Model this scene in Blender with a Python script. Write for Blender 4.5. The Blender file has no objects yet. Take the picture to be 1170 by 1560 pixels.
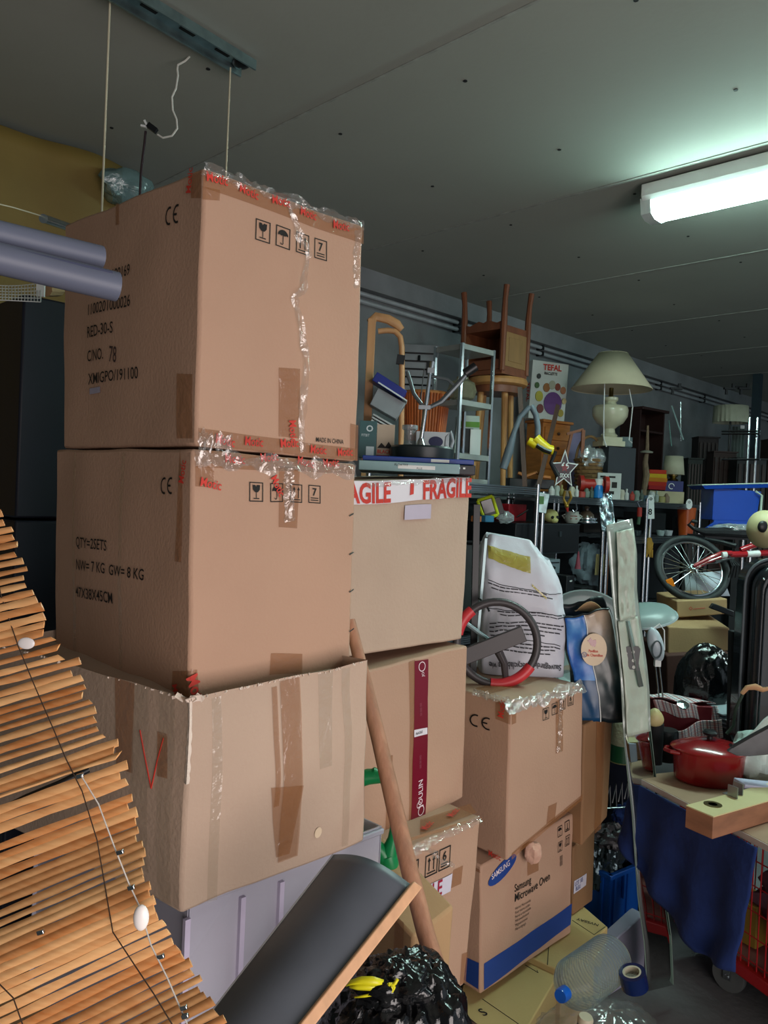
import bpy, math, random
from mathutils import Vector as V, Matrix, noise
random.seed(7)
R = math.radians
C = bpy.context.scene.collection
sc = bpy.context.scene

# ------------------------------------------------------------------ camera
H = 1.6
FPX = 1200.0
YAW, PITCH, ROLL = R(44.5), R(-1.0), R(2.6)
fw0 = V((math.cos(YAW), math.sin(YAW), 0)); rt0 = V((math.sin(YAW), -math.cos(YAW), 0)); up0 = V((0, 0, 1))
FW = fw0*math.cos(PITCH)+up0*math.sin(PITCH); u1 = -fw0*math.sin(PITCH)+up0*math.cos(PITCH)
RT = rt0*math.cos(ROLL)+u1*math.sin(ROLL); UP = -rt0*math.sin(ROLL)+u1*math.cos(ROLL)
CAM = V((0, 0, H))
cd = bpy.data.cameras.new('camera'); co = bpy.data.objects.new('camera', cd); C.objects.link(co)
m = Matrix((RT, UP, -FW)).transposed().to_4x4(); m.translation = CAM
co.matrix_world = m
cd.sensor_fit = 'HORIZONTAL'; cd.sensor_width = 36; cd.lens = 36*FPX/1170.0
cd.clip_start = 0.02
sc.camera = co
sc.view_settings.view_transform = 'Standard'; sc.view_settings.look = 'None'
sc.view_settings.exposure = 0.38; sc.view_settings.gamma = 1; sc.view_settings.use_curve_mapping = False

# ------------------------------------------------------------------ light
w = bpy.data.worlds.new('world'); sc.world = w; w.use_nodes = True
w.node_tree.nodes['Background'].inputs[0].default_value = (0.50, 0.60, 0.68, 1)
w.node_tree.nodes['Background'].inputs[1].default_value = 0.45
def area(name, loc, target, sx, sy, power, col):
    l = bpy.data.lights.new(name, 'AREA'); l.shape = 'RECTANGLE'; l.size = sx; l.size_y = sy
    l.energy = power; l.color = col
    o = bpy.data.objects.new(name, l); C.objects.link(o); o.location = loc
    o.rotation_euler = (V(target)-V(loc)).to_track_quat('-Z', 'Y').to_euler()
    return o
# daylight coming in through the open garage door behind the photographer
area('door_daylight', (0.30, -1.75, 1.05), (0.8, 1.3, 1.05), 2.6, 1.7, 66, (1.0, 0.89, 0.85))
# unseen cool area light under the ceiling, out of the frame to the right
area('unseen_cool_light', (5.6, -0.6, 2.85), (5.6, -0.3, 0), 1.2, 0.2, 45, (0.78, 1.0, 0.97))

# ------------------------------------------------------------------ projection helpers
def ray(x, y): return FW+RT*((x-585)/FPX)-UP*((y-780)/FPX)
def at(x, y, d): return CAM+ray(x, y)*d
def pz(x, y, z): r = ray(x, y); return CAM+r*((z-H)/r.z)
def py_(x, y, Y): r = ray(x, y); return CAM+r*(Y/r.y)
def dep(p): return (V(p)-CAM).dot(FW)
def pr(p):
    q = V(p)-CAM; d = q.dot(FW); return 585+FPX*q.dot(RT)/d, 780-FPX*q.dot(UP)/d
def frame(o, yaw=None, s=1.0, tilt=0, lean=0):
    """upright frame at o; x to the right, y away from the viewer, z up; s metres per unit"""
    a = math.atan2(rt0.y, rt0.x) if yaw is None else R(yaw)
    return Matrix.Translation(o) @ Matrix.Rotation(a, 4, 'Z') @ Matrix.Rotation(R(tilt), 4, 'X') @ Matrix.Rotation(R(lean), 4, 'Y') @ Matrix.Scale(s, 4)
def K(px, py, d, yaw=None, **k): return frame(at(px, py, d), yaw, d/FPX, **k)
def onY(px, Y, z):
    X = Y
    for _ in range(30):
        e = pr((X, Y, z))[0]-px; g = (pr((X+.01, Y, z))[0]-px-e)/.01; X -= e/g
    return V((X, Y, z))
def S(px, Y, z, yaw=None, **k):
    p = onY(px, Y, z); return frame(p, yaw, dep(p)/FPX, **k)
def onD(px, d, z):
    y = 780
    for _ in range(20):
        p = at(px, y, d); y += (p.z-z)*FPX/d
    return at(px, y, d)
def G(px, d, z, yaw=None, **k): return frame(onD(px, d, z), yaw, d/FPX, **k)

# ------------------------------------------------------------------ materials
def lin(c):
    if isinstance(c, str): c = [int(c[i:i+2], 16)/255 for i in (0, 2, 4)]
    return tuple((v/12.92 if v <= .04045 else ((v+.055)/1.055)**2.4) for v in c)+(1,)
MC = {}
def mat(name, col, rough=.6, metal=0, var=.12, scale=8, bump=0, bscale=60, trans=0, coat=0, col2=None, island=False, spec=.5, stretch=None, ior=1.45, alpha=1):
    if name in MC: return MC[name]
    mt = bpy.data.materials.new(name); mt.use_nodes = True; nt = mt.node_tree; N = nt.nodes; L = nt.links
    b = N['Principled BSDF']; c = lin(col)
    b.inputs['Roughness'].default_value = rough; b.inputs['Metallic'].default_value = metal
    b.inputs['Transmission Weight'].default_value = trans; b.inputs['Coat Weight'].default_value = coat
    b.inputs['Specular IOR Level'].default_value = spec; b.inputs['IOR'].default_value = ior
    b.inputs['Alpha'].default_value = alpha
    tc = N.new('ShaderNodeTexCoord'); mp = N.new('ShaderNodeMapping'); L.new(tc.outputs['Object'], mp.inputs[0])
    if stretch: mp.inputs['Scale'].default_value = stretch
    nz = N.new('ShaderNodeTexNoise'); nz.inputs['Scale'].default_value = scale; nz.inputs['Detail'].default_value = 5
    L.new(mp.outputs[0], nz.inputs['Vector'])
    mx = N.new('ShaderNodeMix'); mx.data_type = 'RGBA'
    c2 = lin(col2) if col2 else tuple(v*(1+var) for v in c[:3])+(1,)
    c1 = c if col2 else tuple(v*(1-var) for v in c[:3])+(1,)
    mx.inputs['A'].default_value = c1; mx.inputs['B'].default_value = c2
    if island:
        g = N.new('ShaderNodeNewGeometry'); ad = N.new('ShaderNodeMath'); ad.operation = 'MULTIPLY_ADD'
        L.new(g.outputs['Random Per Island'], ad.inputs[0]); ad.inputs[1].default_value = .7
        m2 = N.new('ShaderNodeMath'); m2.operation = 'MULTIPLY_ADD'; L.new(nz.outputs['Fac'], m2.inputs[0]); m2.inputs[1].default_value = .9; m2.inputs[2].default_value = -.3
        L.new(m2.outputs[0], ad.inputs[2]); L.new(ad.outputs[0], mx.inputs['Factor'])
    else:
        mr = N.new('ShaderNodeMapRange'); mr.inputs[1].default_value = .3; mr.inputs[2].default_value = .7
        L.new(nz.outputs['Fac'], mr.inputs[0]); L.new(mr.outputs[0], mx.inputs['Factor'])
    L.new(mx.outputs['Result'], b.inputs['Base Color'])
    if bump:
        n2 = N.new('ShaderNodeTexNoise'); n2.inputs['Scale'].default_value = bscale; n2.inputs['Detail'].default_value = 6
        L.new(mp.outputs[0], n2.inputs['Vector'])
        bp = N.new('ShaderNodeBump'); bp.inputs['Strength'].default_value = bump; bp.inputs['Distance'].default_value = .01
        L.new(n2.outputs['Fac'], bp.inputs['Height']); L.new(bp.outputs[0], b.inputs['Normal'])
    MC[name] = mt
    return mt
def film(name, col, op=.3, rough=.08, gl=.25, scale=25):
    """thin plastic film / sticky tape: part see-through, part glossy, part tinted"""
    if name in MC: return MC[name]
    mt = bpy.data.materials.new(name); mt.use_nodes = True; nt = mt.node_tree; N = nt.nodes; L = nt.links
    N.remove(N['Principled BSDF']); out = N['Material Output']
    t = N.new('ShaderNodeBsdfTransparent'); df = N.new('ShaderNodeBsdfDiffuse'); df.inputs[0].default_value = lin(col)
    gs = N.new('ShaderNodeBsdfGlossy'); gs.inputs['Roughness'].default_value = rough
    tc = N.new('ShaderNodeTexCoord'); nz = N.new('ShaderNodeTexNoise'); nz.inputs['Scale'].default_value = scale; nz.inputs['Detail'].default_value = 4; nz.inputs['Distortion'].default_value = 1.5
    L.new(tc.outputs['Object'], nz.inputs['Vector'])
    bp = N.new('ShaderNodeBump'); bp.inputs['Strength'].default_value = .5; bp.inputs['Distance'].default_value = .01
    L.new(nz.outputs['Fac'], bp.inputs['Height'])
    L.new(bp.outputs[0], gs.inputs['Normal']); L.new(bp.outputs[0], df.inputs['Normal'])
    m1 = N.new('ShaderNodeMixShader'); m1.inputs[0].default_value = op; L.new(t.outputs[0], m1.inputs[1]); L.new(df.outputs[0], m1.inputs[2])
    m2 = N.new('ShaderNodeMixShader'); m2.inputs[0].default_value = gl; L.new(m1.outputs[0], m2.inputs[1]); L.new(gs.outputs[0], m2.inputs[2])
    L.new(m2.outputs[0], out.inputs[0]); MC[name] = mt
    return mt
def emis(name, col, st):
    mt = bpy.data.materials.new(name); mt.use_nodes = True; b = mt.node_tree.nodes['Principled BSDF']
    b.inputs['Emission Color'].default_value = lin(col); b.inputs['Emission Strength'].default_value = st; b.inputs['Base Color'].default_value = lin(col)
    return mt
def simple(col, rough=.55, metal=0, **k):
    return mat('paint_%s_%d_%d' % (col, rough*100, metal*100), col, rough, metal, **k)
CARD = mat('cardboard', 'B08D76', .75, scale=3, var=.06, bump=.12, bscale=160)
CARD2 = mat('pale_cardboard', 'B39B88', .75, scale=3, var=.07, bump=.15, bscale=120)
CARD3 = mat('dull_cardboard', 'A98862', .8, scale=4, var=.08, bump=.1, bscale=120)
CARDY = mat('yellowish_cardboard', 'B9A06A', .8, scale=4, var=.07, bump=.1, bscale=120)
CARDB = mat('brown_cardboard', '8C6848', .8, scale=4, var=.1, bump=.1, bscale=120)
INK = mat('black_ink', '14110F', .7)
REDINK = mat('red_ink', 'C03428', .6)
TAPE = film('brown_tape', 'A06A40', .42, .18, .05)
DTAPE = film('dark_tape', '85603F', .6, .18, .07)
CTAPE = film('clear_tape', 'CDBBA0', .16, .12, .08)
WRAP = film('clear_wrap', 'D8CFC4', .10, .06, .16, 40)
CLEAR = film('clear_plastic', 'A8B8BC', .22, .1, .12, 12)
TORN = mat('torn_paper', 'D6C6B8', .9, bump=.4, bscale=90)
CHROME = mat('chrome', 'B9C0C4', .18, 1, var=.05)
STEEL = mat('steel', '8C9296', .35, 1, var=.1)
BLACK = mat('black_plastic', '121418', .4, var=.2)
BLACKM = mat('matt_black', '0E1014', .75, var=.2)
WHITE = mat('white_plastic', 'D4D8D6', .45, var=.04)
WOOD = mat('light_wood', 'C79A68', .5, stretch=(1, 1, .15), scale=40, var=.12)
DWOOD = mat('dark_wood', '42291C', .5, stretch=(1, 1, .15), scale=30, var=.25)
REDW = mat('reddish_wood', '70412A', .4, stretch=(1, 1, .2), scale=30, var=.2)
PINE = mat('orange_pine', 'A9682F', .5, stretch=(.2, .2, 1), scale=40, var=.2)
BLUE = mat('blue_plastic', '0C4A9E', .4, var=.08)
RED = mat('red_enamel', '7A0C12', .22, coat=.5, var=.1)
NAVY = mat('navy_cloth', '11285E', .95, var=.18, scale=5, bump=.3, bscale=40)
WICK = mat('wicker', '9A6232', .6, island=True, var=.35, scale=30)
CREAM = mat('cream_fabric', 'C2BCA0', .8, var=.05)

# ------------------------------------------------------------------ mesh builder
class MB:
    def __init__(s, m=None): s.v = []; s.f = []; s.m = m or Matrix.Identity(4)
    def add(s, vs, fs, m=None):
        n = len(s.v); mm = s.m @ m if m else s.m
        s.v += [mm @ V(p) for p in vs]; s.f += [tuple(i+n for i in f) for f in fs]; return s
    def box(s, c, d, rot=(0, 0, 0), top=1.0):
        x, y, z = d[0]/2, d[1]/2, d[2]/2; t = top if isinstance(top, tuple) else (top, top)
        vs = [(-x, -y, -z), (x, -y, -z), (x, y, -z), (-x, y, -z), (-x*t[0], -y*t[1], z), (x*t[0], -y*t[1], z), (x*t[0], y*t[1], z), (-x*t[0], y*t[1], z)]
        M_ = Matrix.Translation(c)
        for i, ax in enumerate('XYZ'):
            if rot[i]: M_ = M_ @ Matrix.Rotation(R(rot[i]), 4, ax)
        return s.add(vs, [(3, 2, 1, 0), (4, 5, 6, 7), (0, 1, 5, 4), (1, 2, 6, 5), (2, 3, 7, 6), (3, 0, 4, 7)], M_)
    def tube(s, pts, r, n=8, closed=False, flat=None):
        P = [V(p) for p in pts]; k = len(P); vs = []; fs = []; up = None
        for i, p in enumerate(P):
            if closed: t = (P[(i+1) % k]-P[i-1])
            else: t = P[min(i+1, k-1)]-P[max(i-1, 0)]
            t = t.normalized() if t.length > 1e-9 else V((0, 0, 1))
            if up is None:
                up = V((0, 0, 1)) if abs(t.z) < .9 else V((0, 1, 0))
            a = (up-t*up.dot(t)).normalized(); b = t.cross(a); up = a
            rr = r[i] if isinstance(r, (list, tuple)) else r
            for j in range(n):
                q = 2*math.pi*j/n; vs.append(p+a*math.cos(q)*rr*(flat or 1)+b*math.sin(q)*rr)
        for i in range(k if closed else k-1):
            for j in range(n):
                i2 = (i+1) % k; j2 = (j+1) % n
                fs.append((i*n+j, i*n+j2, i2*n+j2, i2*n+j))
        if not closed: fs.append(tuple(reversed(range(n)))); fs.append(tuple((k-1)*n+j for j in range(n)))
        return s.add(vs, fs)
    def lathe(s, prof, n=24, c=(0, 0, 0), sx=1, sy=1, fn=None, m=None, cap=True):
        vs = []; fs = []; k = len(prof)
        for i, (r, z) in enumerate(prof):
            for j in range(n):
                q = 2*math.pi*j/n; rr = r*(fn(q, i) if fn else 1)
                vs.append((c[0]+math.cos(q)*rr*sx, c[1]+math.sin(q)*rr*sy, c[2]+z))
        for i in range(k-1):
            for j in range(n): j2 = (j+1) % n; fs.append((i*n+j, i*n+j2, (i+1)*n+j2, (i+1)*n+j))
        if cap:
            if prof[0][0] > 1e-6: fs.append(tuple(reversed(range(n))))
            if prof[-1][0] > 1e-6: fs.append(tuple((k-1)*n+j for j in range(n)))
        return s.add(vs, fs, m)
    def prism(s, poly, y0, y1):
        n = len(poly); vs = [(x, y0, z) for x, z in poly]+[(x, y1, z) for x, z in poly]
        fs = [tuple(range(n)), tuple(reversed(range(n, 2*n)))]+[(i, i+n, (i+1) % n+n, (i+1) % n) for i in range(n)]
        return s.add(vs, fs)
    def grid(s, fn, nu, nv, wrap=False):
        vs = [fn(i/nu, j/nv) for j in range(nv+1) for i in range(nu+1)]
        fs = [(j*(nu+1)+i, j*(nu+1)+i+1, (j+1)*(nu+1)+i+1, (j+1)*(nu+1)+i) for j in range(nv) for i in range(nu)]
        return s.add(vs, fs)
    def ball(s, c, r, n=16, amp=0, fr=1, seed=0, ridge=False, fn=None):
        r = r if isinstance(r, tuple) else (r, r, r); vs = []; fs = []; k = n
        for i in range(k+1):
            th = math.pi*i/k
            for j in range(2*n):
                q = math.pi*j/n; d = V((math.sin(th)*math.cos(q), math.sin(th)*math.sin(q), -math.cos(th)))
                a = 1
                if amp:
                    a += amp*noise.noise(d*fr+V((seed, seed, 0)))
                    a += amp*.5*(1-2*abs(noise.noise(d*fr*2.3+V((0, seed, 3))))) if ridge else amp*.5*noise.noise(d*fr*2.3)
                    if ridge: a += amp*.3*(1-2*abs(noise.noise(d*fr*5.1+V((9, seed, 3)))))
                p = V((d.x*r[0]*a, d.y*r[1]*a, d.z*r[2]*a))
                if fn: p = fn(p)
                vs.append(p+V(c))
        for i in range(k):
            for j in range(2*n): j2 = (j+1) % (2*n); fs.append((i*2*n+j, i*2*n+j2, (i+1)*2*n+j2, (i+1)*2*n+j))
        return s.add(vs, fs)
    def bounds(s):
        lo = V([min(p[i] for p in s.v) for i in range(3)]); hi = V([max(p[i] for p in s.v) for i in range(3)]); return lo, hi
    def build(s, name, material, parent=None, smooth=35, bev=0, solid=0):
        org = V((0, 0, 0))
        if parent is None:
            lo, hi = s.bounds(); org = V(((lo.x+hi.x)/2, (lo.y+hi.y)/2, lo.z))
        else:
            p = parent
            while p: org = org+p.location; p = p.parent
        me = bpy.data.meshes.new(name); me.from_pydata([v-org for v in s.v], [], s.f); me.materials.append(material)
        me.update()
        if smooth: me.shade_smooth(); me.set_sharp_from_angle(angle=R(smooth))
        o = bpy.data.objects.new(name, me); C.objects.link(o)
        if parent is None: o.location = org
        else: o.parent = parent
        if solid:
            md = o.modifiers.new('thickness', 'SOLIDIFY'); md.thickness = solid; md.offset = 0
        if bev:
            md = o.modifiers.new('bevel', 'BEVEL'); md.width = bev; md.segments = 2; md.limit_method = 'ANGLE'; md.angle_limit = R(40)
        return o
def tag(o, label, cat, group=None, kind=None):
    if label: o['label'] = label
    if cat: o['category'] = cat
    if group: o['group'] = group
    if kind: o['kind'] = kind
    return o
def thing(name, label, cat, loc, group=None):
    o = bpy.data.objects.new(name, None); C.objects.link(o); o.location = V(loc); o.empty_display_size = .05
    return tag(o, label, cat, group)
def org(M_): return M_.translation.copy()
def struct(o): o['kind'] = 'structure'; return o
def dup(root, delta, label=None, group=None, rotz=0):
    r = root.copy(); C.objects.link(r); r.location = root.location+V(delta)
    if rotz: r.rotation_euler = (0, 0, rotz)
    if label: r['label'] = label
    if group: r['group'] = group
    for ch in list(root.children):
        c = ch.copy(); C.objects.link(c); c.parent = r
        for g in list(ch.children):
            e = g.copy(); C.objects.link(e); e.parent = c
    return r

# lettering: 2D faces of a string, unit = cap height 1
TXT = {}
def letters(txt, bold=0):
    key = (txt, bold)
    if key not in TXT:
        cu = bpy.data.curves.new('t', 'FONT'); cu.body = txt; cu.size = 1/.70; cu.resolution_u = 3; cu.offset = bold
        o = bpy.data.objects.new('t', cu); C.objects.link(o)
        dg = bpy.context.evaluated_depsgraph_get(); me = bpy.data.meshes.new_from_object(o.evaluated_get(dg))
        TXT[key] = ([v.co.xy.copy() for v in me.vertices], [tuple(p.vertices) for p in me.polygons])
        bpy.data.objects.remove(o); bpy.data.curves.remove(cu); bpy.data.meshes.remove(me)
    return TXT[key]
def write(mb, txt, x, z, h, y=0, sx=1, bold=0, rot=0, center=False):
    """lettering on a surface facing -y of the frame of mb"""
    vs, fs = letters(txt, bold); ww = max([v.x for v in vs])*h*sx; x0 = x-ww/2 if center else x; a = R(rot)
    out = []
    for v in vs:
        lx, lz = v.x*h*sx-(ww/2 if center else 0), v.y*h
        out.append(((x if center else x0)+lx*math.cos(a)-lz*math.sin(a), y, z+lx*math.sin(a)+lz*math.cos(a)))
    return mb.add(out, fs)

# ------------------------------------------------------------------ cartons
class Carton:
    """a cardboard box standing at a measured place: F front edge, R right end, L left end"""
    def __init__(s, name, label, FT, FB, RT_, RB, LT, LB, d, yaw=0, ldel=0, wL=None, wR=None, material=None, bulge=.006, crum=.003, seed=0, group=None, cat='cardboard box', zt=None, zb=None, top=True, fl=None):
        P = at(*FT, d); r = ray(*FB); t = math.hypot(P.x, P.y)/math.hypot(r.x, r.y); Q = CAM+r*t
        X = V((math.cos(R(yaw)), math.sin(R(yaw)), 0)); Y = V((math.cos(R(yaw+90+ldel)), math.sin(R(yaw+90+ldel)), 0))
        def hit(px, dr):
            n = (Q-P).cross(dr); r = ray(*px); return CAM+r*((P-CAM).dot(n)/r.dot(n))
        rt, rb = hit(RT_, X), hit(RB, X)
        lt, lb = (hit(LT, Y), hit(LB, Y)) if LT else (P+Y*wL, Q+Y*wL)
        if wL: lt = P+(lt-P)*(wL/(lt-P).length); lb = Q+(lb-Q)*(wL/(lb-Q).length)
        if wR: rt = P+(rt-P)*(wR/(rt-P).length); rb = Q+(rb-Q)*(wR/(rb-Q).length)
        s.c = {(0, 0, 1): P, (0, 0, 0): Q, (1, 0, 1): rt, (1, 0, 0): rb, (0, 1, 1): lt, (0, 1, 0): lb, (1, 1, 1): rt+lt-P, (1, 1, 0): rb+lb-Q}
        if zb is not None:
            for k in s.c:
                if k[2] == 0: s.c[k] = V((s.c[k].x, s.c[k].y, zb))
        if zt is not None:
            for k in s.c:
                if k[2] == 1: s.c[k] = V((s.c[k].x, s.c[k].y, zt))
        s.bulge, s.crum, s.seed = bulge, crum, seed
        s.nrm = {'R': (Q-P).cross(rt-P).normalized(), 'L': (lt-P).cross(Q-P).normalized(), 'T': V((0, 0, 1))}
        s.X, s.Yd, s.label, s.cat = X, Y, label, cat
        for k in 'RL':
            if s.nrm[k].dot(P-CAM) > 0: s.nrm[k] = -s.nrm[k]
        base = s.tri(.5, .5, 0)
        s.root = thing(name, label, cat, (base.x, base.y, min(s.c[k].z for k in s.c if k[2] == 0)), group)
        mb = MB(); n = 14
        def face(fn): mb.grid(fn, n, n)
        face(lambda u, v: s.tri(u, 0, v)); face(lambda u, v: s.tri(0, 1-u, v)); face(lambda u, v: s.tri(1-u, 1, v)); face(lambda u, v: s.tri(1, u, v))
        if top: face(lambda u, v: s.tri(u, v, 1))
        else: mb.grid(lambda u, v: s.tri(.02+.96*u, .02+.96*v, .94), n, n)
        face(lambda u, v: s.tri(1-u, v, 0))
        # weld
        idx = {}; mp = []; nv = []
        for p in mb.v:
            k = (round(p.x, 5), round(p.y, 5), round(p.z, 5))
            if k not in idx: idx[k] = len(nv); nv.append(p)
            mp.append(idx[k])
        mb.v = nv; mb.f = [tuple(mp[i] for i in f) for f in mb.f]; mb.f = [f for f in mb.f if len(set(f)) == len(f)]
        s.body = mb.build('carton_body', material or CARD, s.root, smooth=30, bev=.0055)
    def tri(s, a, b, c):
        p = V((0, 0, 0))
        for (i, j, k), q in s.c.items(): p += q*((a if i else 1-a)*(b if j else 1-b)*(c if k else 1-c))
        sa, sb, sc_ = [math.sin(math.pi*min(1, max(0, x))) for x in (a, b, c)]
        g = s.bulge
        if b <= 0: p += s.nrm['R']*g*sa*sc_
        if b >= 1: p -= s.nrm['R']*g*sa*sc_
        if a <= 0: p += s.nrm['L']*g*sb*sc_
        if a >= 1: p -= s.nrm['L']*g*sb*sc_
        nv = noise.noise_vector(p*9+V((s.seed, 0, 0)))
        return p+nv*s.crum
    def pt(s, face, u, v, off=.0015):
        if face == 'R': p = s.tri(u, 0, v)
        elif face == 'L': p = s.tri(0, u, v)      # u=0 at front edge
        else: p = s.tri(u, v, 1)
        return p+s.nrm[face]*off
    def uv(s, face, px, py):
        u, v = .5, .5
        for _ in range(25):
            x, y = pr(s.pt(face, u, v, 0)); xa, ya = pr(s.pt(face, u+.01, v, 0)); xb, yb = pr(s.pt(face, u, v+.01, 0))
            a, b, c, d = (xa-x)/.01, (xb-x)/.01, (ya-y)/.01, (yb-y)/.01; D = a*d-b*c
            if abs(D) < 1e-9: break
            ex, ey = px-x, py-y; u += max(-.3, min(.3, (ex*d-b*ey)/D)); v += max(-.3, min(.3, (a*ey-c*ex)/D))
        return u, v
    def size(s, face):
        if face == 'R': return (s.c[1, 0, 1]-s.c[0, 0, 1]).length, (s.c[0, 0, 1]-s.c[0, 0, 0]).length
        if face == 'L': return (s.c[0, 1, 1]-s.c[0, 0, 1]).length, (s.c[0, 0, 1]-s.c[0, 0, 0]).length
        return (s.c[1, 0, 1]-s.c[0, 0, 1]).length, (s.c[0, 1, 1]-s.c[0, 0, 1]).length
    def quad(s, mb, face, q, off=.0012, wr=0, n=8):
        """strip with four uv corners q (anticlockwise)"""
        def fn(a, b):
            u = (q[0][0]*(1-a)+q[1][0]*a)*(1-b)+(q[3][0]*(1-a)+q[2][0]*a)*b
            v = (q[0][1]*(1-a)+q[1][1]*a)*(1-b)+(q[3][1]*(1-a)+q[2][1]*a)*b
            o = off
            if wr:
                p = V((u*7+s.seed, v*7, 0)); o += wr*(1+noise.noise(p*4))*.8+wr*.6*(1-2*abs(noise.noise(p*9)))
            return s.pt(face, u, v, max(o, .0008))
        mb.grid(fn, n, n)
    def tape(s, face, pxs, name='packing_tape', material=None, wr=0, off=.0014, n=8, label=None, parent=None):
        for q in pxs:
            mb = MB(); s.quad(mb, face, [s.uv(face, *p) for p in q], off, wr, n)
            o = mb.build(name, material or TAPE, parent or s.root, smooth=60)
            if label: o['label'] = label
        return o
    def text(s, face, items, name='printed_text', material=None, off=.0022):
        """items: (string, px, py, height m, x scale, rotation, bold)"""
        W, Hh = s.size(face); last = None
        for it in items:
            mb = MB()
            txt, px, py, h = it[:4]; sx = it[4] if len(it) > 4 else .8; rot = R(it[5]) if len(it) > 5 else 0; bold = it[6] if len(it) > 6 else .006
            u0, v0 = s.uv(face, px, py); vs, fs = letters(txt, bold) if isinstance(txt, str) else txt
            out = []
            for q in vs:
                x, y = q[0]*h*sx, q[1]*h; x, y = x*math.cos(rot)-y*math.sin(rot), x*math.sin(rot)+y*math.cos(rot)
                if face == 'L': x = -x
                out.append(s.pt(face, u0+x/W, v0+y/Hh, off))
            mb.add(out, fs); last = mb.build(name, material or INK, s.root, smooth=0)
        return last
# pictograms as (verts, faces), unit square 0..1 high
def poly(ps):
    return (ps, [tuple(range(len(ps)))])
def merge(*gs):
    v = []; f = []
    for a, b in gs:
        n = len(v); v += a; f += [tuple(i+n for i in q) for q in b]
    return v, f
def bar(x0, y0, x1, y1): return poly([(x0, y0), (x1, y0), (x1, y1), (x0, y1)])
def ring2(cx, cy, r0, r1, a0=0, a1=360, n=24, sy=1):
    v = []; f = []
    for i in range(n+1):
        a = R(a0+(a1-a0)*i/n); v += [(cx+r0*math.cos(a), cy+r0*math.sin(a)*sy), (cx+r1*math.cos(a), cy+r1*math.sin(a)*sy)]
    for i in range(n): f.append((2*i, 2*i+1, 2*i+3, 2*i+2))
    return v, f
def fr(w=.86, t=.05): return merge(bar(0, 0, w, t), bar(0, 1-t, w, 1), bar(0, 0, t, 1), bar(w-t, 0, w, 1))
GLASS = merge(fr(), poly([(.2, .86), (.22, .62), (.33, .5), (.41, .48), (.45, .48), (.53, .5), (.64, .62), (.66, .86), (.48, .86), (.4, .76), (.36, .86)]), bar(.41, .2, .45, .5), bar(.25, .14, .61, .19))
UMB = merge(fr(), poly([(.12, .56)]+[(.43+.31*math.cos(R(a)), .58+.27*math.sin(R(a))) for a in range(180, -1, -20)]+[(.62, .6), (.52, .56), (.43, .6), (.33, .56), (.22, .6)]), bar(.41, .22, .45, .6), ring2(.36, .22, .05, .09, 180, 360, 8))
ARR = merge(fr(), bar(.24, .24, .3, .7), poly([(.17, .68), (.37, .68), (.27, .86)]), bar(.56, .24, .62, .7), poly([(.49, .68), (.69, .68), (.59, .86)]), bar(.14, .13, .72, .18))
def num(ch):
    vs, fs = letters(ch, .02); vs = [(q[0]*.42+.27, q[1]*.42+.42) for q in vs]
    return merge(fr(), (vs, fs), bar(.16, .26, .7, .31), bar(.16, .14, .7, .19))
CE = merge(ring2(.42, .5, .38, .5, 70, 290, 18), ring2(1.35, .5, .38, .5, 70, 290, 18), bar(.92, .44, 1.32, .56))
def motic(c, face, pts, h=.0155):
    """red lettering printed on the tape"""
    c.text(face, [('Motic', x, y, h, .8, rot, .02) for x, y, rot in pts], 'tape_lettering', REDINK, .0048)
def wrinkle_strip(name, pts, width, parent, amp=.006, n=60, material=None, nw=4):
    """loose crumpled clear film following a 3D polyline"""
    P = [V(p) for p in pts]
    def along(t):
        t *= len(P)-1; i = min(int(t), len(P)-2); f = t-i; return P[i]*(1-f)+P[i+1]*f
    mb = MB()
    def fn(u, v):
        p = along(u); q = along(min(1, u+.02)); o = along(max(0, u-.02)); t = (q-o).normalized()
        side = t.cross((p-CAM).normalized()).normalized(); ww = width*(.6+.5*noise.noise(V((u*9, 0, len(P)))))
        return p+side*(v-.5)*ww+noise.noise_vector(V((u*22, v*3, width*50)))*amp-(p-CAM).normalized()*.006
    mb.grid(fn, n, nw)
    return mb.build(name, material or WRAP, parent, smooth=25)

# ================================================================== the garage itself
CEIL = 2.95; WY = 3.45
PLASTER = mat('ceiling_board', '92968E', .85, scale=1.5, var=.05, bump=.05, bscale=40)
CONC = mat('wall_concrete', '7C8284', .9, scale=4, var=.16, bump=.35, bscale=25)
FLOORM = mat('floor_concrete', '5A5B5C', .85, scale=5, var=.16, bump=.2, bscale=40)
def slab(name, lo, hi, material):
    o = MB().box([(a+b)/2 for a, b in zip(lo, hi)], [b-a for a, b in zip(lo, hi)]).build(name, material, smooth=0); return struct(o)
floor = slab('floor', (-3, -3.2, -.12), (11, WY, 0), FLOORM)
ceiling = slab('ceiling', (-3, -3.2, CEIL), (11, WY+.3, CEIL+.12), PLASTER)
slab('wall_back', (-3, WY, 0), (11, WY+.2, CEIL), CONC)
slab('wall_far', (10.8, -3.2, 0), (11, WY, CEIL), CONC)
slab('wall_left', (-3, -3.2, 0), (-2.8, WY, CEIL), CONC)
JOINT = mat('joint_filler', '8E928C', .9, var=.2, scale=20)
for i, X in enumerate((.55, 1.765, 2.98, 4.19, 5.4, 6.6, 7.8)):
    o = MB().box((X, .1, CEIL-.0015), (.010 if i != 2 else .014, 6.4, .003)).build('trim_%d' % (i+1), JOINT, smooth=0); struct(o)
mb = MB()
for X in [.75+.6*i for i in range(14)]:
    for Y in [-.2+.62*j for j in range(6)]:
        mb.lathe([(.007, 0), (.007, .003)], 8, (X+random.uniform(-.03, .03), Y+random.uniform(-.05, .05), CEIL-.0025))
o = mb.build('screw_heads', BLACKM, ceiling, smooth=0)

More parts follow.
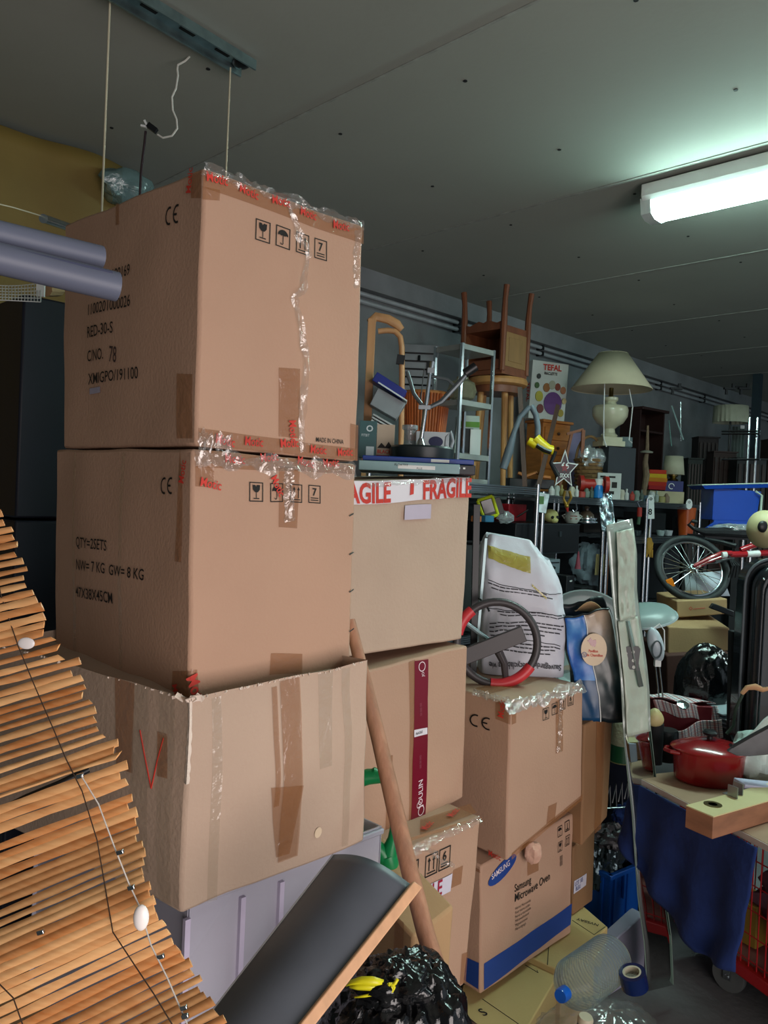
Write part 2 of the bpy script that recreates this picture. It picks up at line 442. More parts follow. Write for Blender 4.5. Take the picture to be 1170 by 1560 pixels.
# lintel band above the shelves where the wall steps back
o = MB().box((4, WY-.03, CEIL-.06), (14, .06, .12)).build('trim_9', CONC, smooth=0); struct(o)
# conduits along the wall
for k, dz in enumerate((0, .045)):
    z = 2.80-dz
    t = MB().tube([(1.4, WY-.04, z), (10.6, WY-.04, z)], .014, 12).build('conduit_pipe', mat('zinc_pipe', 'B4BCC0', .4, .35))
    tag(t, ['upper steel conduit pipe clipped along the concrete wall under the ceiling', 'lower steel conduit pipe clipped along the concrete wall under the ceiling'][k], 'pipe')
    for i in range(9):
        MB().box((2.1+i*1.0, WY-.03, z), (.02, .06, .034)).build('pipe_clip', BLACK, t)
# wall mounted steel shutter box
g = thing('roller_shutter', 'grey metal louvred shutter on the wall behind the copper bucket', 'shutter', onY(632, WY-.05, 2.05))
m_ = S(632, WY-.06, 2.1)
MB(m_).box((0, 0, 65), (62, 6, 100)).build('shutter_frame', STEEL, g)
mb = MB(m_)
for i in range(7): mb.box((0, -4, 30+i*12), (52, 2, 2.2), (20, 0, 0))
mb.build('louvres', BLACK, g)
mb = MB(m_); mb.tube([(2, -6, 98), (2, -8, 90)], 2).box((16, -6, 80), (4, 4, 20)); mb.build('latch', BLACK, g)

# ceiling tube lamp
lx, z = 3.12, 2.88
L_ = thing('fluorescent_lamp', 'lit fluorescent tube lamp with white housing fixed to the ceiling', 'ceiling lamp', (lx, .85, CEIL))
y0, y1 = 1.58, .25
mb = MB(); mb.prism([(-.09, .07), (.09, .07), (.09, .02), (.075, .0), (-.075, .0), (-.09, .02)], 0, 1)
mb.v = [V((p.x+lx, y0+(y1-y0)*p.y, CEIL-.08+p.z)) for p in mb.v]; mb.build('housing', WHITE, L_, bev=.004)
mb = MB(); mb.prism([(-.075, .012), (.075, .012), (.062, -.045), (.03, -.06), (-.03, -.06), (-.062, -.045)], 0.03, .97)
mb.v = [V((p.x+lx, y0+(y1-y0)*p.y, CEIL-.08+p.z)) for p in mb.v]; mb.build('diffuser', emis('tube_glow', 'D4FFF4', 46), L_)
mb = MB(); mb.prism([(-.08, .014), (.08, .014), (.066, -.048), (.03, -.064), (-.03, -.064), (-.066, -.048)], -.005, .028)
mb.v = [V((p.x+lx, y0+(y1-y0)*p.y, CEIL-.08+p.z)) for p in mb.v]; mb.build('end_cap', mat('frosted_end', 'C8D4D2', .3), L_)

# steel channel on the ceiling top left, with hanging cables
a = pz(205, 5, CEIL-.03); b = pz(378, 108, CEIL-.03)
ch = thing('ceiling_channel', 'galvanised steel channel screwed to the ceiling above the boxes', 'metal rail', (b.x, b.y, CEIL))
dr = (b-a).normalized(); a2 = a-dr*.35; sd = V((-dr.y, dr.x, 0))
mb = MB()
for off, ww, zz, hh in ((0, .075, .0, .006), (.035, .006, -.012, .03), (-.035, .006, -.012, .03)):
    mid = (a2+b)/2+sd*off; mb.box((mid.x, mid.y, CEIL-.012+zz), ((b-a2).length, ww, hh), (0, 0, math.degrees(math.atan2(dr.y, dr.x))))
mb.build('rail', mat('galvanised', '8FA3A6', .3, .9, var=.3, scale=14), ch)
for i in range(5):
    mb = MB(); q = b-dr*(.10+i*.13); mb.box((q.x, q.y, CEIL-.018), (.05, .022, .003), (0, 0, math.degrees(math.atan2(dr.y, dr.x)))); mb.build('slot', BLACKM, ch)
q = b-dr*.03; MB().ball((q.x, q.y, CEIL-.02), (.028, .028, .014), 8).build('end_cap', BLACK, ch)
def cable(name, label, pts, r, material, cat='cable'):
    return tag(MB().tube(pts, r, 6).build(name, material), label, cat)
STR = mat('pale_cord', 'B9B29A', .8)
p0 = pz(351, 103, CEIL-.03); cable('hanging_cord', 'thin pale cord hanging from the end of the ceiling channel behind the top box', [p0, (p0.x, p0.y, 1.95)], .0028, STR, 'cord')
p0 = pz(168, -12, CEIL); cable('hanging_cord', 'long pale cord hanging at far left in front of the yellow tarpaulin', [(p0.x, p0.y, CEIL), (p0.x, p0.y, 2.15)], .003, STR, 'cord')
d = 2.3
wp = [(289, 86), (282, 93), (271, 99), (270, 106), (271, 115), (268, 135), (262, 148), (263, 168), (269, 182), (270, 196), (262, 207), (248, 210), (240, 205)]
d0 = dep(pz(289, 86, CEIL)); cable('loose_wire', 'curly white wire dangling from the ceiling beside the steel channel', [at(x, y, d0) for x, y in wp], .0032, mat('white_wire', 'C8C8C0', .5), 'wire')
g = thing('wire_connector', 'black lever wire connector with white ends hanging on the loose wire', 'connector', at(230, 195, d0))
k = K(230, 195, d0); MB(k).box((2, 0, 0), (16, 7, 8), (0, 35, 0)).build('body', BLACK, g)
mb = MB(k); mb.box((-8, 0, 7), (9, 4, 3), (0, 60, 0)).box((-11, 0, 2), (9, 4, 3), (0, 10, 0)); mb.build('lever', WHITE, g)
cable('dark_lead', 'dark twisted lead hanging from the wire connector down behind the top box', [at(x, y, d0) for x, y in [(222, 200), (220, 220), (217, 244), (215, 262), (213, 300)]], .004, mat('dark_lead', '2A1A20', .5), 'wire')

# yellow tarpaulin on the left
TARP = mat('yellow_tarpaulin', '7A6430', .7, scale=3, var=.14, bump=.2, bscale=20)
def tf(u, v):
    X = -1.0+(onY(182, 3.15, 2.7).x+1.0)*u; z = 1.2+(CEIL-.02-1.2)*v
    return V((X, 3.15+.014*math.sin(u*38)+.03*noise.noise(V((u*6, v*5, 1)))-.012*math.sin((u*9+v*5)), z))
g = tag(MB().grid(tf, 90, 30).build('tarpaulin', TARP, solid=.004, smooth=80), 'mustard yellow tarpaulin hanging from the ceiling at the far left', 'tarpaulin')
mb = MB(); mb.ball(at(192, 285, 3.2), (.11, .08, .07), 14, amp=.3, fr=1.5, seed=3)
tag(mb.build('plastic_sheet', film('teal_film', '6E9092', .5, .2, .12)), 'bundle of cloudy grey plastic sheet beside the yellow tarpaulin', 'plastic sheet')
t_ = MB().tube([at(-30, 250, 2.6), at(60, 330, 2.0)], .001, 5)
# chrome pole end poking past the top box
tag(MB().tube([at(66, 333, 1.9), at(104, 346, 2.05)], .011, 14).build('chrome_pole', CHROME), 'short chrome pole end sticking out beside the left edge of the top box', 'pole')
tag(MB().tube([at(-40, 302, 1.7), at(20, 316, 1.8), at(70, 331, 1.92)], .0016, 5).build('thin_string', STR), 'thin string running left from the chrome pole end', 'string')

# two grey plastic tubes at the left
GT = mat('grey_pvc', '5A5F70', .45, scale=6, var=.06)
t1 = tag(MB().tube([at(-150, 290, .85), at(-10, 354, .93), at(154, 393, 1.02)], .0155, 22).build('grey_tube', GT), 'upper of two grey plastic tubes reaching in from the left', 'plastic tube')
mb = MB(); A_, B_ = at(-150, 342, .84), at(182, 450, 1.0)
t2 = thing('grey_gutter', 'lower and longer grey plastic channel reaching in from the left across the top box', 'plastic tube', A_)
mb.tube([at(-150, 340, .84), at(-10, 392, .91), at(178, 437, 1.0)], .0185, 22); mb.build('channel', GT, t2)
mb = MB(); mb.tube([at(-150, 322, .83), at(-10, 376, .90), at(170, 418, .985)], .0045, 8); mb.build('rib', mat('grey_pvc_dark', '40445A', .45), t2)

# white mesh basket and the tall dark cabinet at left
g = thing('mesh_panel', 'white wire mesh panel lying on the dark cabinet at left', 'wire mesh', at(30, 448, 1.9))
mb = MB(); 
def wm(u, v): return at(-60+122*u, 424+6*u+(30)*v+8*math.sin(u*3)*(1-v), 1.98-.15*v)
for i in range(26): mb.tube([wm(i/25, j/6) for j in range(7)], .0011, 4)
for j in range(6): mb.tube([wm(i/20, j/5) for i in range(21)], .0011, 4)
mb.build('wires', WHITE, g); MB().box(wm(1.0, .35), (.02, .006, .035), (0, 0, -45)).build('mesh_frame', WHITE, g)
tc = at(36, 447, 1.95); zt = tc.z; zs = at(36, 792, 1.95).z
g = thing('dark_cabinet', 'tall black cabinet standing at far left behind the bamboo blind', 'cabinet', (tc.x+.2, tc.y+.25, 0))
NV = mat('dark_navy', '0D1220', .55, var=.15)
def cb(x0, z0, z1): return MB().box((tc.x+.16, tc.y+.3, (z0+z1)/2), (.32, .6, z1-z0))
cb(0, 0, zs-.003).build('body', NV, g, bev=.006)
cb(0, zs+.003, zt).build('top_section', NV, g, bev=.006)
tag(MB().tube([at(68, 440, 2.02), at(88, 440, 2.1)], .02, 10).build('cardboard_tube', CARD3), 'small brown roll lying behind the mesh panel at left', 'cardboard tube')

# ================================================================== main stack of cartons
A = Carton('cardboard_box', 'large brown carton at the top of the left stack marked RED-30-S', (310, 256), (297, 679), (553, 345), (543, 703), (98, 342), (96, 684), 1.3, seed=1)
B = Carton('cardboard_box', 'large brown carton in the middle of the left stack marked QTY=2SETS', (294, 683), (288, 1066), (543, 707), (533, 1022), (85, 685), (83, 1000), 1.3, seed=2)
Cc = Carton('cardboard_box', 'torn open carton with a red V mark at the bottom of the left stack', (290, 1063), (276, 1391), (561, 1007), (556, 1281), (85, 1006), (100, 1318), 1.24, ldel=10, material=CARD2, seed=5, crum=.005, bulge=.012, wL=.62, top=False, zb=.93)
Z0 = B.c[0, 0, 0].z
PIC = lambda c, face, lst, h, off=.0022: c.text(face, [(g_, x, y, h, 1) for g_, x, y in lst], 'handling_symbols', INK, off)
PIC(A, 'R', [(GLASS, 388, 365), (UMB, 419, 374), (ARR, 450, 384), (num('7'), 478, 393)], .037)
A.text('L', [('190169', 171, 427, .02, .86), ('1100201000026', 134, 481, .021, .94), ('RED-30-S', 134, 515, .021, .98), ('C/NO.', 134, 551, .021, .9), ('XMIGPO/191100', 136, 586, .021, .98)])
A.text('L', [('78', 167, 551, .03, .75, -6)], 'handwriting', mat('pen_ink', '3B2B2B', .7))
A.text('L', [(CE, 254, 345, .034, .72)], 'ce_mark')
A.text('R', [('MADE IN CHINA', 480, 673, .0088, .78)])
A.tape('L', [[(138, 601), (154, 598), (154, 589), (138, 592)]], 'small_label', simple('9A96A8'), off=.002, n=2)
A.tape('L', [[(270, 668), (294, 668), (294, 570), (270, 569)], [(292, 302), (307, 302), (308, 258), (290, 266)]], off=.001)
A.tape('L', [[(177, 343), (182, 342), (182, 310), (177, 311)]], off=.001)
A.tape('R', [[(309, 286), (553, 372), (553, 346), (309, 258)], [(308, 304), (334, 306), (335, 290), (308, 284)], [(302, 678), (543, 702), (543, 684), (302, 652)], [(424, 665), (455, 668), (457, 562), (424, 560)], [(533, 700), (544, 702), (545, 648), (533, 645)]])
motic(A, 'R', [(312, 276, 4), (362, 292, -5), (412, 310, 5), (455, 327, 0), (505, 348, 4), (325, 674, -6), (370, 678, 0), (425, 682, 8), (470, 690, 0), (512, 695, 6), (438, 640, -80)])
motic(A, 'L', [(294, 296, 80)])
B.text('L', [('QTY=2SETS', 117, 832, .0195, .95, 0), ('NW= 7 KG  GW= 8 KG', 117, 867, .02, .95), ('47X38X45CM', 117, 908, .02, .98)])
B.text('L', [(CE, 247, 753, .03, .78)], 'ce_mark')
PIC(B, 'R', [(GLASS, 379, 764), (UMB, 411, 765), (ARR, 441, 765), (num('7'), 469, 766)], .034)
B.tape('L', [[(267, 855), (277, 857), (279, 735), (275, 684), (270, 684), (270, 684)][:4]], off=.0012)
B.tape('L', [[(262, 1050), (289, 1063), (292, 1022), (264, 1022)]], off=.0012)
B.tape('R', [[(297, 712), (540, 722), (541, 709), (297, 685)], [(297, 741), (325, 743), (326, 712), (297, 710)], [(424, 803), (452, 805), (456, 712), (424, 710)], [(410, 1028), (460, 1025), (460, 996), (412, 995)], [(289, 1060), (303, 1062), (300, 1020), (291, 1020)]])
motic(B, 'R', [(340, 704, 0), (395, 704, 8), (450, 706, -8), (490, 712, 8), (410, 728, -60), (302, 740, -8)])
motic(B, 'L', [(283, 738, 80), (266, 1042, -75)])
B.text('R', [('Motic', 281, 1032, .022, .8, -70, .03)], 'tape_lettering', REDINK, .0048)
B.tape('L', [[(112, 1000), (117, 1000), (117, 690), (114, 690)], [(182, 1020), (187, 1020), (192, 690), (187, 690)]], 'tape_strip', CTAPE, off=.001)
# staples on the right edge of the middle box
mb = MB()
for y in (786, 845, 902, 962):
    u, v = B.uv('R', 531, y); s0, s1 = B.pt('R', u, v, .003), B.pt('R', u+.03, v+.012, .003); mb.tube([s0, s1], .0012, 5)
mb.build('staples', STEEL, B.root)
# crumpled clear film on the upper two boxes
wrinkle_strip('clear_film', [A.pt('R', u, .995, .002) for u in (0, .25, .5, .8, 1)], .03, A.root, .007, 80)
wrinkle_strip('clear_film', [A.pt('R', *A.uv('R', x, y), .004) for x, y in [(438, 310), (452, 350), (468, 390), (462, 440), (446, 455), (458, 500), (466, 560), (458, 620), (460, 690)]], .02, A.root, .006, 110)
wrinkle_strip('clear_film', [A.pt('R', *A.uv('R', x, y), .003) for x, y in [(545, 350), (541, 400), (543, 440)]], .02, A.root, .003, 30)
wrinkle_strip('clear_film', [A.pt('R', u, .02, .003) for u in (.01, .05, .1, .2)], .05, A.root, .006, 30)
wrinkle_strip('clear_film', [B.pt('R', u, .965, .003) for u in (.01, .12, .3, .55, .8, 1)], .045, B.root, .006, 90)
wrinkle_strip('clear_film', [B.pt('R', *B.uv('R', x, y), .003) for x, y in [(440, 708), (438, 740), (440, 795)]], .03, B.root, .003, 30)
# worn front edges
def edgewear(c, v0, v1, seed, wd=.010, material=None, amp=.004):
    mb = MB()
    def fn(u, v):
        t = v0+(v1-v0)*v; e = c.tri(0, 0, t); n1 = noise.noise(V((t*14, seed, 0)))
        off = (u-.5)*2; ww = wd*(.5+.9*abs(n1)); p = e+(c.X if off > 0 else c.Yd)*abs(off)*ww
        return p+(c.nrm['R']+c.nrm['L'])*.0012*(1.6-abs(off))
    mb.grid(fn, 4, 50); return mb.build('torn_edge', material or TORN, c.root, smooth=30)
edgewear(Cc, .60, .985, 4, .008)
mb = MB()
for k in range(90):   # ragged torn paper along the rim of the bottom carton
    f = 'R' if k % 3 else 'L'; u = random.random()**(1.6 if k % 2 else 1); u = min(.99, u)
    q = Cc.pt(f, u, .995, .001); s_ = random.uniform(.0025, .007)*(1.5 if u < .06 else .55)
    mb.box(q, (s_*1.6, .0015, s_), (random.uniform(-50, 50), random.uniform(-50, 50), random.uniform(0, 180)))
mb.build('ragged_rim', TORN, Cc.root)
Cc.tape('R', [[(422, 1314), (452, 1303), (455, 1031), (425, 1038)]], 'packing_tape', TAPE, off=.0014, wr=.0012, n=14)
Cc.tape('R', [[(420, 1306), (440, 1300), (462, 1196), (412, 1200)], [(416, 1230), (424, 1227), (421, 1045), (413, 1047)]], off=.0022)
Cc.tape('R', [[(487, 1172), (505, 1166), (507, 1020), (484, 1026)], [(315, 1375), (330, 1370), (336, 1060), (322, 1064)], [(520, 1290), (530, 1287), (533, 1016), (520, 1019)]], 'tape_strip', CTAPE, off=.0014)
Cc.tape('L', [[(178, 1170), (203, 1178), (206, 1042), (176, 1032)]], off=.0012)
Cc.tape('L', [[(205, 1320), (228, 1330), (228, 1046), (206, 1042)], [(243, 1370), (262, 1380), (266, 1056), (243, 1050)]], 'tape_strip', CTAPE, off=.0014)
Cc.tape('L', [[(240, 1182), (256, 1186), (256, 1118), (241, 1114)]], off=.0016)
mb = MB()
for ln in ([(214, 1112), (221, 1150), (231, 1201)], [(231, 1201), (240, 1160), (250, 1124)]):
    mb.tube([Cc.pt('L', *Cc.uv('L', *p), .001) for p in ln], .0011, 5)
mb.build('red_marker_v', REDINK, Cc.root)
mb = MB(); u, v = Cc.uv('R', 484, 1268); mb.add([Cc.pt('R', u+.022*math.cos(a*.4), v+.028*math.sin(a*.4), .0015) for a in range(16)], [tuple(range(16))]); mb.build('peeled_spot', mat('pale_spot', 'CDB79C', .8), Cc.root)
u, v = Cc.uv('R', 300, 1372)
for q in () and ([(303, 1385), (556, 1285), (556, 1278), (303, 1376)], ): Cc.tape('R', [q], 'bottom_fold', mat('fold_line', 'A8876A', .8), off=.001)

# ---- translucent plastic storage bin under the stack
BINM = mat('translucent_bin', 'C2C0CE', .3, trans=.25, var=.03, alpha=.82)
fb = at(281, 1396, 1.28); hz = Cc.c[0, 0, 0].z
o0 = V((fb.x+.005, fb.y+.012, 0)); zt = min(q.z for k_, q in Cc.c.items() if k_[2] == 0)-.004
g = thing('storage_bin', 'large translucent plastic storage bin under the bottom carton of the left stack', 'storage bin', (o0.x+.2, o0.y+.3, zt-.42))
m_ = Matrix.Translation((o0.x, o0.y, zt-.42))
mb = MB(m_); mb.prism([(0, 0), (.01, .42), (.46, .42), (.46, 0)], 0, .004); mb.box((.01, .3, .21), (.004, .6, .42)).box((.46, .3, .21), (.004, .6, .42)).box((.23, .6, .21), (.46, .004, .42)).box((.23, .3, .003), (.46, .6, .006)); mb.build('bin_walls', BINM, g)
mb = MB(m_); mb.box((.23, -.004, .412), (.465, .008, .012)).box((-.002, .3, .412), (.008, .6, .012)); mb.build('rim', BINM, g, bev=.003)
mb = MB(m_); [mb.box((x, -.004, .2), (.010, .008, .38)) for x in (.005, .115, .20, .33)]; mb.build('ribs', mat('bin_rib', 'C4BBD2', .3, alpha=.9), g)
g2 = tag(MB(m_).ball((.16, .22, .12), (.13, .16, .11), 14, amp=.3, fr=2).build('red_cloth', mat('pinkish_cloth', 'A8304A', .9, scale=12, var=.4)), 'red cloth showing dimly through the translucent storage bin', 'cloth')
mb = MB(); mb.box((o0.x+.23, o0.y+.3, (zt-.42)/2), (.56, .66, zt-.42)); o = mb.build('support_box', CARD3, bev=.004); tag(o, 'plain carton under the translucent storage bin behind the bamboo blind', 'cardboard box')

# ================================================================== foreground left and centre
# ---- bamboo roller blind
edge = [(-14, 752), (3, 778), (12, 800), (24, 822), (24, 835), (33, 850), (40, 870), (43, 885), (52, 905), (62, 928), (72, 950), (70, 970), (92, 982), (84, 990), (110, 1008), (118, 1030), (130, 1050), (128, 1064), (142, 1078), (146, 1092), (158, 1112), (176, 1128), (178, 1146), (160, 1160), (184, 1166), (188, 1186), (198, 1206), (200, 1222), (206, 1240), (210, 1262), (216, 1288), (220, 1312), (226, 1336), (232, 1360), (240, 1384), (246, 1404), (262, 1424), (268, 1440), (282, 1456), (290, 1474), (302, 1490), (312, 1512), (322, 1530), (338, 1548), (350, 1572), (365, 1600), (380, 1630)]
def ed(t):
    y = 752+878*t
    for (xa, ya), (xb, yb) in zip(edge, edge[1:]):
        if ya <= y <= yb or (yb < ya and yb <= y <= ya): return xa+(xb-xa)*(y-ya)/(yb-ya), y
    return edge[-1][0], y
BAMB = mat('bamboo', 'C27A42', .38, island=True, col2='F0BE84', scale=30, stretch=(1, 1, 6), spec=.6)
bl = thing('bamboo_blind', 'bamboo slat roller blind hanging askew in the left foreground', 'blind', at(120, 1300, .85))
mb = MB(); NS = 73
def bl_pt(t, x, back=0):
    """point on the blind: t down the edge, x pixels left of the edge"""
    ex, ey = ed(t); sl = .16+.36*min(1, t*1.15); d = 1.02-.26*t+.10*(x/400)*(1-t)
    d += .012*math.sin(t*25)+back
    return at(ex-x, ey+sl*x, d)
for i in range(NS):
    t = (i+.5)/NS; jx = random.uniform(-7, 5)+(14 if i in (21, 33, 34) else 0); L0 = ed(t)[0]+130
    wv = random.uniform(.0044, .0054); tw = random.uniform(-.25, .25)
    if 37 == i: continue
    jt = random.uniform(-.0015, .0015); j2 = random.uniform(-.0028, .0028)
    vs = []; n = 8
    for k in range(n+1):
        x = -jx+(L0+jx)*k/n; p = bl_pt(min(.999, max(0, t+jt+j2*k/n)), x); q = bl_pt(min(1, t+jt+j2*k/n+.005), x); dn = (q-p).normalized()
        to = (CAM-p).normalized(); dn = (dn+to*tw).normalized(); nn = dn.cross((bl_pt(t, x+5)-p).normalized()).normalized()
        if nn.dot(to) < 0: nn = -nn
        hw = wv*(1+.15*math.sin(k*2.1+i))
        vs += [p-dn*hw, p-dn*hw*.4+nn*.0018, p+dn*hw*.5+nn*.0018, p+dn*hw, p-nn*.0006]
    fs = [(k*5+j, k*5+(j+1) % 5, (k+1)*5+(j+1) % 5, (k+1)*5+j) for k in range(n) for j in range(5)]+[(4, 3, 2, 1, 0), tuple(n*5+j for j in range(5))]
    mb.add(vs, fs)
mb.build('slats', BAMB, bl, smooth=50)
cordm = mat('dark_thread', '3A2A1E', .8)
MB().tube([at(x, y, dd) for x, y, dd in [(-12, 850, .985), (2, 908, .975), (28, 985, .955), (55, 1050, .935), (82, 1112, .915), (100, 1155, .90), (125, 1205, .885), (148, 1280, .86), (160, 1350, .845), (172, 1420, .82), (205, 1470, .80), (235, 1515, .785), (268, 1570, .765), (300, 1620, .75)]], .0007, 5).build('stitching_thread', cordm, bl)
MB().tube([at(x, y, dd) for x, y, dd in [(-10, 1490, .80), (20, 1520, .79), (36, 1565, .78)]], .0007, 5).build('stitching_thread', cordm, bl)
wc = mat('white_thread', 'CFC8C0', .7)
MB().tube([at(x, y, dd) for x, y, dd in [(124, 1182, .87), (150, 1225, .855), (176, 1295, .835), (196, 1345, .82), (212, 1380, .81), (230, 1440, .79), (255, 1490, .775), (285, 1560, .75)]], .0008, 5).build('pull_cord', wc, bl)
k_ = K(215, 1398, .795)
MB(k_).ball((0, 0, 0), (12, 8, 20), 12).build('cord_knob', mat('white_knob', 'F2ECE8', .3), bl)
MB(K(40, 980, .925)).ball((0, 0, 0), (13, 3, 9), 12).build('cord_disc', mat('white_knob2', 'D8D2D0', .3), bl)
for x, y, dd in ((122, 1182, .88), (183, 1298, .83), (200, 1352, .818), (245, 1457, .785), (280, 1535, .757), (62, 1420, .81), (282, 1548, .752)):
    MB(K(x, y, dd)).box((0, 0, 0), (11, 6, 7), (0, -18, 0)).build('ferrule', CHROME, bl, bev=.0008)
pc = [at(x, y, dd) for x, y, dd in [(-30, 1250, .93), (40, 1215, .95), (90, 1194, .965), (135, 1172, .985)]]
tag(MB().tube(pc, .0042, 12).build('black_rod', BLACK), 'thin black rod showing through the gap between the bamboo slats', 'rod')

# ---- dark panel with light wooden edge
pn = thing('leaning_board', 'dark grey curved board with a pale wooden edge leaning in front of the storage bin', 'board', at(480, 1470, 1.05))
CORN = {(0, 0): (508, 1303, 1.22), (1, 0): (628, 1350, 1.17), (0, 1): (300, 1572, 1.03), (1, 1): (430, 1600, .985)}
def panel(u, v, off=0):
    P = [at(*CORN[c]) for c in ((0, 0), (1, 0), (0, 1), (1, 1))]
    p = (P[0]*(1-u)+P[1]*u)*(1-v)+(P[2]*(1-u)+P[3]*u)*v
    n = (P[1]-P[0]).cross(P[2]-P[0]).normalized()
    if n.dot(CAM-P[0]) < 0: n = -n
    return p+n*(.028*math.sin(math.pi*min(1, u*1.0))*(1-.3*v)+off)
SLATE = mat('slate_laminate', '50545C', .38, scale=6, var=.16, bump=.03, bscale=30)
MB().grid(lambda u, v: panel(u, v), 24, 20).build('panel', SLATE, pn, solid=.004, smooth=60)
mb = MB(); 
w0, w1 = panel(1, -.012, .004), panel(1, 1.02, .004)
ax = (w1-w0).normalized(); sd = (panel(1, 0)-panel(.9, 0)).normalized(); nn = ax.cross(sd).normalized()
vs = []
for p in (w0, w1):
    for a, b in ((-.003, -.008), (.013, -.008), (.013, .008), (-.003, .008)): vs.append(p+sd*a+nn*b)
mb.add(vs, [(3, 2, 1, 0), (4, 5, 6, 7), (0, 1, 5, 4), (1, 2, 6, 5), (2, 3, 7, 6), (3, 0, 4, 7)]); mb.build('wooden_edge', mat('pale_wood', 'D2A27C', .5, stretch=(1, 1, .2), scale=60, var=.1), pn, bev=.002)
MB().tube([panel(0, t/10, .002) for t in range(11)], .0016, 6).build('edge_line', mat('pale_edge', 'A9A6A8', .5), pn)

# ---- black rubbish bag with yellow tie
BAG = mat('black_bin_bag', '0B0C0E', .16, spec=.7, bump=.5, bscale=26, var=.1)
bc = at(610, 1590, 1.25)
bg = thing('rubbish_bag', 'shiny black rubbish bag tied with yellow drawstring at the bottom centre', 'rubbish bag', (bc.x, bc.y, bc.z-.30))
mb = MB(frame(bc)); mb.ball((.0, 0, -.05), (.135, .13, .165), 64, amp=.16, fr=1.7, seed=4, ridge=True)
mb.build('bag', BAG, bg, smooth=60)
k_ = K(585, 1500, 1.19)
mb = MB(k_); mb.ball((10, 20, -6), (52, 40, 30), 26, amp=.35, fr=2.2, seed=8, ridge=True); mb.build('gathered_neck', BAG, bg, smooth=60)
YEL = mat('yellow_drawstring', 'D8D020', .35, var=.1)
def ribbon(mb, pts, w, tw=0):
    P = [V(p) for p in pts]
    vs = []
    for i, p in enumerate(P):
        t = (P[min(i+1, len(P)-1)]-P[max(i-1, 0)]).normalized(); s_ = t.cross(V((0, -1, .3))).normalized()*w*(.7+.3*math.sin(i*1.3+tw)); vs += [p-s_, p+V((0, -w*.5, 0)), p+s_]
    fs = []
    for i in range(len(P)-1): fs += [(3*i, 3*i+1, 3*i+4, 3*i+3), (3*i+1, 3*i+2, 3*i+5, 3*i+4)]
    mb.add(vs, fs)
for pts, w_ in (([(-2, -16, 12), (-18, -19, 16), (-34, -17, 15), (-50, -13, 9), (-58, -9, 3)], 7), ([(-4, -17, 8), (-22, -20, 8), (-40, -18, 6), (-52, -13, 3)], 5), ([(5, -18, 3), (-10, -20, -1), (-28, -20, -6), (-44, -18, -10)], 2.2), ([(8, -18, 2), (5, -20, -8), (4, -20, -18)], 3), ([(8, -18, 6), (16, -18, 14), (20, -16, 20)], 2.5)):
    mb = MB(k_); ribbon(mb, pts, w_); mb.build('drawstring', YEL, bg, solid=.0008, smooth=70)
MB(k_).ball((8, -17, 5), (9, 7, 9), 10, amp=.3, fr=2).build('knot', YEL, bg)

# ---- wooden handle and green spade grip
HW = mat('worn_wood', 'A0745A', .55, stretch=(1, 1, .12), scale=45, var=.22, bump=.3, bscale=60)
hd = thing('long_tool', 'long worn wooden tool handle leaning in front of the JOULIN carton', 'tool handle', at(668, 1500, 1.36))
pts = [at(x, y, dd) for x, y, dd in [(533, 945, 1.66), (556, 1040, 1.62), (578, 1130, 1.58), (600, 1225, 1.53), (625, 1330, 1.46), (648, 1420, 1.41), (664, 1472, 1.38)]]
MB().tube(pts, [.0115, .0145, .0155, .0165, .0165, .0165, .0165], 16).build('shaft', HW, hd, smooth=60)
MB().tube([pts[-1]+(pts[-1]-pts[-2]).normalized()*t for t in (-.004, .02, .03)], [.0172, .0185, .016], 16).build('chipped_end', mat('bare_wood', 'C9B29E', .8, bump=.6, bscale=40), hd)
GRN = mat('green_plastic', '0E7A44', .35, var=.08)
sp = thing('spade', 'green D-handled spade with black shaft behind the wooden handle', 'spade', at(655, 1500, 1.5))
k_ = K(588, 1250, 1.66)
mb = MB(k_)
mb.tube([(-34, 0, 62), (-20, 0, 70), (-6, 0, 66), (6, 0, 50), (14, 0, 20), (14, 0, -8)], [9, 11, 9, 6, 6, 8], 12)
mb.tube([(-46, 0, 60), (-30, 0, 66), (-12, 0, 68)], [12, 12, 11], 12)
mb.tube([(-58, 0, -4), (-40, 0, -16), (-22, 0, -32), (-6, 0, -48), (4, 0, -62)], [7, 7, 9, 13, 13], 12)
mb.tube([(14, 0, -6), (12, 0, -26), (8, 0, -44), (6, 0, -64)], [7, 8, 12, 13], 12)
mb.tube([(-60, 0, -2), (-66, 0, 20), (-62, 0, 46), (-46, 0, 62)], [6, 6, 6, 9], 12)
mb.tube([(4, 0, -52), (8, 0, -66), (12, 0, -76)], [14, 15, 12], 14)
mb.build('grip', GRN, sp)
MB().tube([at(598, 1322, 1.66), at(612, 1370, 1.60), at(632, 1425, 1.54), at(654, 1490, 1.48)], .0095, 14).build('shaft', BLACK, sp)

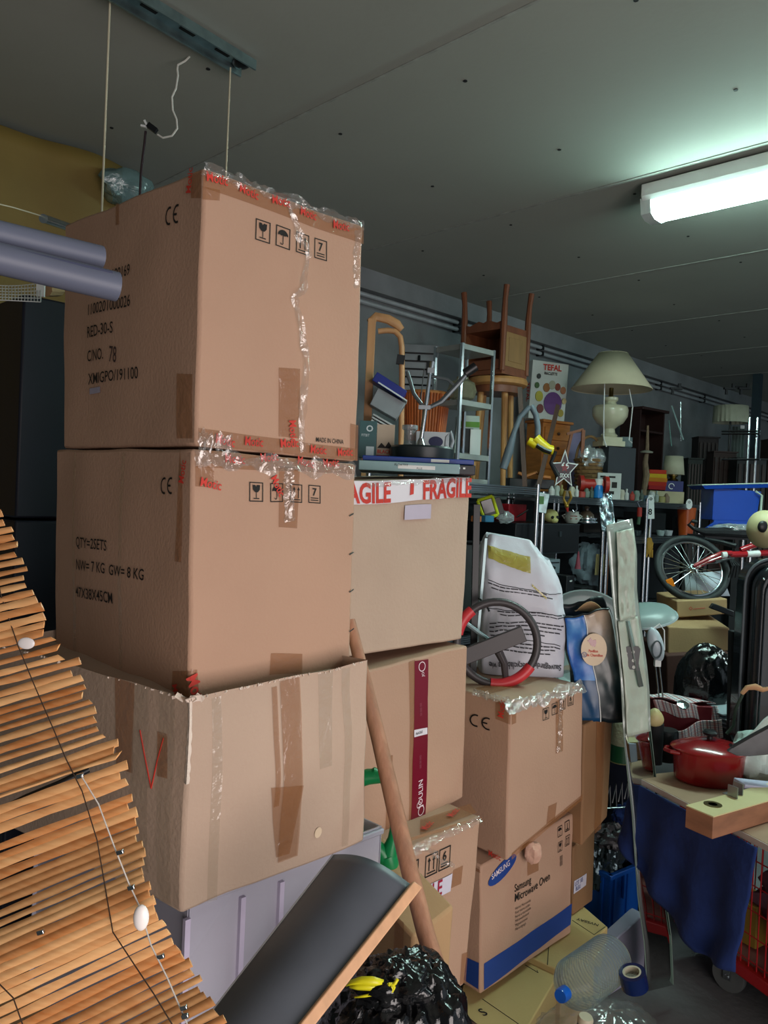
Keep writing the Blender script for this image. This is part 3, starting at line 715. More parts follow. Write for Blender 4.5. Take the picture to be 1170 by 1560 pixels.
# ================================================================== second row of cartons
Fg = Carton('cardboard_box', 'tall carton with FRAGILE tape along its top in the second row', (475, 737), (470, 1028), (716, 727), (704, 985), None, None, 1.8, wL=.38, seed=11, material=CARD2, zb=1.215)
Jo = Carton('cardboard_box', 'carton with a dark red JOULIN tape strip under the FRAGILE carton', (490, 1040), (500, 1330), (712, 983), (706, 1215), None, None, 1.8, wL=.36, seed=12, bulge=.004)
Sx = Carton('cardboard_box', 'taped carton with printed symbols and a white FRAGILE label behind the spade', (560, 1322), (552, 1610), (733, 1243), (708, 1500), None, None, 1.75, wL=.40, seed=13, bulge=.004)
Ce = Carton('cardboard_box', 'carton with CE mark and foil-taped top under the white sack', (778, 1072), (771, 1312), (889, 1034), (886, 1216), (712, 1040), (712, 1285), 2.2, wL=.46, seed=14, zt=1.045)
Sa = Carton('cardboard_box', 'microwave oven carton with a blue band at its bottom', (733, 1320), (732, 1518), (873, 1240), (870, 1413), (704, 1304), (704, 1498), 2.2, wL=.34, seed=15, bulge=.003, zb=.225)
# fragile tape
WT = mat('white_tape', 'D8D2D8', .35, var=.03)
Fg.tape('R', [[(478, 772), (713, 757), (714, 728), (478, 734)]], 'fragile_tape', WT, off=.0016, wr=.0006, n=14)
Fg.text('R', [('FRAGILE', 500, 767, .046, .84, 0, .045), ('FRAGILE', 642, 760, .046, .84, 0, .045)], 'tape_lettering', REDINK, .0042)
mb = MB(); u, v = Fg.uv('R', 626, 744); mb.add([Fg.pt('R', u+a, v+b, .004) for a, b in ((-.012, -.04), (.012, -.035), (.014, .03), (-.01, .035))], [(0, 1, 2, 3)]); mb.build('red_glass_symbol', REDINK, Fg.root)
Fg.tape('R', [[(614, 792), (654, 790), (655, 768), (615, 770)]], 'paper_tape', mat('lilac_tape', 'B8AEBE', .5), off=.005)
wrinkle_strip('clear_film', [Fg.pt('R', u, .985, .003) for u in (.3, .5, .7, .99)], .02, Fg.root, .004, 50)
# joulin tape
MRT = mat('maroon_tape', '6E1226', .3, var=.05)
Jo.tape('R', [[(625, 1257), (647, 1249), (652, 1004), (631, 1007)]], 'printed_tape', MRT, off=.0016)
Jo.text('R', [('JOULIN', 642, 1228, .017, .95, 90, .012)], 'tape_lettering', mat('white_ink', 'D8C8CC', .5), .0028)
Jo.text('R', [(ring2(0, .5, .36, .44, 0, 360, 20), 640, 1243, .03, 1), (ring2(0, 0, .36, .44, 0, 360, 20), 637, 1226, .02, 1), (ring2(0, .5, .36, .44, 0, 360, 20), 642, 1024, .03, 1), ('JO', 645, 1030, .009, .9, 90)], 'tape_emblem', mat('white_ink', '', .5), .0028)
Jo.text('R', [('du Chateau Joulin  www.joulin', 638, 1095, .0048, .9, 90), ('fragile  handle with care', 645, 1094, .0048, .9, 90), ('wine  champagne  delivery', 636, 1178, .0048, .9, 90), ('fragile  handle with care', 643, 1176, .0048, .9, 90)] if False else [('||||| |||| ||||||', 640, 1170, .006, .9, 90), ('|||| |||||| |||||', 641, 1090, .006, .9, 90)], 'fine_print', mat('pink_ink', 'A0505E', .5), .0028)
Jo.tape('R', [[(630, 1123), (650, 1118), (650, 1108), (630, 1112)]], 'white_patch', WT, off=.0026)
Jo.text('R', [('FRAGILE', 632, 1120, .0065, .8)], 'patch_text', INK, .0036)
Jo.tape('R', [[(586, 1272), (595, 1268), (598, 1150), (588, 1152)], [(622, 1258), (628, 1256), (632, 1005), (622, 1008)]], off=.0012)
# box with six symbol
PIC(Sx, 'R', [(GLASS, 616, 1352), (ARR, 646, 1338), (num('6'), 667, 1328)], .052)
Sx.tape('R', [[(600, 1400), (685, 1357), (688, 1330), (600, 1374)]], 'fragile_label', mat('label_white', 'CFC9D6', .5), off=.003)
Sx.text('R', [('FRAGILE', 607, 1394, .036, .80, 0, .02)], 'label_text', mat('crimson_ink', '9C1F3A', .5), .0045)
Sx.tape('R', [[(686, 1353), (702, 1346), (705, 1318), (690, 1325)], [(560, 1300), (733, 1250), (733, 1244), (560, 1296)], [(700, 1500), (709, 1496), (712, 1450), (703, 1453)]], off=.0014)
Sx.tape('T', [[(640, 1272), (726, 1240), (716, 1226), (640, 1250)]], off=.003)
Sx.text('T', [('Motic', 650, 1268, .02, .8, 20, .02), ('Motic', 690, 1248, .02, .8, 20, .02)], 'tape_lettering', REDINK, .006)
wrinkle_strip('clear_film', [Sx.pt('R', *Sx.uv('R', x, y), .004) for x, y in [(615, 1300), (650, 1292), (672, 1312), (690, 1318)]], .02, Sx.root, .005, 50)
wrinkle_strip('clear_film', [Sx.pt('R', u, .99, .004) for u in (.3, .6, .99)], .03, Sx.root, .006, 60)
# ce box
Ce.text('L', [(CE, 717, 1105, .036, 1.25)], 'ce_mark')
PIC(Ce, 'R', [(GLASS, 826, 1098), (UMB, 840, 1090), (ARR, 852, 1083), (num('6'), 864, 1076)], .038)
Ce.tape('L', [[(755, 1095), (778, 1104), (779, 1072), (755, 1064)]], off=.0012)
Ce.tape('R', [[(779, 1104), (786, 1101), (786, 1068), (779, 1070)], [(832, 1255), (845, 1248), (848, 1222), (835, 1228)], [(779, 1310), (887, 1218), (887, 1210), (779, 1300)], [(846, 1148), (857, 1144), (858, 1064), (846, 1068)]], off=.0012)
Ce.tape('T', [[(735, 1062), (880, 1022), (868, 1014), (722, 1050)]], material=TAPE, off=.003)
Ce.text('L', [('Motic', 768, 1095, .02, .8, 85, .02), ('Motic', 745, 1302, .016, .8, 0, .02)], 'tape_lettering', REDINK, .004)
FOIL = film('glossy_foil_tape', 'D8D2C8', .3, .06, .35, 50)
wrinkle_strip('clear_film', [Ce.tri(a, 0, 1)+V((0, -.002, -.01+.004*a)) for a in (-.06, .2, .4, .7, 1.03)], .06, Ce.root, .009, 100, FOIL, 8)
wrinkle_strip('clear_film', [Ce.pt('R', *Ce.uv('R', x, y), .004) for x, y in [(853, 1060), (852, 1100), (850, 1146)]], .02, Ce.root, .004, 40)
wrinkle_strip('clear_film', [Ce.tri(0, b, 1)+V((0, 0, .004)) for b in (.0, .15, .3)], .03, Ce.root, .006, 40, FOIL, 6)
# microwave carton
BB = mat('blue_print', '1E3F86', .6, var=.05)
Sa.tape('R', [[(737, 1508), (869, 1408), (871, 1376), (737, 1468)]], 'blue_band', BB, off=.001)
Sa.tape('L', [[(706, 1492), (729, 1507), (730, 1467), (706, 1456)]], 'blue_band', BB, off=.001)
u, v = Sa.uv('R', 765, 1325); Wd, Hh = Sa.size('R')
mb = MB(); mb.add([Sa.pt('R', u+(.068*math.cos(a*.26))/Wd, v+(.024*math.sin(a*.26)+.016*math.cos(a*.26))/Hh, .002) for a in range(24)], [tuple(range(24))]); mb.build('oval_logo', BB, Sa.root)
Sa.text('R', [('SAMSUNG', 748, 1340, .016, .85, 8, .015)], 'logo_text', mat('white_ink', '', .5), .003)
Sa.text('R', [('Samsung', 783, 1359, .021, .84, 0), ('Microwave Oven', 783, 1374, .023, .84, 0)], 'printed_text')
Sa.text('R', [(t_, 784, 1386+i*6.4, .0075, .95, 0, 0) for i, t_ in enumerate(['Horno Microondas', 'Four micro-ondes', 'Forno a microonde', 'Mikrowellenherd', 'Magnetronoven', 'Mikrovågsugn'])], 'small_print')
FBS = merge(fr(.9, .07), bar(.42, .2, .5, .8), bar(.2, .14, .7, .22))
Sa.text('R', [(GLASS, 849, 1299, .03, 1), (ARR, 860, 1290, .03, 1), (UMB, 849, 1276, .03, 1), (FBS, 860, 1268, .03, 1), ('||||', 852, 1310, .012, 1), ('||||', 852, 1318, .012, 1)], 'handling_symbols')
Sa.tape('R', [[(803, 1334), (820, 1326), (820, 1296), (803, 1304)]], off=.0014)
Sa.tape('L', [[(704, 1310), (731, 1325), (732, 1330), (704, 1316)]], off=.001)
o = MB(K(812, 1298, 2.32)).ball((0, 0, 0), (13, 11, 17), 14, amp=.25, fr=1.6, seed=2).build('paper_wad', mat('pinkish_paper', 'C69C88', .8, bump=.4)); tag(o, 'pinkish paper wad poking out of the microwave carton hand hole', 'paper')

# ---- boxes behind
Mb = Carton('cardboard_box', 'brown taped carton behind the CE carton under the shopping bag', (890, 1105), (886, 1290), (934, 1080), (926, 1245), None, None, 2.52, wL=.35, material=CARDB, seed=21, bulge=.002)
Nb = Carton('cardboard_box', 'brown carton with a small white stock label, standing behind the microwave carton', (874, 1292), (868, 1478), (907, 1262), (902, 1400), None, None, 2.66, wL=.3, material=CARDB, seed=22, bulge=.002, zb=.222)
Mb.tape('R', [[(905, 1270), (915, 1262), (920, 1090), (908, 1096)]], off=.002)
Nb.tape('R', [[(873, 1362), (892, 1348), (893, 1330), (874, 1342)]], 'stock_label', mat('label_white', '', .5), off=.002)
Nb.text('R', [('LOT 105', 875, 1350, .014, .7, 0), ('BLEU', 876, 1357, .014, .7, 0)], 'label_text', mat('blue_ink', '2A3F80', .6), .003)

# plain cartons under the rear stack, down to the floor
def plainbox(label, X0, X1, Y0, Y1, Z0_, Z1, material=CARD3, name='cardboard_box', cat='cardboard box', **k):
    return tag(MB().box(((X0+X1)/2, (Y0+Y1)/2, (Z0_+Z1)/2), (X1-X0, Y1-Y0, Z1-Z0_)).build(name, material, bev=.004, **k), label, cat)
q = Sx.c
plainbox('brown carton on the floor beneath the carton with the white FRAGILE label', 1.26, 1.62, 1.235, 1.62, 0, .345, CARDB)
# low dark carton seen under the handle
Lo = Carton('cardboard_box', 'shadowed carton with brown tape between the dark panel and the spade', (630, 1428), (622, 1580), (640, 1420), (632, 1570), (500, 1290), (500, 1500), 1.5, wL=.35, wR=.12, material=CARD3, seed=31, bulge=.002)
Lo.tape('L', [[(598, 1490), (612, 1500), (616, 1405), (602, 1395)]], off=.0015)
# flat yellowish cartons on the floor
zt = .22
def slabpx(px, z1, z0=0):
    mb = MB(); P = [pz(x, y, z1) for x, y in px]; n = len(P)
    mb.add([(p.x, p.y, z1) for p in P]+[(p.x, p.y, z0) for p in P], [tuple(range(n)), tuple(reversed(range(n, 2*n)))]+[(k, n+k, n+(k+1) % n, (k+1) % n) for k in range(n)]); return mb
p_ = pz(860, 1440, .22)
F1 = thing('flat_carton', 'pale tan flat carton on the floor jutting out right of the microwave carton', 'cardboard box', (p_.x, p_.y, 0))
slabpx([(740, 1425), (868, 1362), (926, 1412), (857, 1481)], .219).build('carton_body', CARDY, F1, bev=.004)
def inkline(par, pts, z, w=.0012): MB().tube([pz(x, y, z) for x, y in pts], w, 4).build('seam', INK, par)
inkline(F1, [(872, 1402), (905, 1424), (922, 1412)], .2195); inkline(F1, [(836, 1439), (834, 1470)], .2195)
p0_, p1_ = pz(913, 1408, .2206), pz(873, 1396, .2206); a_ = math.degrees(math.atan2(p1_.y-p0_.y, p1_.x-p0_.x))
mb = MB(Matrix.Translation((p0_.x, p0_.y, .2206)) @ Matrix.Rotation(R(a_), 4, 'Z') @ Matrix.Rotation(R(-90), 4, 'X'))
write(mb, 'NVSSAY', 0, 0, .016, 0, .9, .01); mb.build('printed_text', INK, F1, smooth=0)
p_ = pz(760, 1530, .2)
F2 = thing('flat_carton', 'tan flat carton lying in front of the microwave carton with black lettering', 'cardboard box', (p_.x, p_.y, 0))
slabpx([(704, 1500), (796, 1452), (850, 1486), (778, 1610), (690, 1610)], .2).build('carton_body', CARDY, F2, bev=.004)
inkline(F2, [(800, 1470), (820, 1482), (818, 1478)], .2005); inkline(F2, [(735, 1522), (790, 1560)], .2005)
p0_ = pz(737, 1548, .2012)
mb = MB(Matrix.Translation((p0_.x, p0_.y, .2012)) @ Matrix.Rotation(R(-12), 4, 'Z') @ Matrix.Rotation(R(-90), 4, 'X'))
write(mb, 'S', 0, 0, .03, 0, .9, .02); mb.build('printed_text', INK, F2, smooth=0)

# ---- white sack on the CE carton
zc = 1.047
m_ = G(787, 2.64, zc)
SACK = mat('white_sack', 'C3C4CE', .5, scale=7, var=.04, bump=.25, bscale=14)
sk = thing('white_sack', 'bulging white plastic sack with black print standing on the CE carton', 'sack', org(m_))
def sackp(u, v):
    a = u*2*math.pi; z = 205*v
    half = 63*(1-.36*max(0, (v-.6)/.4)**2.2); cx = -22*max(0, v-.45)/.55+4
    dy = 48*(1-.7*(max(0, v-.55)/.45)**2)
    ca, sa = math.cos(a), math.sin(a); ex = .55
    x = cx+half*math.copysign(abs(ca)**ex, ca); y = dy*math.copysign(abs(sa)**ex, sa)
    k = noise.noise_vector(V((ca*1.5, sa*1.5, v*4)))*5+noise.noise_vector(V((ca*4, sa*4, v*9)))*2.2*(1 if 0 < v < 1 else 0)
    return (x+k.x, y+k.y, z+(k.z if v > .05 else 0)-(8*ca*ca if v > .9 else 0)+(-.16*(x+30) if v > .4 else 0)*min(1, (v-.4)*3 if v > .4 else 0))
mb = MB(m_); mb.grid(sackp, 64, 40)
mb.grid(lambda u, v: V(sackp(u, 1))*(1-v)+V((-20, 0, 203))*v, 64, 4); mb.grid(lambda u, v: V(sackp(1-u, 0))*(1-v)+V((0, 0, 0))*v, 64, 2)
mb.build('sack_body', SACK, sk, smooth=60)
def sackt(x, z, off=2.0):
    v = z/205; best = min((abs(sackp(u/200, v)[0]-x), u/200) for u in range(104, 198)); p = sackp(best[1], v); return (x, p[1]-off, p[2]+(z-205*v))
def onsack(mb, fn2): pass
mb = MB(m_)
rows = [(92, -40, 58), (87, -36, 55), (75, -50, 55), (70, -50, 50), (64, -50, 50), (58, -48, 30), (44, -55, 52), (39, -55, 48), (33, -55, 40), (128, -55, 20), (123, -50, 30)]
for z, x0, x1 in rows:
    x = x0
    while x < x1:
        wd_ = random.uniform(4, 11); h_ = 1.7
        q = [sackt(x, z), sackt(x+wd_, z), sackt(x+wd_, z+h_), sackt(x, z+h_)]; mb.add(q, [(0, 1, 2, 3)]); x += wd_+1.6
mb.build('small_print', mat('grey_ink', '35343A', .7), sk)
for z in (96, 133, 52):
    mb = MB(m_); mb.tube([sackt(x, z-(x+50)*.03, 1.2) for x in range(-55, 56, 5)], .5, 4); mb.build('printed_line', INK, sk)
vs, fs = letters('Bouygudab vivreable a vie', .02)
mb = MB(m_)
def st(txt, x, z, h):
    vs, fs = letters(txt, .02); mb.add([sackt(x-q.x*h*.8, z-q.y*h, 2.6) for q in vs], fs)
st('Sauvegardons', 58, 20, 8); st('recyclable a vie', 8, 18, 8); mb.build('large_print', mat('grey_ink', '', .7), sk)
YS = film('yellow_patch', 'A89A2A', .75, .2, .08)
mb = MB(m_); mb.grid(lambda u, v: sackt(-56+62*u, 166+22*v-10*u, 2.4), 16, 6); mb.build('yellow_print', YS, sk)
mb = MB(m_); mb.grid(lambda u, v: sackt(8+22*u, 138-18*u+4*v, 2.2), 8, 2); mb.build('yellow_stripe', YS, sk)

# ---- steering wheel leaning on the sack
SWM = mat('charcoal_plastic', '3B3638', .45, var=.08)
m_ = K(742, 977, 2.43)
sw = thing('steering_wheel', 'dark grey steering wheel with red grips leaning against the white sack', 'steering wheel', org(m_))
cx, cz, rx, rz, tl = 14, 0, 61, 61, .35
def rim(a): return (cx+rx*math.cos(a), -8+18*math.sin(a)*tl, cz+rz*math.sin(a))
MB(m_).tube([rim(R(a)) for a in range(0, 360, 8)], 6.2, 12, closed=True).build('rim', SWM, sw)
red = mat('red_grip', 'C8323A', .4)
MB(m_).tube([rim(R(a)) for a in range(-98, -28, 6)], [8.2]*12, 12).build('grip', red, sw)
MB(m_).tube([rim(R(a)) for a in range(130, 171, 5)], [8.5]*9, 12).build('grip', red, sw)
mb = MB(m_); mb.box((cx-12, -12, cz-6), (112, 9, 24), (0, -24, 0)); mb.build('cross_bar', SWM, sw, bev=.002)
mb = MB(m_); mb.tube([(cx+2, -12, cz-12), (cx+12, -10, cz-30), (cx+16, -8, cz-56)], [7, 6, 5], 8); mb.build('lower_spoke', SWM, sw, bev=.001)
# black stand with steel leg behind the sack
m_ = G(716, 2.5, 1.05)
g = thing('folding_stand', 'black folding stand with a pale steel leg behind the steering wheel', 'stand', org(m_))
MB(m_).box((2, 6, 130), (10, 8, 262), (0, -1.5, 0)).build('black_leg', BLACK, g, bev=.001)
MB(m_).box((12, 10, 105), (4, 5, 210), (0, 2, 0)).build('steel_leg', mat('pale_steel', '8FA3A6', .4, .6), g)
MB(m_).tube([(8, 2, 118), (18, -6, 112), (24, -4, 100)], 1.6, 6).build('cord', BLACK, g)
MB(m_).tube([(-40, -25, 98), (-10, -25, 82), (10, -22, 68), (25, -20, 58)], 3.4, 8).build('bent_tube', mat('pale_steel', '', .4), g)

# ---- shopping bag
m_ = G(895, 2.62, Mb.c[0, 0, 1].z+.004)
sb = thing('shopping_bag', 'blue and photo-printed shopping bag with a round badge behind the white sack', 'shopping bag', org(m_))
def bagp(u, v):  # front u 0..1, v 0..1
    x = (-16-34*v)*(1-u)+(52-36*v**1.5)*u
    lean = 0
    z = 170*v*(1-.10*(1-u)); y = -26-6*math.sin(math.pi*u)*(.5+.5*v)
    n_ = noise.noise_vector(V((u*3, v*4, 5)))*3.5+noise.noise_vector(V((u*8, v*9, 5)))*1.4
    return (x+lean+n_.x, y+n_.y, z+n_.z)
def btex():
    mt = bpy.data.materials.new('bag_print'); mt.use_nodes = True; nt = mt.node_tree; N = nt.nodes; L = nt.links; b = N['Principled BSDF']; b.inputs['Roughness'].default_value = .3
    uvn = N.new('ShaderNodeVertexColor'); uvn.layer_name = 'uvc'; sp_ = N.new('ShaderNodeSeparateColor'); L.new(uvn.outputs[0], sp_.inputs[0])
    nz = N.new('ShaderNodeTexNoise'); nz.inputs['Scale'].default_value = 14; nz.inputs['Detail'].default_value = 6; tc = N.new('ShaderNodeTexCoord'); L.new(tc.outputs['Object'], nz.inputs[0])
    a = N.new('ShaderNodeValToRGB'); a.color_ramp.elements[0].position = .35; a.color_ramp.elements[0].color = lin('1450A8'); a.color_ramp.elements[1].position = .8; a.color_ramp.elements[1].color = lin('5C9AD2')
    L.new(nz.outputs[0], a.inputs[0])
    c = N.new('ShaderNodeValToRGB'); c.color_ramp.elements[0].position = .0; c.color_ramp.elements[0].color = lin('101A20'); c.color_ramp.elements[1].position = 1; c.color_ramp.elements[1].color = lin('B09A84')
    e = c.color_ramp.elements.new(.38); e.color = lin('24363A'); e = c.color_ramp.elements.new(.7); e.color = lin('6E6C68')
    ad = N.new('ShaderNodeMath'); ad.operation = 'MULTIPLY_ADD'; L.new(nz.outputs[0], ad.inputs[0]); ad.inputs[1].default_value = .6; 
    sb_ = N.new('ShaderNodeMath'); sb_.operation = 'SUBTRACT'; L.new(sp_.outputs[1], sb_.inputs[0]); sb_.inputs[1].default_value = .3; L.new(sb_.outputs[0], ad.inputs[2]); L.new(ad.outputs[0], c.inputs[0])
    d_ = N.new('ShaderNodeValToRGB'); d_.color_ramp.elements[0].color = lin('16384A'); d_.color_ramp.elements[1].color = lin('1A4A7C'); L.new(nz.outputs[0], d_.inputs[0])
    gt = N.new('ShaderNodeMath'); gt.operation = 'GREATER_THAN'; L.new(sp_.outputs[1], gt.inputs[0]); gt.inputs[1].default_value = .38
    m0 = N.new('ShaderNodeMix'); m0.data_type = 'RGBA'; L.new(gt.outputs[0], m0.inputs['Factor']); L.new(d_.outputs[0], m0.inputs['A']); L.new(a.outputs[0], m0.inputs['B'])
    g2 = N.new('ShaderNodeMath'); g2.operation = 'GREATER_THAN'; L.new(sp_.outputs[0], g2.inputs[0]); g2.inputs[1].default_value = .42
    m1 = N.new('ShaderNodeMix'); m1.data_type = 'RGBA'; L.new(g2.outputs[0], m1.inputs['Factor']); L.new(m0.outputs['Result'], m1.inputs['A']); L.new(c.outputs[0], m1.inputs['B'])
    L.new(m1.outputs['Result'], b.inputs['Base Color']); return mt
n_ = 26; mb = MB(m_); mb.grid(bagp, n_, n_)
fo = mb.build('front_panel', btex(), sb, solid=.001, smooth=70)
ca_ = fo.data.color_attributes.new('uvc', 'FLOAT_COLOR', 'POINT')
for j in range(n_+1):
    for i in range(n_+1): ca_.data[j*(n_+1)+i].color = (i/n_, j/n_, 0, 1)
DB = mat('dark_bag', '14191E', .35, var=.2)
mb = MB(m_)
mb.grid(lambda u, v: (bagp(1, v)[0]+2+14*u, bagp(1, v)[1]+50*u, bagp(1, v)[2]*(1-.02*u)), 8, n_)
mb.grid(lambda u, v: (bagp(0, v)[0]+6*u, bagp(0, v)[1]+50*u, bagp(0, v)[2]), 8, n_)
mb.grid(lambda u, v: (bagp(u, v)[0]*1.02+6, bagp(u, v)[1]+50, bagp(u, v)[2]*1.08), n_, n_)
mb.build('side_panels', DB, sb, solid=.001, smooth=70)
MB(m_).tube([tuple(V(bagp(.42, v/20))+V((0, -1.2, 0))) for v in range(21)], .9, 5).build('seam_piping', WHITE, sb)
MB(m_).tube([tuple(V(bagp(u/20, 1))+V((0, -1, 0))) for u in range(21)]+[tuple(V(bagp(1, 1))+V((14, 50, -4)))], 1.6, 5).build('rim_binding', BLACK, sb)
bx, _, bz = bagp(.5, .66); by_ = bagp(.5, .66)[1]
mb = MB(m_); mb.prism([(bx+19*math.cos(R(a)), bz+24*math.sin(R(a))) for a in range(0, 360, 12)], by_-6, by_-3.5); mb.build('round_badge', mat('badge_cream', 'CDB89C', .5), sb)
mb = MB(m_); mb.prism([(bx-5+x, bz+6+z) for x, z in ((0, 0), (6, -2), (8, 4), (7, 9), (2, 8), (-1, 12), (-3, 8), (-6, 7), (-2, 4))], by_-6.6, by_-6.1); mb.build('red_emblem', RED, sb)
mb = MB(m_); write(mb, 'Pavillon', bx-8, bz-4, 4, by_-6.6, .8, .02); write(mb, 'de Chamillon', bx-11, bz-10, 4, by_-6.6, .8, .02); mb.build('badge_text', REDINK, sb)
mb = MB(m_); v_, f_ = ring2(bx-14, bz-8, 3.2, 4, 0, 360, 14); mb.add([(x, by_-6.6, z) for x, z in v_], f_); write(mb, 'U', bx-15.6, bz-10, 4, by_-6.6, .8, .03); mb.build('letter_mark', BB, sb)
mb = MB(m_); mb.grid(lambda u, v: (-28+44*u, -10+8*v, 160+16*math.sin(math.pi*u)*(1-v)), 8, 3); mb.build('inner_flap', CARD3, sb, solid=.002)

# ================================================================== shelving along the back wall
ZT = 1.70; YF, YB = 2.55, 3.3
WIRE = mat('shelf_wire', '9AA2A6', .28, 1, var=.1)
def wire_shelf(X0, X1, z, g, Y0=YF, Y1=YB):
    mb = MB(); [mb.box(((X0+X1)/2, Y0, z-.005-.011*q_), (X1-X0, .008, .007)) for q_ in range(4)]; mb.box(((X0+X1)/2, Y1, z-.006), (X1-X0, .008, .008))
    for i in range(7): y = Y0+.05+(Y1-Y0-.1)*i/6; mb.box(((X0+X1)/2, y, z-.006), (X1-X0, .05, .006))
    mb.build('wire_shelf', WIRE, g)
def rack(name, label, X0, X1, levels, ztop):
    g = thing(name, label, 'shelving', (X0, YF, 0))
    for X in (X0, X1):
        for Y in (YF, YB): MB().tube([(X, Y, 0), (X, Y, ztop)], .013, 12).build('post', CHROME, g)
    for z in levels: wire_shelf(X0, X1, z, g)
    return g
xs = [onY(px, YF, 1.6).x for px in (560, 818, 920, 985, 1066)]
rack('wire_shelving', 'chrome wire shelving rack behind the white sack, left of the mirror strip', xs[0], xs[1], (ZT, .9), 1.72)
rack('wire_shelving', 'chrome wire shelving rack with small ornaments left of the foil pouch', xs[1]+.06, xs[2], (1.66, .9), 1.68)
rack('wire_shelving', 'narrow chrome wire shelving bay between the foil pouch and the door plate', xs[2]+.06, xs[3], (1.66, 1.41, .9), 1.68)
rack('wire_shelving', 'chrome wire shelving rack furthest along the wall behind the bicycle wheel', xs[3]+.06, xs[4], (1.66, 1.41, .9), 1.68)
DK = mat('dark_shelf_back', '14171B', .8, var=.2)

# ---- things on the flat boxes above the FRAGILE carton
zf = max(Fg.c[k].z for k in Fg.c if k[2] == 1)+.004
def flatbox(px0, px1, d, z, h, dy, material, label, name='flat_box', yaw=None, cat='box'):
    p, q = onD(px0, d, z), onD(px1, d, z); c = (p+q)/2; a = math.atan2((q-p).y, (q-p).x)
    m_ = Matrix.Translation((c.x, c.y, z)) @ Matrix.Rotation(a, 4, 'Z')
    return tag(MB(m_).box((0, dy/2, h/2), ((q-p).length, dy, h)).build(name, material, bev=.002), label, cat), m_, (q-p).length
bA, mA, wA = flatbox(546, 700, 2.12, zf, .026, .26, simple('7FA0A4', .4), 'pale teal flat game box lying on top of the FRAGILE carton')
mb = MB(mA); mb.box((.02, -.0006, .013), (.10, .0008, .010)); 
mb.build('white_strip', WHITE, bA)
mb = MB(mA); write(mb, 'FLOATFIT', -.04, .015, .006, -.0012); write(mb, 'PLUS', .02, .008, .005, -.0012); mb.build('box_text', INK, bA)
bB, mB, wB = flatbox(552, 722, 2.16, zf+.028, .014, .24, simple('1B3C8C', .35), 'dark blue flat box lying on the pale teal game box')
mb = MB(mB); mb.box((.06, -.0006, .007), (.05, .0008, .008)); mb.build('white_label', WHITE, bB)
bC, mC, wC = flatbox(676, 724, 2.14, zf, .026, .2, simple('1A1E24', .4), 'small black box with white icons at the right end of the flat boxes')
mb = MB(mC); [mb.box((-.03+.014*i, -.0006, .017), (.006, .0008, .005)) for i in range(4)]; mb.build('white_icons', WHITE, bC)
zg = zf+.0425
# black round base with chrome stand
m_ = G(642, 2.30, zg); 
st_ = thing('chrome_stand', 'chrome folding stand with a thick black round base on the dark blue flat box', 'stand', org(m_))
MB(m_).lathe([(46, 0), (49, 2), (49, 17), (46, 20), (0, 20)], 48).build('round_base', mat('dark_rubber', '1A2428', .35), st_)
mb = MB(m_); mb.tube([(-3, 0, 20), (2, 0, 70), (8, 0, 140)], [3.4, 3.4, 3], 12); mb.tube([(8, 0, 135), (10, 0, 150)], 4, 10); mb.lathe([(9, 0), (3, 14)], 10, (-2, 0, 20)); mb.build('chrome_pole', CHROME, st_)
mb = MB(m_); mb.box((1, 0, 80), (18, 8, 6)).box((8, 0, 136), (10, 8, 8)); mb.tube([(2, -6, 84), (6, -6, 132)], 1, 6); mb.tube([(-6, 4, 82), (-2, 4, 140)], 1, 6); mb.build('clamps', STEEL, st_)
GS = mat('grey_arm', '5A6266', .35, .5)
mb = MB(m_); mb.tube([(4, 0, 78), (26, 0, 90), (52, 0, 120), (66, 0, 138)], [3, 4, 4, 3], 8); mb.build('support_arm', GS, st_)
mb = MB(m_); mb.tube([(0, 0, 80), (-16, 2, 100), (-28, 2, 134)], [3, 3, 3], 8); mb.tube([(10, 0, 128), (34, 0, 124), (44, 0, 116)], 2.4, 8); mb.build('support_arm', GS, st_)
MB(m_).tube([(60, 0, 134), (76, 0, 146)], [7, 7], 12).build('rubber_foot', BLACK, st_)
MB(m_).tube([(38, -10, 2), (46, -12, 30), (42, -10, 44), (36, -10, 36), (34, -10, 6)], 2.4, 8).build('hook', simple('8E9AA0', .4), st_)
# small boxes left of the stand
m_ = G(560, 2.30, zg)
o = MB(m_).box((-1, 10, 28), (26, 20, 56)).build('small_box', simple('2B5558', .4), bev=.0005); tag(o, 'small dark green printed box at the left end above the FRAGILE carton', 'box')
mb = MB(m_); write(mb, 'O', -4, 40, 9, -.6, 1, .04); write(mb, 'FITBIT', -11, 32, 4, -.6, .8); mb.box((3, -.5, 10), (12, .4, 14)); mb.build('box_print', simple('B9CDD0'), o)
m_ = G(586, 2.32, zg)
o = MB(m_).box((0, 10, 26), (27, 20, 52)).build('small_box', simple('A99C88', .6), bev=.0005); tag(o, 'small beige box with red lettering beside the green printed box', 'box')
mb = MB(m_); write(mb, 'BLACK', -12, 8, 5.5, -.5, .9, .03); mb.build('box_text', REDINK, o)
mb = MB(m_); mb.prism([(-12, 16), (-6, 24), (0, 18), (5, 26), (12, 16)], -.6, -.2); mb.build('mountain_print', INK, o)
mb = MB(m_); mb.box((0, -.4, 3), (26, .4, 5)); mb.build('red_band', RED, o)
m_ = G(652, 2.55, ZT+.001); 
o = MB(m_).box((5, 12, 29), (50, 22, 56)).build('small_box', simple('AEB9BE', .5), bev=.0005); tag(o, 'white box with a dark blue oval behind the chrome stand', 'box')
mb = MB(m_); mb.prism([(10+11*math.cos(a*.3), 42+8*math.sin(a*.3)) for a in range(21)], .2, .8); mb.build('oval_print', simple('141E48'), o)
m_ = G(622, 2.6, ZT+.001)
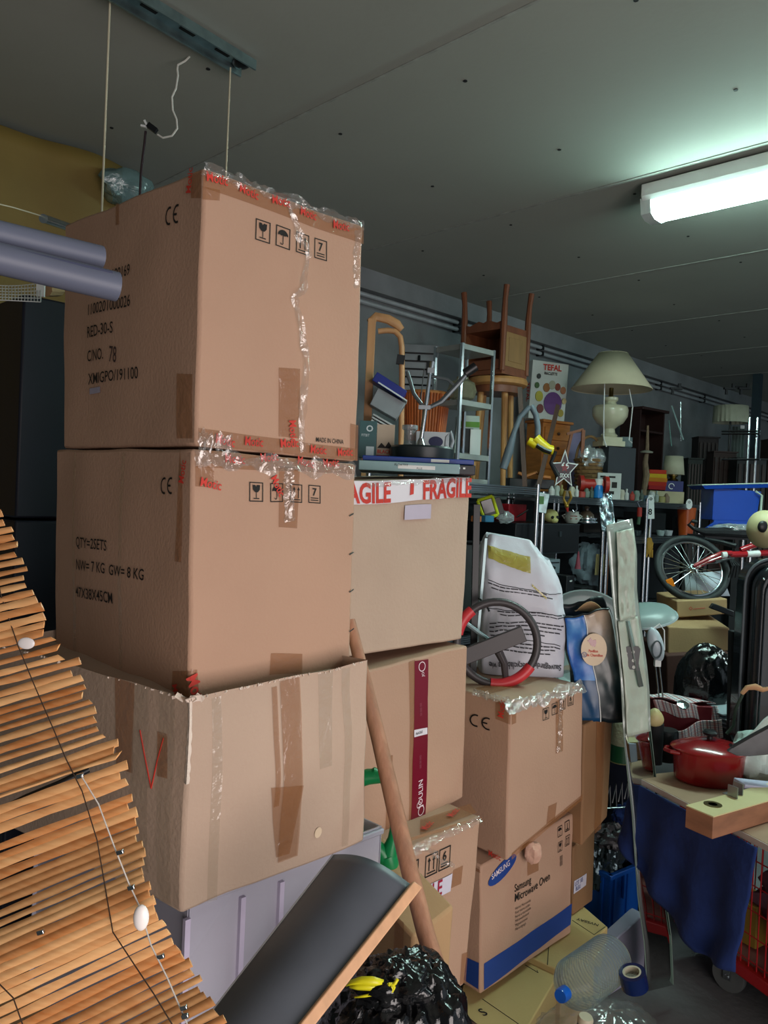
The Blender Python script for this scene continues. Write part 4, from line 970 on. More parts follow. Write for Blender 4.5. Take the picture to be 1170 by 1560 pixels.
o = MB(m_).lathe([(10, 0), (11, 30), (9, 40), (9, 58), (12, 60), (12, 66), (0, 67)], 20).build('plastic_jar', film('cloudy_plastic', '9AA7AC', .5, .15, .15)); tag(o, 'cloudy plastic jar standing behind the round black base', 'jar')

# ---- bent beech chair leaning at the left
BE = mat('beech_wood', 'C08E62', .42, stretch=(1, 1, .2), scale=30, var=.1)
g = thing('bentwood_chair', 'pale beech wooden frame chair standing behind the upper left stack', 'chair', onY(580, 2.75, ZT))
k_ = S(580, 2.75, ZT)
MB(k_).box((-24, 0, 120), (12, 14, 240)).build('leg', BE, g, bev=.002)
MB(k_).tube([(-28, 0, 234), (-18, 0, 244), (0, 0, 241), (14, 0, 234), (22, 0, 226)], [5, 6, 6, 6, 4], 10, flat=1.2).build('top_rail', BE, g)
MB(k_).tube([(-14, 0, 222), (0, 0, 224), (12, 0, 223), (20, 0, 215), (23, 0, 200), (25, 0, 160), (28, 0, 80), (30, 0, 0)], 4.4, 12).build('bent_frame', BE, g)
MB(k_).box((22, -2, 180), (12, 9, 14), (0, 6, 0)).build('black_clamp', BLACK, g)
# grey containers with blue lids
g = thing('storage_tub', 'grey plastic tub with dark blue lid tilted inside the beech chair frame', 'tub', onY(585, 2.72, 1.95))
k_ = K(592, 620, 3.75)
MB(k_).box((-2, 20, 5), (46, 40, 28), (0, 27, 0), top=1.05).build('tub', simple('8B8F94', .5), g, bev=.003)
MB(k_).box((0, 18, 32), (54, 44, 15), (0, 30, 0)).build('lid', simple('202C7C', .35), g, bev=.003)
MB(k_).box((5, 17, 23), (52, 46, 2), (0, 30, 0)).build('lid_rim', WHITE, g)
g = thing('storage_tub', 'stack of thin pale plastic trays tilted under the blue lidded tub', 'tray', onY(585, 2.72, 1.9))
for i in range(6): MB(K(584+i*-1.4, 640+i*4.4, 3.7)).box((0, 16, 0), (36, 34, 2.6), (0, 27, 0)).build('tray', simple('B4B6B6', .5), g, bev=.001)

# ---- wicker basket
def wicker(mb, r0, r1, h, rows, n=40, c=(0, 0, 0)):
    for j in range(rows):
        z = h*(j+.5)/rows; r = r0+(r1-r0)*j/rows
        mb.tube([(c[0]+math.cos(2*math.pi*k/n)*(r+(.9 if (k+j) % 2 else -.3)), c[1]+math.sin(2*math.pi*k/n)*(r+(.9 if (k+j) % 2 else -.3)), c[2]+z) for k in range(n)], h/rows*.5, 5, closed=True)
k_ = S(642, 2.9, ZT)
g = thing('wicker_basket', 'tall round copper-brown cane basket behind the chrome stand', 'basket', org(k_))
mb = MB(k_)
for i in range(46): a = 2*math.pi*i/46; mb.tube([(math.cos(a)*30, math.sin(a)*30, 60), (math.cos(a)*36, math.sin(a)*36, 132)], 2.1, 6)
mb.build('canes', mat('copper_cane', 'A8592C', .4, island=True, var=.3, scale=30), g)
MB(k_).lathe([(29, 60), (29, 62), (35, 131), (33, 131), (27, 62)], 30).build('lining', DWOOD, g)
MB(k_).tube([(math.cos(R(a))*36, math.sin(R(a))*36, 133) for a in range(0, 360, 12)], 2.6, 8, closed=True).build('rim', WICK, g)
o = MB(k_).box((0, 0, 30), (56, 50, 59)).build('storage_box', simple('4A4C50', .6)); tag(o, 'dark grey box carrying the copper-brown cane basket', 'box')

# ---- chrome rack with three shelves in the middle of the top shelf
k_ = S(719, 2.62, ZT, yaw=-3)
sx = 30
g = thing('chrome_rack', 'small chrome shelf rack standing on the wire shelving left of the round stool', 'shelf rack', org(k_))
for x in (-36, 36):
    for y in (0, 55): MB(k_).box((x, y, 104), (4.5, 4.5, 208)).build('post', CHROME, g, bev=.0005)
for z in (203, 120, 40, 3): MB(k_).box((0, 27, z), (72, 58, 8)).build('shelf', mat('grey_shelf', '8A908C', .4, .3), g, bev=.0005)
o = MB(k_).lathe([(9, 125), (19, 130), (23, 142), (19, 154), (9, 160), (9, 163)], 22, (-6, 24, 0)).build('glass_bowl', mat('amber_glass', '8C8A70', .15, trans=.4, alpha=.8)); tag(o, 'rounded smoky glass jar on the middle shelf of the chrome rack', 'jar')
m2 = S(707, 2.9, ZT+.14)
o = MB(m2).box((0, -22, 34), (38, 26, 62), top=(.86, 1)).build('appliance_box', simple('AEBDB4', .4), bev=.001); tag(o, 'white and green kitchen appliance box on the lower shelf of the chrome rack', 'box')
mb = MB(m2); mb.box((0, -35.5, 52), (34, .8, 8)); mb.build('green_band', simple('5C8E2E'), o)
mb = MB(m2); mb.box((-2, -35.6, 28), (20, .8, 36)); mb.build('dark_picture', simple('2B3436'), o)
o = MB(S(722, 2.78, ZT+.14)).box((0, 0, 24), (16, 14, 44)).build('white_carton', WHITE, bev=.001); tag(o, 'narrow white carton at the right of the lower shelf of the chrome rack', 'box')

# ---- round stool and the upturned bedside cabinet
k_ = S(750, 2.85, ZT)
SW = mat('stool_wood', 'A87A48', .45, stretch=(1, 1, .2), scale=30, var=.15)
g = thing('round_stool', 'round wooden stool carrying the upturned bedside cabinet', 'stool', org(k_))
MB(k_).lathe([(40, 150), (45, 153), (46, 158), (44, 162), (0, 163)], 40).build('seat', SW, g)
MB(k_).lathe([(37, 140), (38, 150)], 30).build('apron', REDW, g)
for x, y in ((-30, -18), (10, -28), (26, 12), (-20, 26)): MB(k_).tube([(x*.85, y*.85, 150), (x*1.12, y*1.12, 0)], [5, 4], 10).build('leg', SW, g)
c_ = k_ @ V((-14, 0, 163.5)); s_ = k_.to_scale()[0]
m2 = Matrix.Translation(c_+V((.0, -.04, 0))) @ Matrix.Rotation(R(-90), 4, 'Z') @ Matrix.Scale(s_*1.08, 4)
g = thing('bedside_cabinet', 'reddish wooden bedside cabinet standing upside down with its legs in the air', 'cabinet', c_)
w_, dp, hh = 70, 58, 66
mb = MB(m2)
mb.box((0, dp/2-1, hh/2), (w_-6, 2, hh)).box((-w_/2+2, 0, hh/2), (3, dp-8, hh)).box((w_/2-2, 0, hh/2), (3, dp-8, hh)).box((0, 0, 3), (w_, dp, 6)).box((0, 0, hh-3), (w_-4, dp-4, 3)).box((0, 0, 20), (w_-6, dp-6, 2))
mb.build('carcass', REDW, g)
MB(m2).box((0, -dp/2+1, 13), (w_-8, 2, 13)).build('drawer', REDW, g, bev=.002)
mb = MB(m2); mb.prism([(-w_/2, hh-6), (w_/2, hh-6), (w_/2, hh+6), (w_/2-12, hh+3), (8, hh+8), (0, hh+5), (-8, hh+8), (-w_/2+12, hh+3), (-w_/2, hh+6)], -dp/2, -dp/2+3); mb.build('shaped_apron', REDW, g)
PAN = mat('side_panel_wood', '8A6A42', .4, stretch=(1, 1, .3), scale=24, var=.15)
for sgn in (1, -1):
    f_ = MB(m2).box((sgn*(w_/2-.5), 0, 34), (2, dp-10, 46)).build('side_panel', PAN, g, bev=.001)
    MB(m2).box((sgn*(w_/2+.8), 0, 34), (1, dp-24, 32)).build('raised_field', PAN, f_, bev=.002)
for x in (-1, 1):
    for y in (-1, 1):
        X_, Y_ = x*(w_/2-1), y*(dp/2-1)
        MB(m2).tube([(X_, Y_, 4), (X_, Y_, hh), (X_*1.0, Y_, hh+12), (X_*1.02, Y_*1.02, hh+34), (X_*1.08, Y_*1.04, hh+52)], [4, 4.4, 4.4, 3.6, 4.2], 8).build('leg', REDW, g)

# ---- pine drawers and the appliance box with balloons print
k_ = S(842, 3.1, ZT, yaw=-14)
g = thing('pine_drawers', 'small orange pine drawer chest under the kitchen appliance box', 'drawer chest', org(k_))
MB(k_).box((0, 16, 52), (56, 36, 104)).build('carcass', PINE, g, bev=.003)
for z in (88, 66, 44, 22):
    f_ = MB(k_).box((0, -3, z), (50, 3, 19)).build('drawer', PINE, g, bev=.002); MB(k_).ball((0, -7, z), 2.4, 8).build('knob', DWOOD, f_)
MB(k_).box((0, 15, 106), (62, 42, 4)).build('top', PINE, g, bev=.002)
c_ = k_ @ V((-7, 0, 108.3)); s_ = k_.to_scale()[0]
m2 = Matrix.Translation(c_) @ Matrix.Rotation(R(-30), 4, 'Z') @ Matrix.Scale(s_*1.15, 4)
WB = mat('white_carton_print', 'B9BEBA', .5, var=.05)
g = thing('appliance_box', 'white TEFAL appliance box with fruit picture standing on the pine drawers', 'box', c_)
MB(m2).box((-8, 14, 38), (52, 28, 76), (0, 2, 0)).build('box_body', WB, g, bev=.001)
mb = MB(m2); write(mb, 'TEFAL', -18, 65, 7.5, -1.4, .9, .04); mb.build('red_text', REDINK, g)
mb = MB(m2); write(mb, 'RACLETTE', -16, 59, 3.5, -1.4, .8, .03); mb.build('black_text', INK, g)
mb = MB(m2); mb.prism([(-2+13*math.cos(a*.3), 22+15*math.sin(a*.3)) for a in range(21)], -1.8, -1.3); mb.build('purple_bowl_print', simple('5C3570'), g)
for j, (x, z, r, c) in enumerate(((-22, 30, 7, 'A8A03A'), (-12, 42, 6, '8A5A30'), (-4, 46, 6, '9A9A88'), (4, 44, 5, '7A3A2A'), (12, 40, 5, 'A06A4A'), (-20, 14, 6, '6A3028'), (10, 10, 5, '9A8A3A'), (14, 26, 4, 'C0B080'), (-26, 44, 4, '3E5A30'), (-24, 56, 3.4, '343A38'))):
    MB(m2).prism([(x+r*.8*math.cos(a*.5), z+r*math.sin(a*.5)) for a in range(13)], -1.7-.1*j, -1.3).build('fruit_print', simple(c), g)
mb = MB(Matrix(m2) @ Matrix.Translation((-35.2, 13, 8)) @ Matrix.Rotation(R(-90), 4, 'Z')); write(mb, 'TEFAL', 4, 40, 8, 0, .8, .04, rot=-90); mb.build('red_text', REDINK, g)
for ob in list(g.children): pass

# ---- dark planks and exercise tubes
for (a_, b_, lab) in (((792, 590, 4.0), (800, 735, 3.85), 'dark wooden plank leaning left of the yellow grip trainer'), ((850, 618, 4.2), (822, 700, 4.0), 'dark wooden plank slanting behind the yellow grip trainer')):
    p, q = py_(a_[0], a_[1], 2.62), py_(b_[0], b_[1], 2.58); q.z = ZT+.003; m2 = MB(); m2.tube([q, p], .024, 4, flat=.6); tag(m2.build('wooden_plank', DWOOD), lab, 'plank')
k_ = K(812, 680, 3.9)
g = thing('grip_trainer', 'grey tube trainer with yellow and black grips hanging over the shelf front', 'exercise tool', at(812, 735, 3.9))
GY = mat('grey_tube', '5B6770', .4)
MB(k_).tube([(-6, 0, 62), (2, 0, 48), (6, 0, 30), (6, 0, 12)], 4.6, 12).build('tube', GY, g)
MB(k_).tube([(-8, 0, 60), (-22, 0, 44), (-30, 0, 20), (-36, 0, -8), (-44, 0, -36)], [4, 4, 4, 7, 6], 12).build('tube', GY, g)
MB(k_).tube([(2, -2, 12), (10, -3, 4), (22, -3, -4), (30, -3, -5)], [9, 9, 8, 7], 14).build('yellow_grip', simple('D0BC10', .35), g)
MB(k_).tube([(-8, -2, 8), (0, -3, 4), (4, -3, 2)], [6, 7, 7], 12).build('yellow_grip', simple('D0BC10', .35), g)
mb = MB(k_); mb.tube([(4, -8, 2), (16, -9, -5), (26, -9, -8)], 4, 8); mb.tube([(34, -3, -6), (28, -2, -24), (40, -2, -44)], [3, 3, 4], 8); mb.build('black_grip', BLACK, g)
# cluster of hand tools under it
o = MB(S(812, 2.64, ZT)).tube([(-24, 0, 22), (-10, 0, 18), (4, 0, 24), (14, 0, 18), (26, 0, 17)], 2.6, 6).build('tangled_strap', simple('A0622C', .6)); tag(o, 'orange-brown strap tangled below the yellow grip trainer', 'strap')
mb = MB(S(806, 2.7, ZT)); mb.box((0, 10, 7), (70, 40, 14), (0, 0, 6)); o = mb.build('black_case', BLACK, bev=.004); tag(o, 'flat black case lying under the orange-brown strap on the top shelf', 'case')

# ---- star shaped sign
k_ = S(858, 2.6, ZT-.02)
star = []
for i in range(10):
    r_ = 31 if i % 2 == 0 else 14; a = R(90+36*i); star.append((r_*math.cos(a)*.72, 36+r_*math.sin(a)))
g = thing('star_sign', 'star shaped sign with white outline and dark centre on the top shelf', 'sign', org(k_))
MB(k_).prism(star, 0, 3).build('white_rim', WHITE, g)
MB(k_).prism([(x*.84, 36+(z-36)*.84) for x, z in star], -1, 2).build('dark_face', mat('star_face', '38202C', .4, scale=40, var=.5), g)
mb = MB(k_); write(mb, '66', -5, 38, 9, -1.6, .9, .04); write(mb, 'SIXX', -7, 24, 6, -1.6, .8, .03); mb.build('lettering', WHITE, g)
mb = MB(k_); mb.prism([(x*.3, 30+z*.24) for x, z in star], -1.8, -1.2); mb.build('red_star', RED, g)

# ---- little easel frame, baskets
k_ = S(872, 2.85, ZT)
g = thing('small_easel', 'slim reddish wooden easel frame beside the handled wicker basket', 'easel', org(k_))
mb = MB(k_); mb.box((12, 0, 45), (5, 5, 100), (0, 0, 0)).box((-12, 6, 45), (4, 5, 92), (0, 10, 0)).box((0, 2, 92), (26, 4, 4), (0, -18, 0)); mb.build('frame', mat('easel_wood', '844C2C', .5, var=.15), g)
def handled_basket(px, Y, z, r, h, label):
    k_ = S(px, Y, z); g = thing('wicker_basket', label, 'basket', org(k_))
    mb = MB(k_); wicker(mb, r*.85, r, h, 9, 28); mb.build('weave', mat('brown_wicker', '7A5C38', .7, island=True, var=.35, scale=30), g)
    MB(k_).lathe([(r*.7, 1), (r*.84, 2), (r*.95, h-2)], 20).build('lining', DWOOD, g)
    MB(k_).tube([(r*math.cos(R(a)), 0, h-4+r*1.9*math.sin(R(a))) for a in range(0, 181, 12)], 2.2, 8).build('handle', mat('brown_wicker', '', .7), g)
    return k_
kb = handled_basket(895, 2.8, ZT, 20, 52, 'wicker basket with hoop handle and clear plastic bag left of the big lamp')
o = MB(kb).ball((2, -6, 50), (17, 12, 15), 16, amp=.5, fr=2, seed=5, ridge=True).build('plastic_bag', film('pale_bag', 'C8D4D6', .4, .08, .2)); tag(o, 'crumpled clear plastic bag in the hoop handled wicker basket', 'plastic bag')
o = MB(S(868, 3.1, ZT)).box((0, 0, 46), (34, 20, 92)).build('lilac_cloth', mat('lilac', '8C86A8', .9, bump=.4, bscale=20), bev=.01); tag(o, 'folded pale lilac cloth behind the small easel', 'cloth')

# ---- black box and the big lamp
k_ = S(944, 2.62, 1.66, yaw=-22)
g = tag(MB(k_).box((0, 24, 40), (52, 50, 81)).build('black_box', mat('charcoal_board', '23282F', .6), bev=.002), 'large charcoal storage box under the big table lamp', 'box')
kl = Matrix.Translation(k_ @ V((-14, 15, 81))) @ Matrix.Rotation(R(-35), 4, 'Z') @ Matrix.Scale(k_.to_scale()[0], 4)
CER = mat('cream_ceramic', 'B8B69C', .25, scale=10, var=.1)
g = thing('table_lamp', 'big table lamp with wide cream shade and urn base on the charcoal box', 'lamp', org(kl))
mb = MB(kl); mb.box((0, 0, 4), (36, 36, 8)).box((0, 0, 11), (30, 30, 6)); mb.lathe([(11, 14), (13, 17), (9, 21), (8, 27), (12, 31), (20, 36), (26, 46), (27, 56), (26, 60), (24, 62), (10, 64), (8, 68), (11, 71), (11, 75), (0, 76)], 32); mb.build('urn_base', CER, g, bev=.001)
MB(kl).lathe([(5, 75), (3.4, 78), (3.4, 90), (0, 90)], 12).build('socket', mat('brass', '8A7A50', .3, 1), g)
MB(kl).lathe([(60, 88), (22, 142)], 48, cap=False).build('lamp_shade', CREAM, g, solid=.003, smooth=60)
mb = MB(kl); mb.tube([(60*math.cos(R(a)), 60*math.sin(R(a)), 88) for a in range(0, 360, 10)], .7, 5, closed=True); mb.tube([(22*math.cos(R(a)), 22*math.sin(R(a)), 142) for a in range(0, 360, 15)], .6, 5, closed=True); mb.build('shade_trim', CREAM, g)
MB(kl).tube([(-18, -20, 128), (-26, -30, 96), (-24, -28, 50), (-20, -24, 10), (-14, -22, -2)], .9, 6).build('power_cord', WHITE, g)
MB(kl).tube([(16, -26, 86), (24, -24, 60), (22, -22, 10), (28, -20, 6)], .8, 6).build('power_cord', WHITE, g)
k_ = S(925, 2.57, 1.66)
o = MB(k_).box((2, 3, 20), (36, 5, 40)).build('leaflet_box', simple('AEB4B0', .5), bev=.0005); tag(o, 'white box with black printing in front of the charcoal box', 'box')
mb = MB(k_)
for x, z, a, b in ((-8, 34, 8, 3), (6, 34, 10, 3), (-9, 24, 5, 6), (0, 24, 4, 6), (10, 22, 8, 9), (-8, 12, 7, 6), (5, 10, 10, 5), (-4, 5, 14, 2)): mb.box((x, .3, z), (a, .4, b))
mb.build('black_printing', INK, o)
# red dumbbell like spool, can
k_ = S(903, 2.58, 1.70)
g = thing('dumbbell', 'red dumbbell with round ends on the front edge of the shelf', 'dumbbell', org(k_))
MB(k_).tube([(-16, 6, 12), (16, 6, 12)], 8, 16).build('bar', mat('red_paint', 'A0281E', .4), g)
for x in (-18, 20): MB(k_).tube([(x-3, 2, 12), (x+3, 2, 12)], [13, 13], 20).build('disc', mat('red_paint', '', .4), g)
k_ = S(911, 2.56, 1.662)
g = thing('spray_can', 'blue and white can in front of the red dumbbell', 'can', org(k_))
MB(k_).lathe([(6, 0), (7, 1), (7, 18), (6, 20)], 20).build('can_body', simple('1E78C0', .3), g); MB(k_).lathe([(6.4, 20), (6.4, 29), (0, 30)], 20).build('cap', WHITE, g)

# ---- dark cabinet, statue etc
k_ = S(985, 3.05, 1.66, yaw=-6)
g = thing('open_cabinet', 'dark stained open shelf cabinet behind the charcoal box', 'cabinet', org(k_))
mb = MB(k_); mb.box((0, 30, 70), (62, 2, 140)).box((-32, 14, 70), (3, 34, 140)).box((32, 14, 70), (3, 34, 140)).box((0, 14, 108), (62, 34, 3)); mb.build('carcass', mat('dark_stain', '2A1512', .5), g)
MB(k_).box((0, 12, 141), (72, 42, 4)).build('top', mat('dark_stain', '', .5), g, bev=.002)
o = MB(kl).lathe([(10, 0.2), (12, 2), (12, 16), (9, 16)], 20, (28, 4, 0)).build('cream_pot', simple('5E6E70')); tag(o, 'small dark pot on the charcoal box by the open cabinet', 'pot')
k_ = S(981, 2.62, 1.66)
g = thing('tall_statuette', 'tall thin driftwood statuette right of the charcoal box', 'statuette', org(k_))
MB(k_).tube([(0, 0, 0), (-1, 0, 16), (2, 0, 40), (-1, 0, 60), (1, 0, 78), (0, 0, 116)], [4, 4, 5, 4, 3, 1.6], 8).build('figure', mat('driftwood', '6E5C48', .8, var=.3, scale=30), g)
MB(k_).lathe([(9, 74), (10, 76), (4, 78)], 14).build('saucer', simple('8A8A7C'), g)
k_ = S(998, 2.8, 1.66)
g = thing('striped_cushion', 'red and yellow striped cushion beside the small table lamp', 'cushion', org(k_))
for i, c in enumerate(('8C1A1E', 'A02818', 'B07018', 'B89A20', 'A8301C')):
    MB(k_).box((0, 0, 20+6*i+3), (30-2*abs(i-2), 12, 6.4)).build('stripe', simple(c, .9), g, bev=.004)
o = MB(S(1013, 2.7, 1.66)).box((0, 6, 9), (52, 26, 18)).build('cream_box', simple('A8A080', .7), bev=.002); tag(o, 'low cream box under the small table lamp', 'box')
m2 = Matrix.Translation(S(1023, 2.74, 1.66) @ V((0, 0, 18.3))) @ Matrix.Rotation(R(-46), 4, 'Z') @ Matrix.Scale(S(1023, 2.74, 1.66).to_scale()[0], 4)
o = MB(m2).box((0, 2, 8), (28, 18, 16)).build('blue_box', simple('1A2260', .4), bev=.001); tag(o, 'small dark blue box with white curl between cream box and small lamp', 'box')
mb = MB(m2); v_, f_ = ring2(-4, 8, 3.5, 4.6, 0, 300, 16); mb.add([(x, -7.6, z) for x, z in v_], f_); mb.build('white_curl', WHITE, o)
g = thing('table_lamp', 'small cream drum-shaded lamp on the little blue box', 'lamp', m2 @ V((0, 0, 16)))
MB(m2).lathe([(7, 16), (8, 18), (4, 21), (7, 24), (7, 27), (2, 29)], 18, (1, 2, 0)).build('lamp_base', mat('brass', '', .3), g)
MB(m2).lathe([(16, 26), (13, 54)], 30, (1, 2, 0), cap=False).build('lamp_shade', mat('pale_shade', 'B0B098', .8), g, solid=.002)

# ---- row of small ornaments along the shelf edge
cols = ['8E9890', 'A8A694', '6A7A70', 'B0B4B0', '7C6A58', '9A3A30', '54687C', '8C8450', 'B8BCB8', '4E5A50']
kinds = []
for j, prof in enumerate(([(4, 0), (5, 2), (5, 9), (3, 11), (2, 14), (0, 14.5)], [(5, 0), (4, 5), (5.5, 10), (4, 15), (0, 16)], [(3, 0), (3.6, 1), (3.6, 10), (1.6, 12), (1.6, 17), (0, 17.2)], [(6, 0), (6, 8), (5, 9), (0, 9)])):
    kinds.append(prof)
place = [840+7.6*i for i in range(24)]
where = ['under the star sign', 'under the star sign', 'under the red dumbbell', 'under the red dumbbell', 'in front of the white leaflet box', 'in front of the charcoal box', 'below the statuette', 'below the striped cushion', 'below the cream box', 'below the cream box']
cname = {'8E9890': 'grey green', 'A8A694': 'cream', '6A7A70': 'dull green', 'B0B4B0': 'pale grey', '7C6A58': 'brown', '9A3A30': 'red', '54687C': 'slate blue', '8C8450': 'olive', 'B8BCB8': 'white', '4E5A50': 'dark green'}
shape = ['squat lidded', 'waisted', 'bottle-like', 'stubby']
for i, px in enumerate(place):
    c = cols[(i*7+3) % 10]; j = (i*5+i//4) % 4; ref = min(9, int((px-838)/17.5))
    k_ = S(px, 2.585, 1.662 if px > 822 else ZT)
    o = MB(k_).lathe(kinds[j], 12).build('ornament', simple(c, .4))
    tag(o, '%s %s ornament on the shelf edge %s' % (cname[c], shape[j], where[ref]) , 'ornament', 'ornaments along the shelf edge')

# ---- hanging things on the front of the shelf
def hang(name, label, cat, px, y, d):
    d = dep(py_(px, y, YF-.016)); return thing(name, label, cat, at(px, y, d)), K(px, y, d)
g, k_ = hang('picture_bag', 'clear plastic bag with colour picture hanging from the shelf post', 'plastic bag', 826, 766, 4.1)
MB(k_).box((0, 0, 0), (17, 3, 30), (0, 8, 0)).build('bag', mat('pale_blue_film', '8FB0B4', .15, scale=30, var=.4), g, bev=.002); MB(k_).box((-2, -2, 4), (8, 1, 12)).build('picture', simple('3E6A34'), g)
g, k_ = hang('pliers', 'brass coloured pliers hanging under the star sign', 'pliers', 864, 760, 4.25)
mb = MB(k_); mb.tube([(-4, 0, 12), (-6, 0, 0), (0, 0, -10)], 2.2, 8); mb.tube([(3, 0, 12), (6, 0, 2), (0, 0, -10)], 2.2, 8); mb.ball((0, 0, -11), 3.4, 8); mb.build('handles', mat('gold_metal', '9A7A34', .35, .8), g)
MB(k_).tube([(0, 0, -11), (2, 0, -20)], [3, 1], 6).build('jaws', mat('red_paint', '', .4), g)
g, k_ = hang('steel_hook', 'bright steel hook hanging over the white mug', 'hook', 877, 774, 4.4)
MB(k_).tube([(0, 0, 8), (2, 0, -2), (-2, 0, -7), (-5, 0, -3)], 1.3, 8).build('hook', CHROME, g)
g, k_ = hang('foil_pouch', 'shiny silver foil pouch hanging above the mirror strip', 'pouch', 921, 778, 4.2)
mb = MB(k_); mb.grid(lambda u, v: (-14+28*u+10*(1-v)*(.3), 2.5*noise.noise(V((u*4, v*5, 2)))*2, 30-62*v*(1-.2*u)) if 0 else (-12+22*u+9*v, 3*noise.noise(V((u*4, v*5, 2)))*1.6, 26-58*v), 14, 18); mb.build('foil', mat('foil', 'A8BEC4', .18, .9, var=.2, bump=.6, bscale=40), g, solid=.002, smooth=40)
MB(k_).tube([(10, 0, -32), (12, 0, -42), (8, 0, -48)], 1.6, 6).build('chain', CHROME, g)
g, k_ = hang('red_tool', 'red handled tool hanging over the ornaments right of the picture frame', 'tool', 974, 785, 4.7)
MB(k_).tube([(0, 0, -2), (0, 0, 12)], 3.6, 10).build('red_handle', mat('red_paint', '', .4), g); MB(k_).tube([(0, 0, -2), (-1, 0, -14)], 2.6, 8).build('green_tip', simple('34503A'), g); MB(k_).tube([(0, 0, 12), (-4, 0, 20), (3, 0, 24)], 1, 6).build('wire_loop', CHROME, g)
g, k_ = hang('door_plate', 'white door plate with black figure hanging on the shelf edge', 'door plate', 991, 771, 4.75)
MB(k_).prism([(-6, -20), (7, -19), (5, 10), (3, 17), (-3, 17), (-6, 10)], 0, 1.5).build('plate', WHITE, g); mb = MB(k_); write(mb, '8', -3, -13, 9, -.4, .9, .03); v_, f_ = ring2(0, 11, 1.2, 2.2, 0, 360, 12); mb.add([(x, -.4, z) for x, z in v_], f_); mb.build('figure', INK, g)
g, k_ = hang('gloves', 'ochre work glove hanging below the second shelf right of the mirror strip', 'glove', 988, 833, 4.7)
mb = MB(k_); mb.ball((0, 0, 2), (7, 4, 12), 10, amp=.3, fr=2); [mb.tube([(x, 0, -4), (x*1.2, 0, -16)], [2.2, 1.4], 6) for x in (-5, -2, 2, 5)]; mb.build('glove', mat('ochre', '9A7428', .8, bump=.4), g)
mb = MB(k_); mb.tube([(0, 0, 14), (0, 0, 30)], .8, 5); mb.build('string', STR, g)
g, k_ = hang('oval_tag', 'small white rounded tag standing on the shelf by the orange vase', 'tag', 1050, 768, 5.1)
MB(k_).prism([(5*math.cos(a*.4), 8*math.sin(a*.4)) for a in range(16)], 0, 1.5).build('tag', WHITE, g); mb = MB(k_); v_, f_ = ring2(0, 3, 1, 1.8, 0, 360, 10); mb.add([(x, -.3, z) for x, z in v_], f_); mb.build('ring_mark', INK, g)

# ================================================================== below the top shelf
def simplebox(name, label, cat, px, Y, z, w_, d_, h, material, yaw=0, **k):
    m_ = S(px, Y, z, yaw=yaw); return tag(MB(m_).box((0, d_/2, h/2), (w_, d_, h)).build(name, material, bev=.003, **k), label, cat), m_
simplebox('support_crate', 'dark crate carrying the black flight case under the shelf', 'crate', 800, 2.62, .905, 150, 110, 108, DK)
o, m_ = simplebox('flight_case', 'long black case with metal edges under the shelf behind the white sack', 'case', 835, 2.62, 1.31, 176, 100, 46, BLACK)
mb = MB(m_)
for z in (1, 45): mb.box((0, -.5, z), (176, 1, 1.4))
for x in (-30, 30): mb.box((x, -1.2, 30), (6, 1.6, 8))
mb.build('edge_trim', mat('dull_steel', '4E565A', .35, .8), o)
zc2 = (m_ @ V((0, 0, 46.3))).z
# yellow green radio
m_ = S(745, 2.66, zc2+.08)
g = thing('work_lamp', 'black and yellow-green box lamp tilted on the left of the black case', 'lamp', org(m_))
YG = simple('B4C01C', .35)
mb = MB(m_)
for a, b in (((-18, -6), (4, 2)), ((4, 2), (14, -26)), ((14, -26), (-6, -34)), ((-6, -34), (-18, -6))): mb.tube([(a[0], 0, a[1]+16), (b[0], 0, b[1]+16)], 2.6, 8)
mb.build('frame', YG, g)
MB(m_).box((6, 8, 0), (30, 16, 26), (0, -20, 0)).build('housing', BLACK, g, bev=.002)
MB(m_).box((-2, -1, 2), (16, 2, 20), (0, -20, 0)).build('lens', mat('dark_glass', '1A2022', .1), g)
o, m_ = simplebox('blue_case', 'small teal blue plastic box under the yellow-green lamp', 'box', 746, 2.6, zc2+.002, 22, 16, 10, simple('2E6C8C'), 0)
o, m_ = simplebox('orange_box', 'tiny orange box beside the teal blue plastic box', 'box', 730, 2.6, zc2+.002, 12, 12, 9, simple('B06A3A'), 0)
o, m_ = simplebox('metal_cabinet', 'pale grey metal cabinet left of the black stereo boxes', 'cabinet', 742, 2.38, .95, 42, 60, 132, simple('8A979A', .4), 0)
MB(m_).box((0, 29, 134), (46, 62, 4)).build('dark_top', BLACK, o, bev=.001)
# red tool box
o, m_ = simplebox('red_toolbox', 'red metal toolbox in the shadow under the top shelf', 'toolbox', 788, 2.8, zc2+.002, 46, 30, 26, mat('tool_red', '8E1620', .35), 0)
mb = MB(m_); [mb.tube([(-6+6*i, -2, 6+2*i), (14+5*i, -2, 14+2*i)], 1, 5) for i in range(3)]; mb.build('silver_tools', CHROME, o)
MB(m_).tube([(-10, 14, 26), (-8, 14, 34), (8, 14, 34), (10, 14, 26)], 1.6, 6).build('handle', BLACK, o)
o = MB(S(770, 2.66, zc2+.002)).ball((0, 0, 7), (10, 7, 7), 12, amp=.5, fr=3, seed=2, ridge=True).build('crumpled_bag', film('pale_bag', '', .4)); tag(o, 'small crumpled clear bag left of the red toolbox', 'plastic bag')
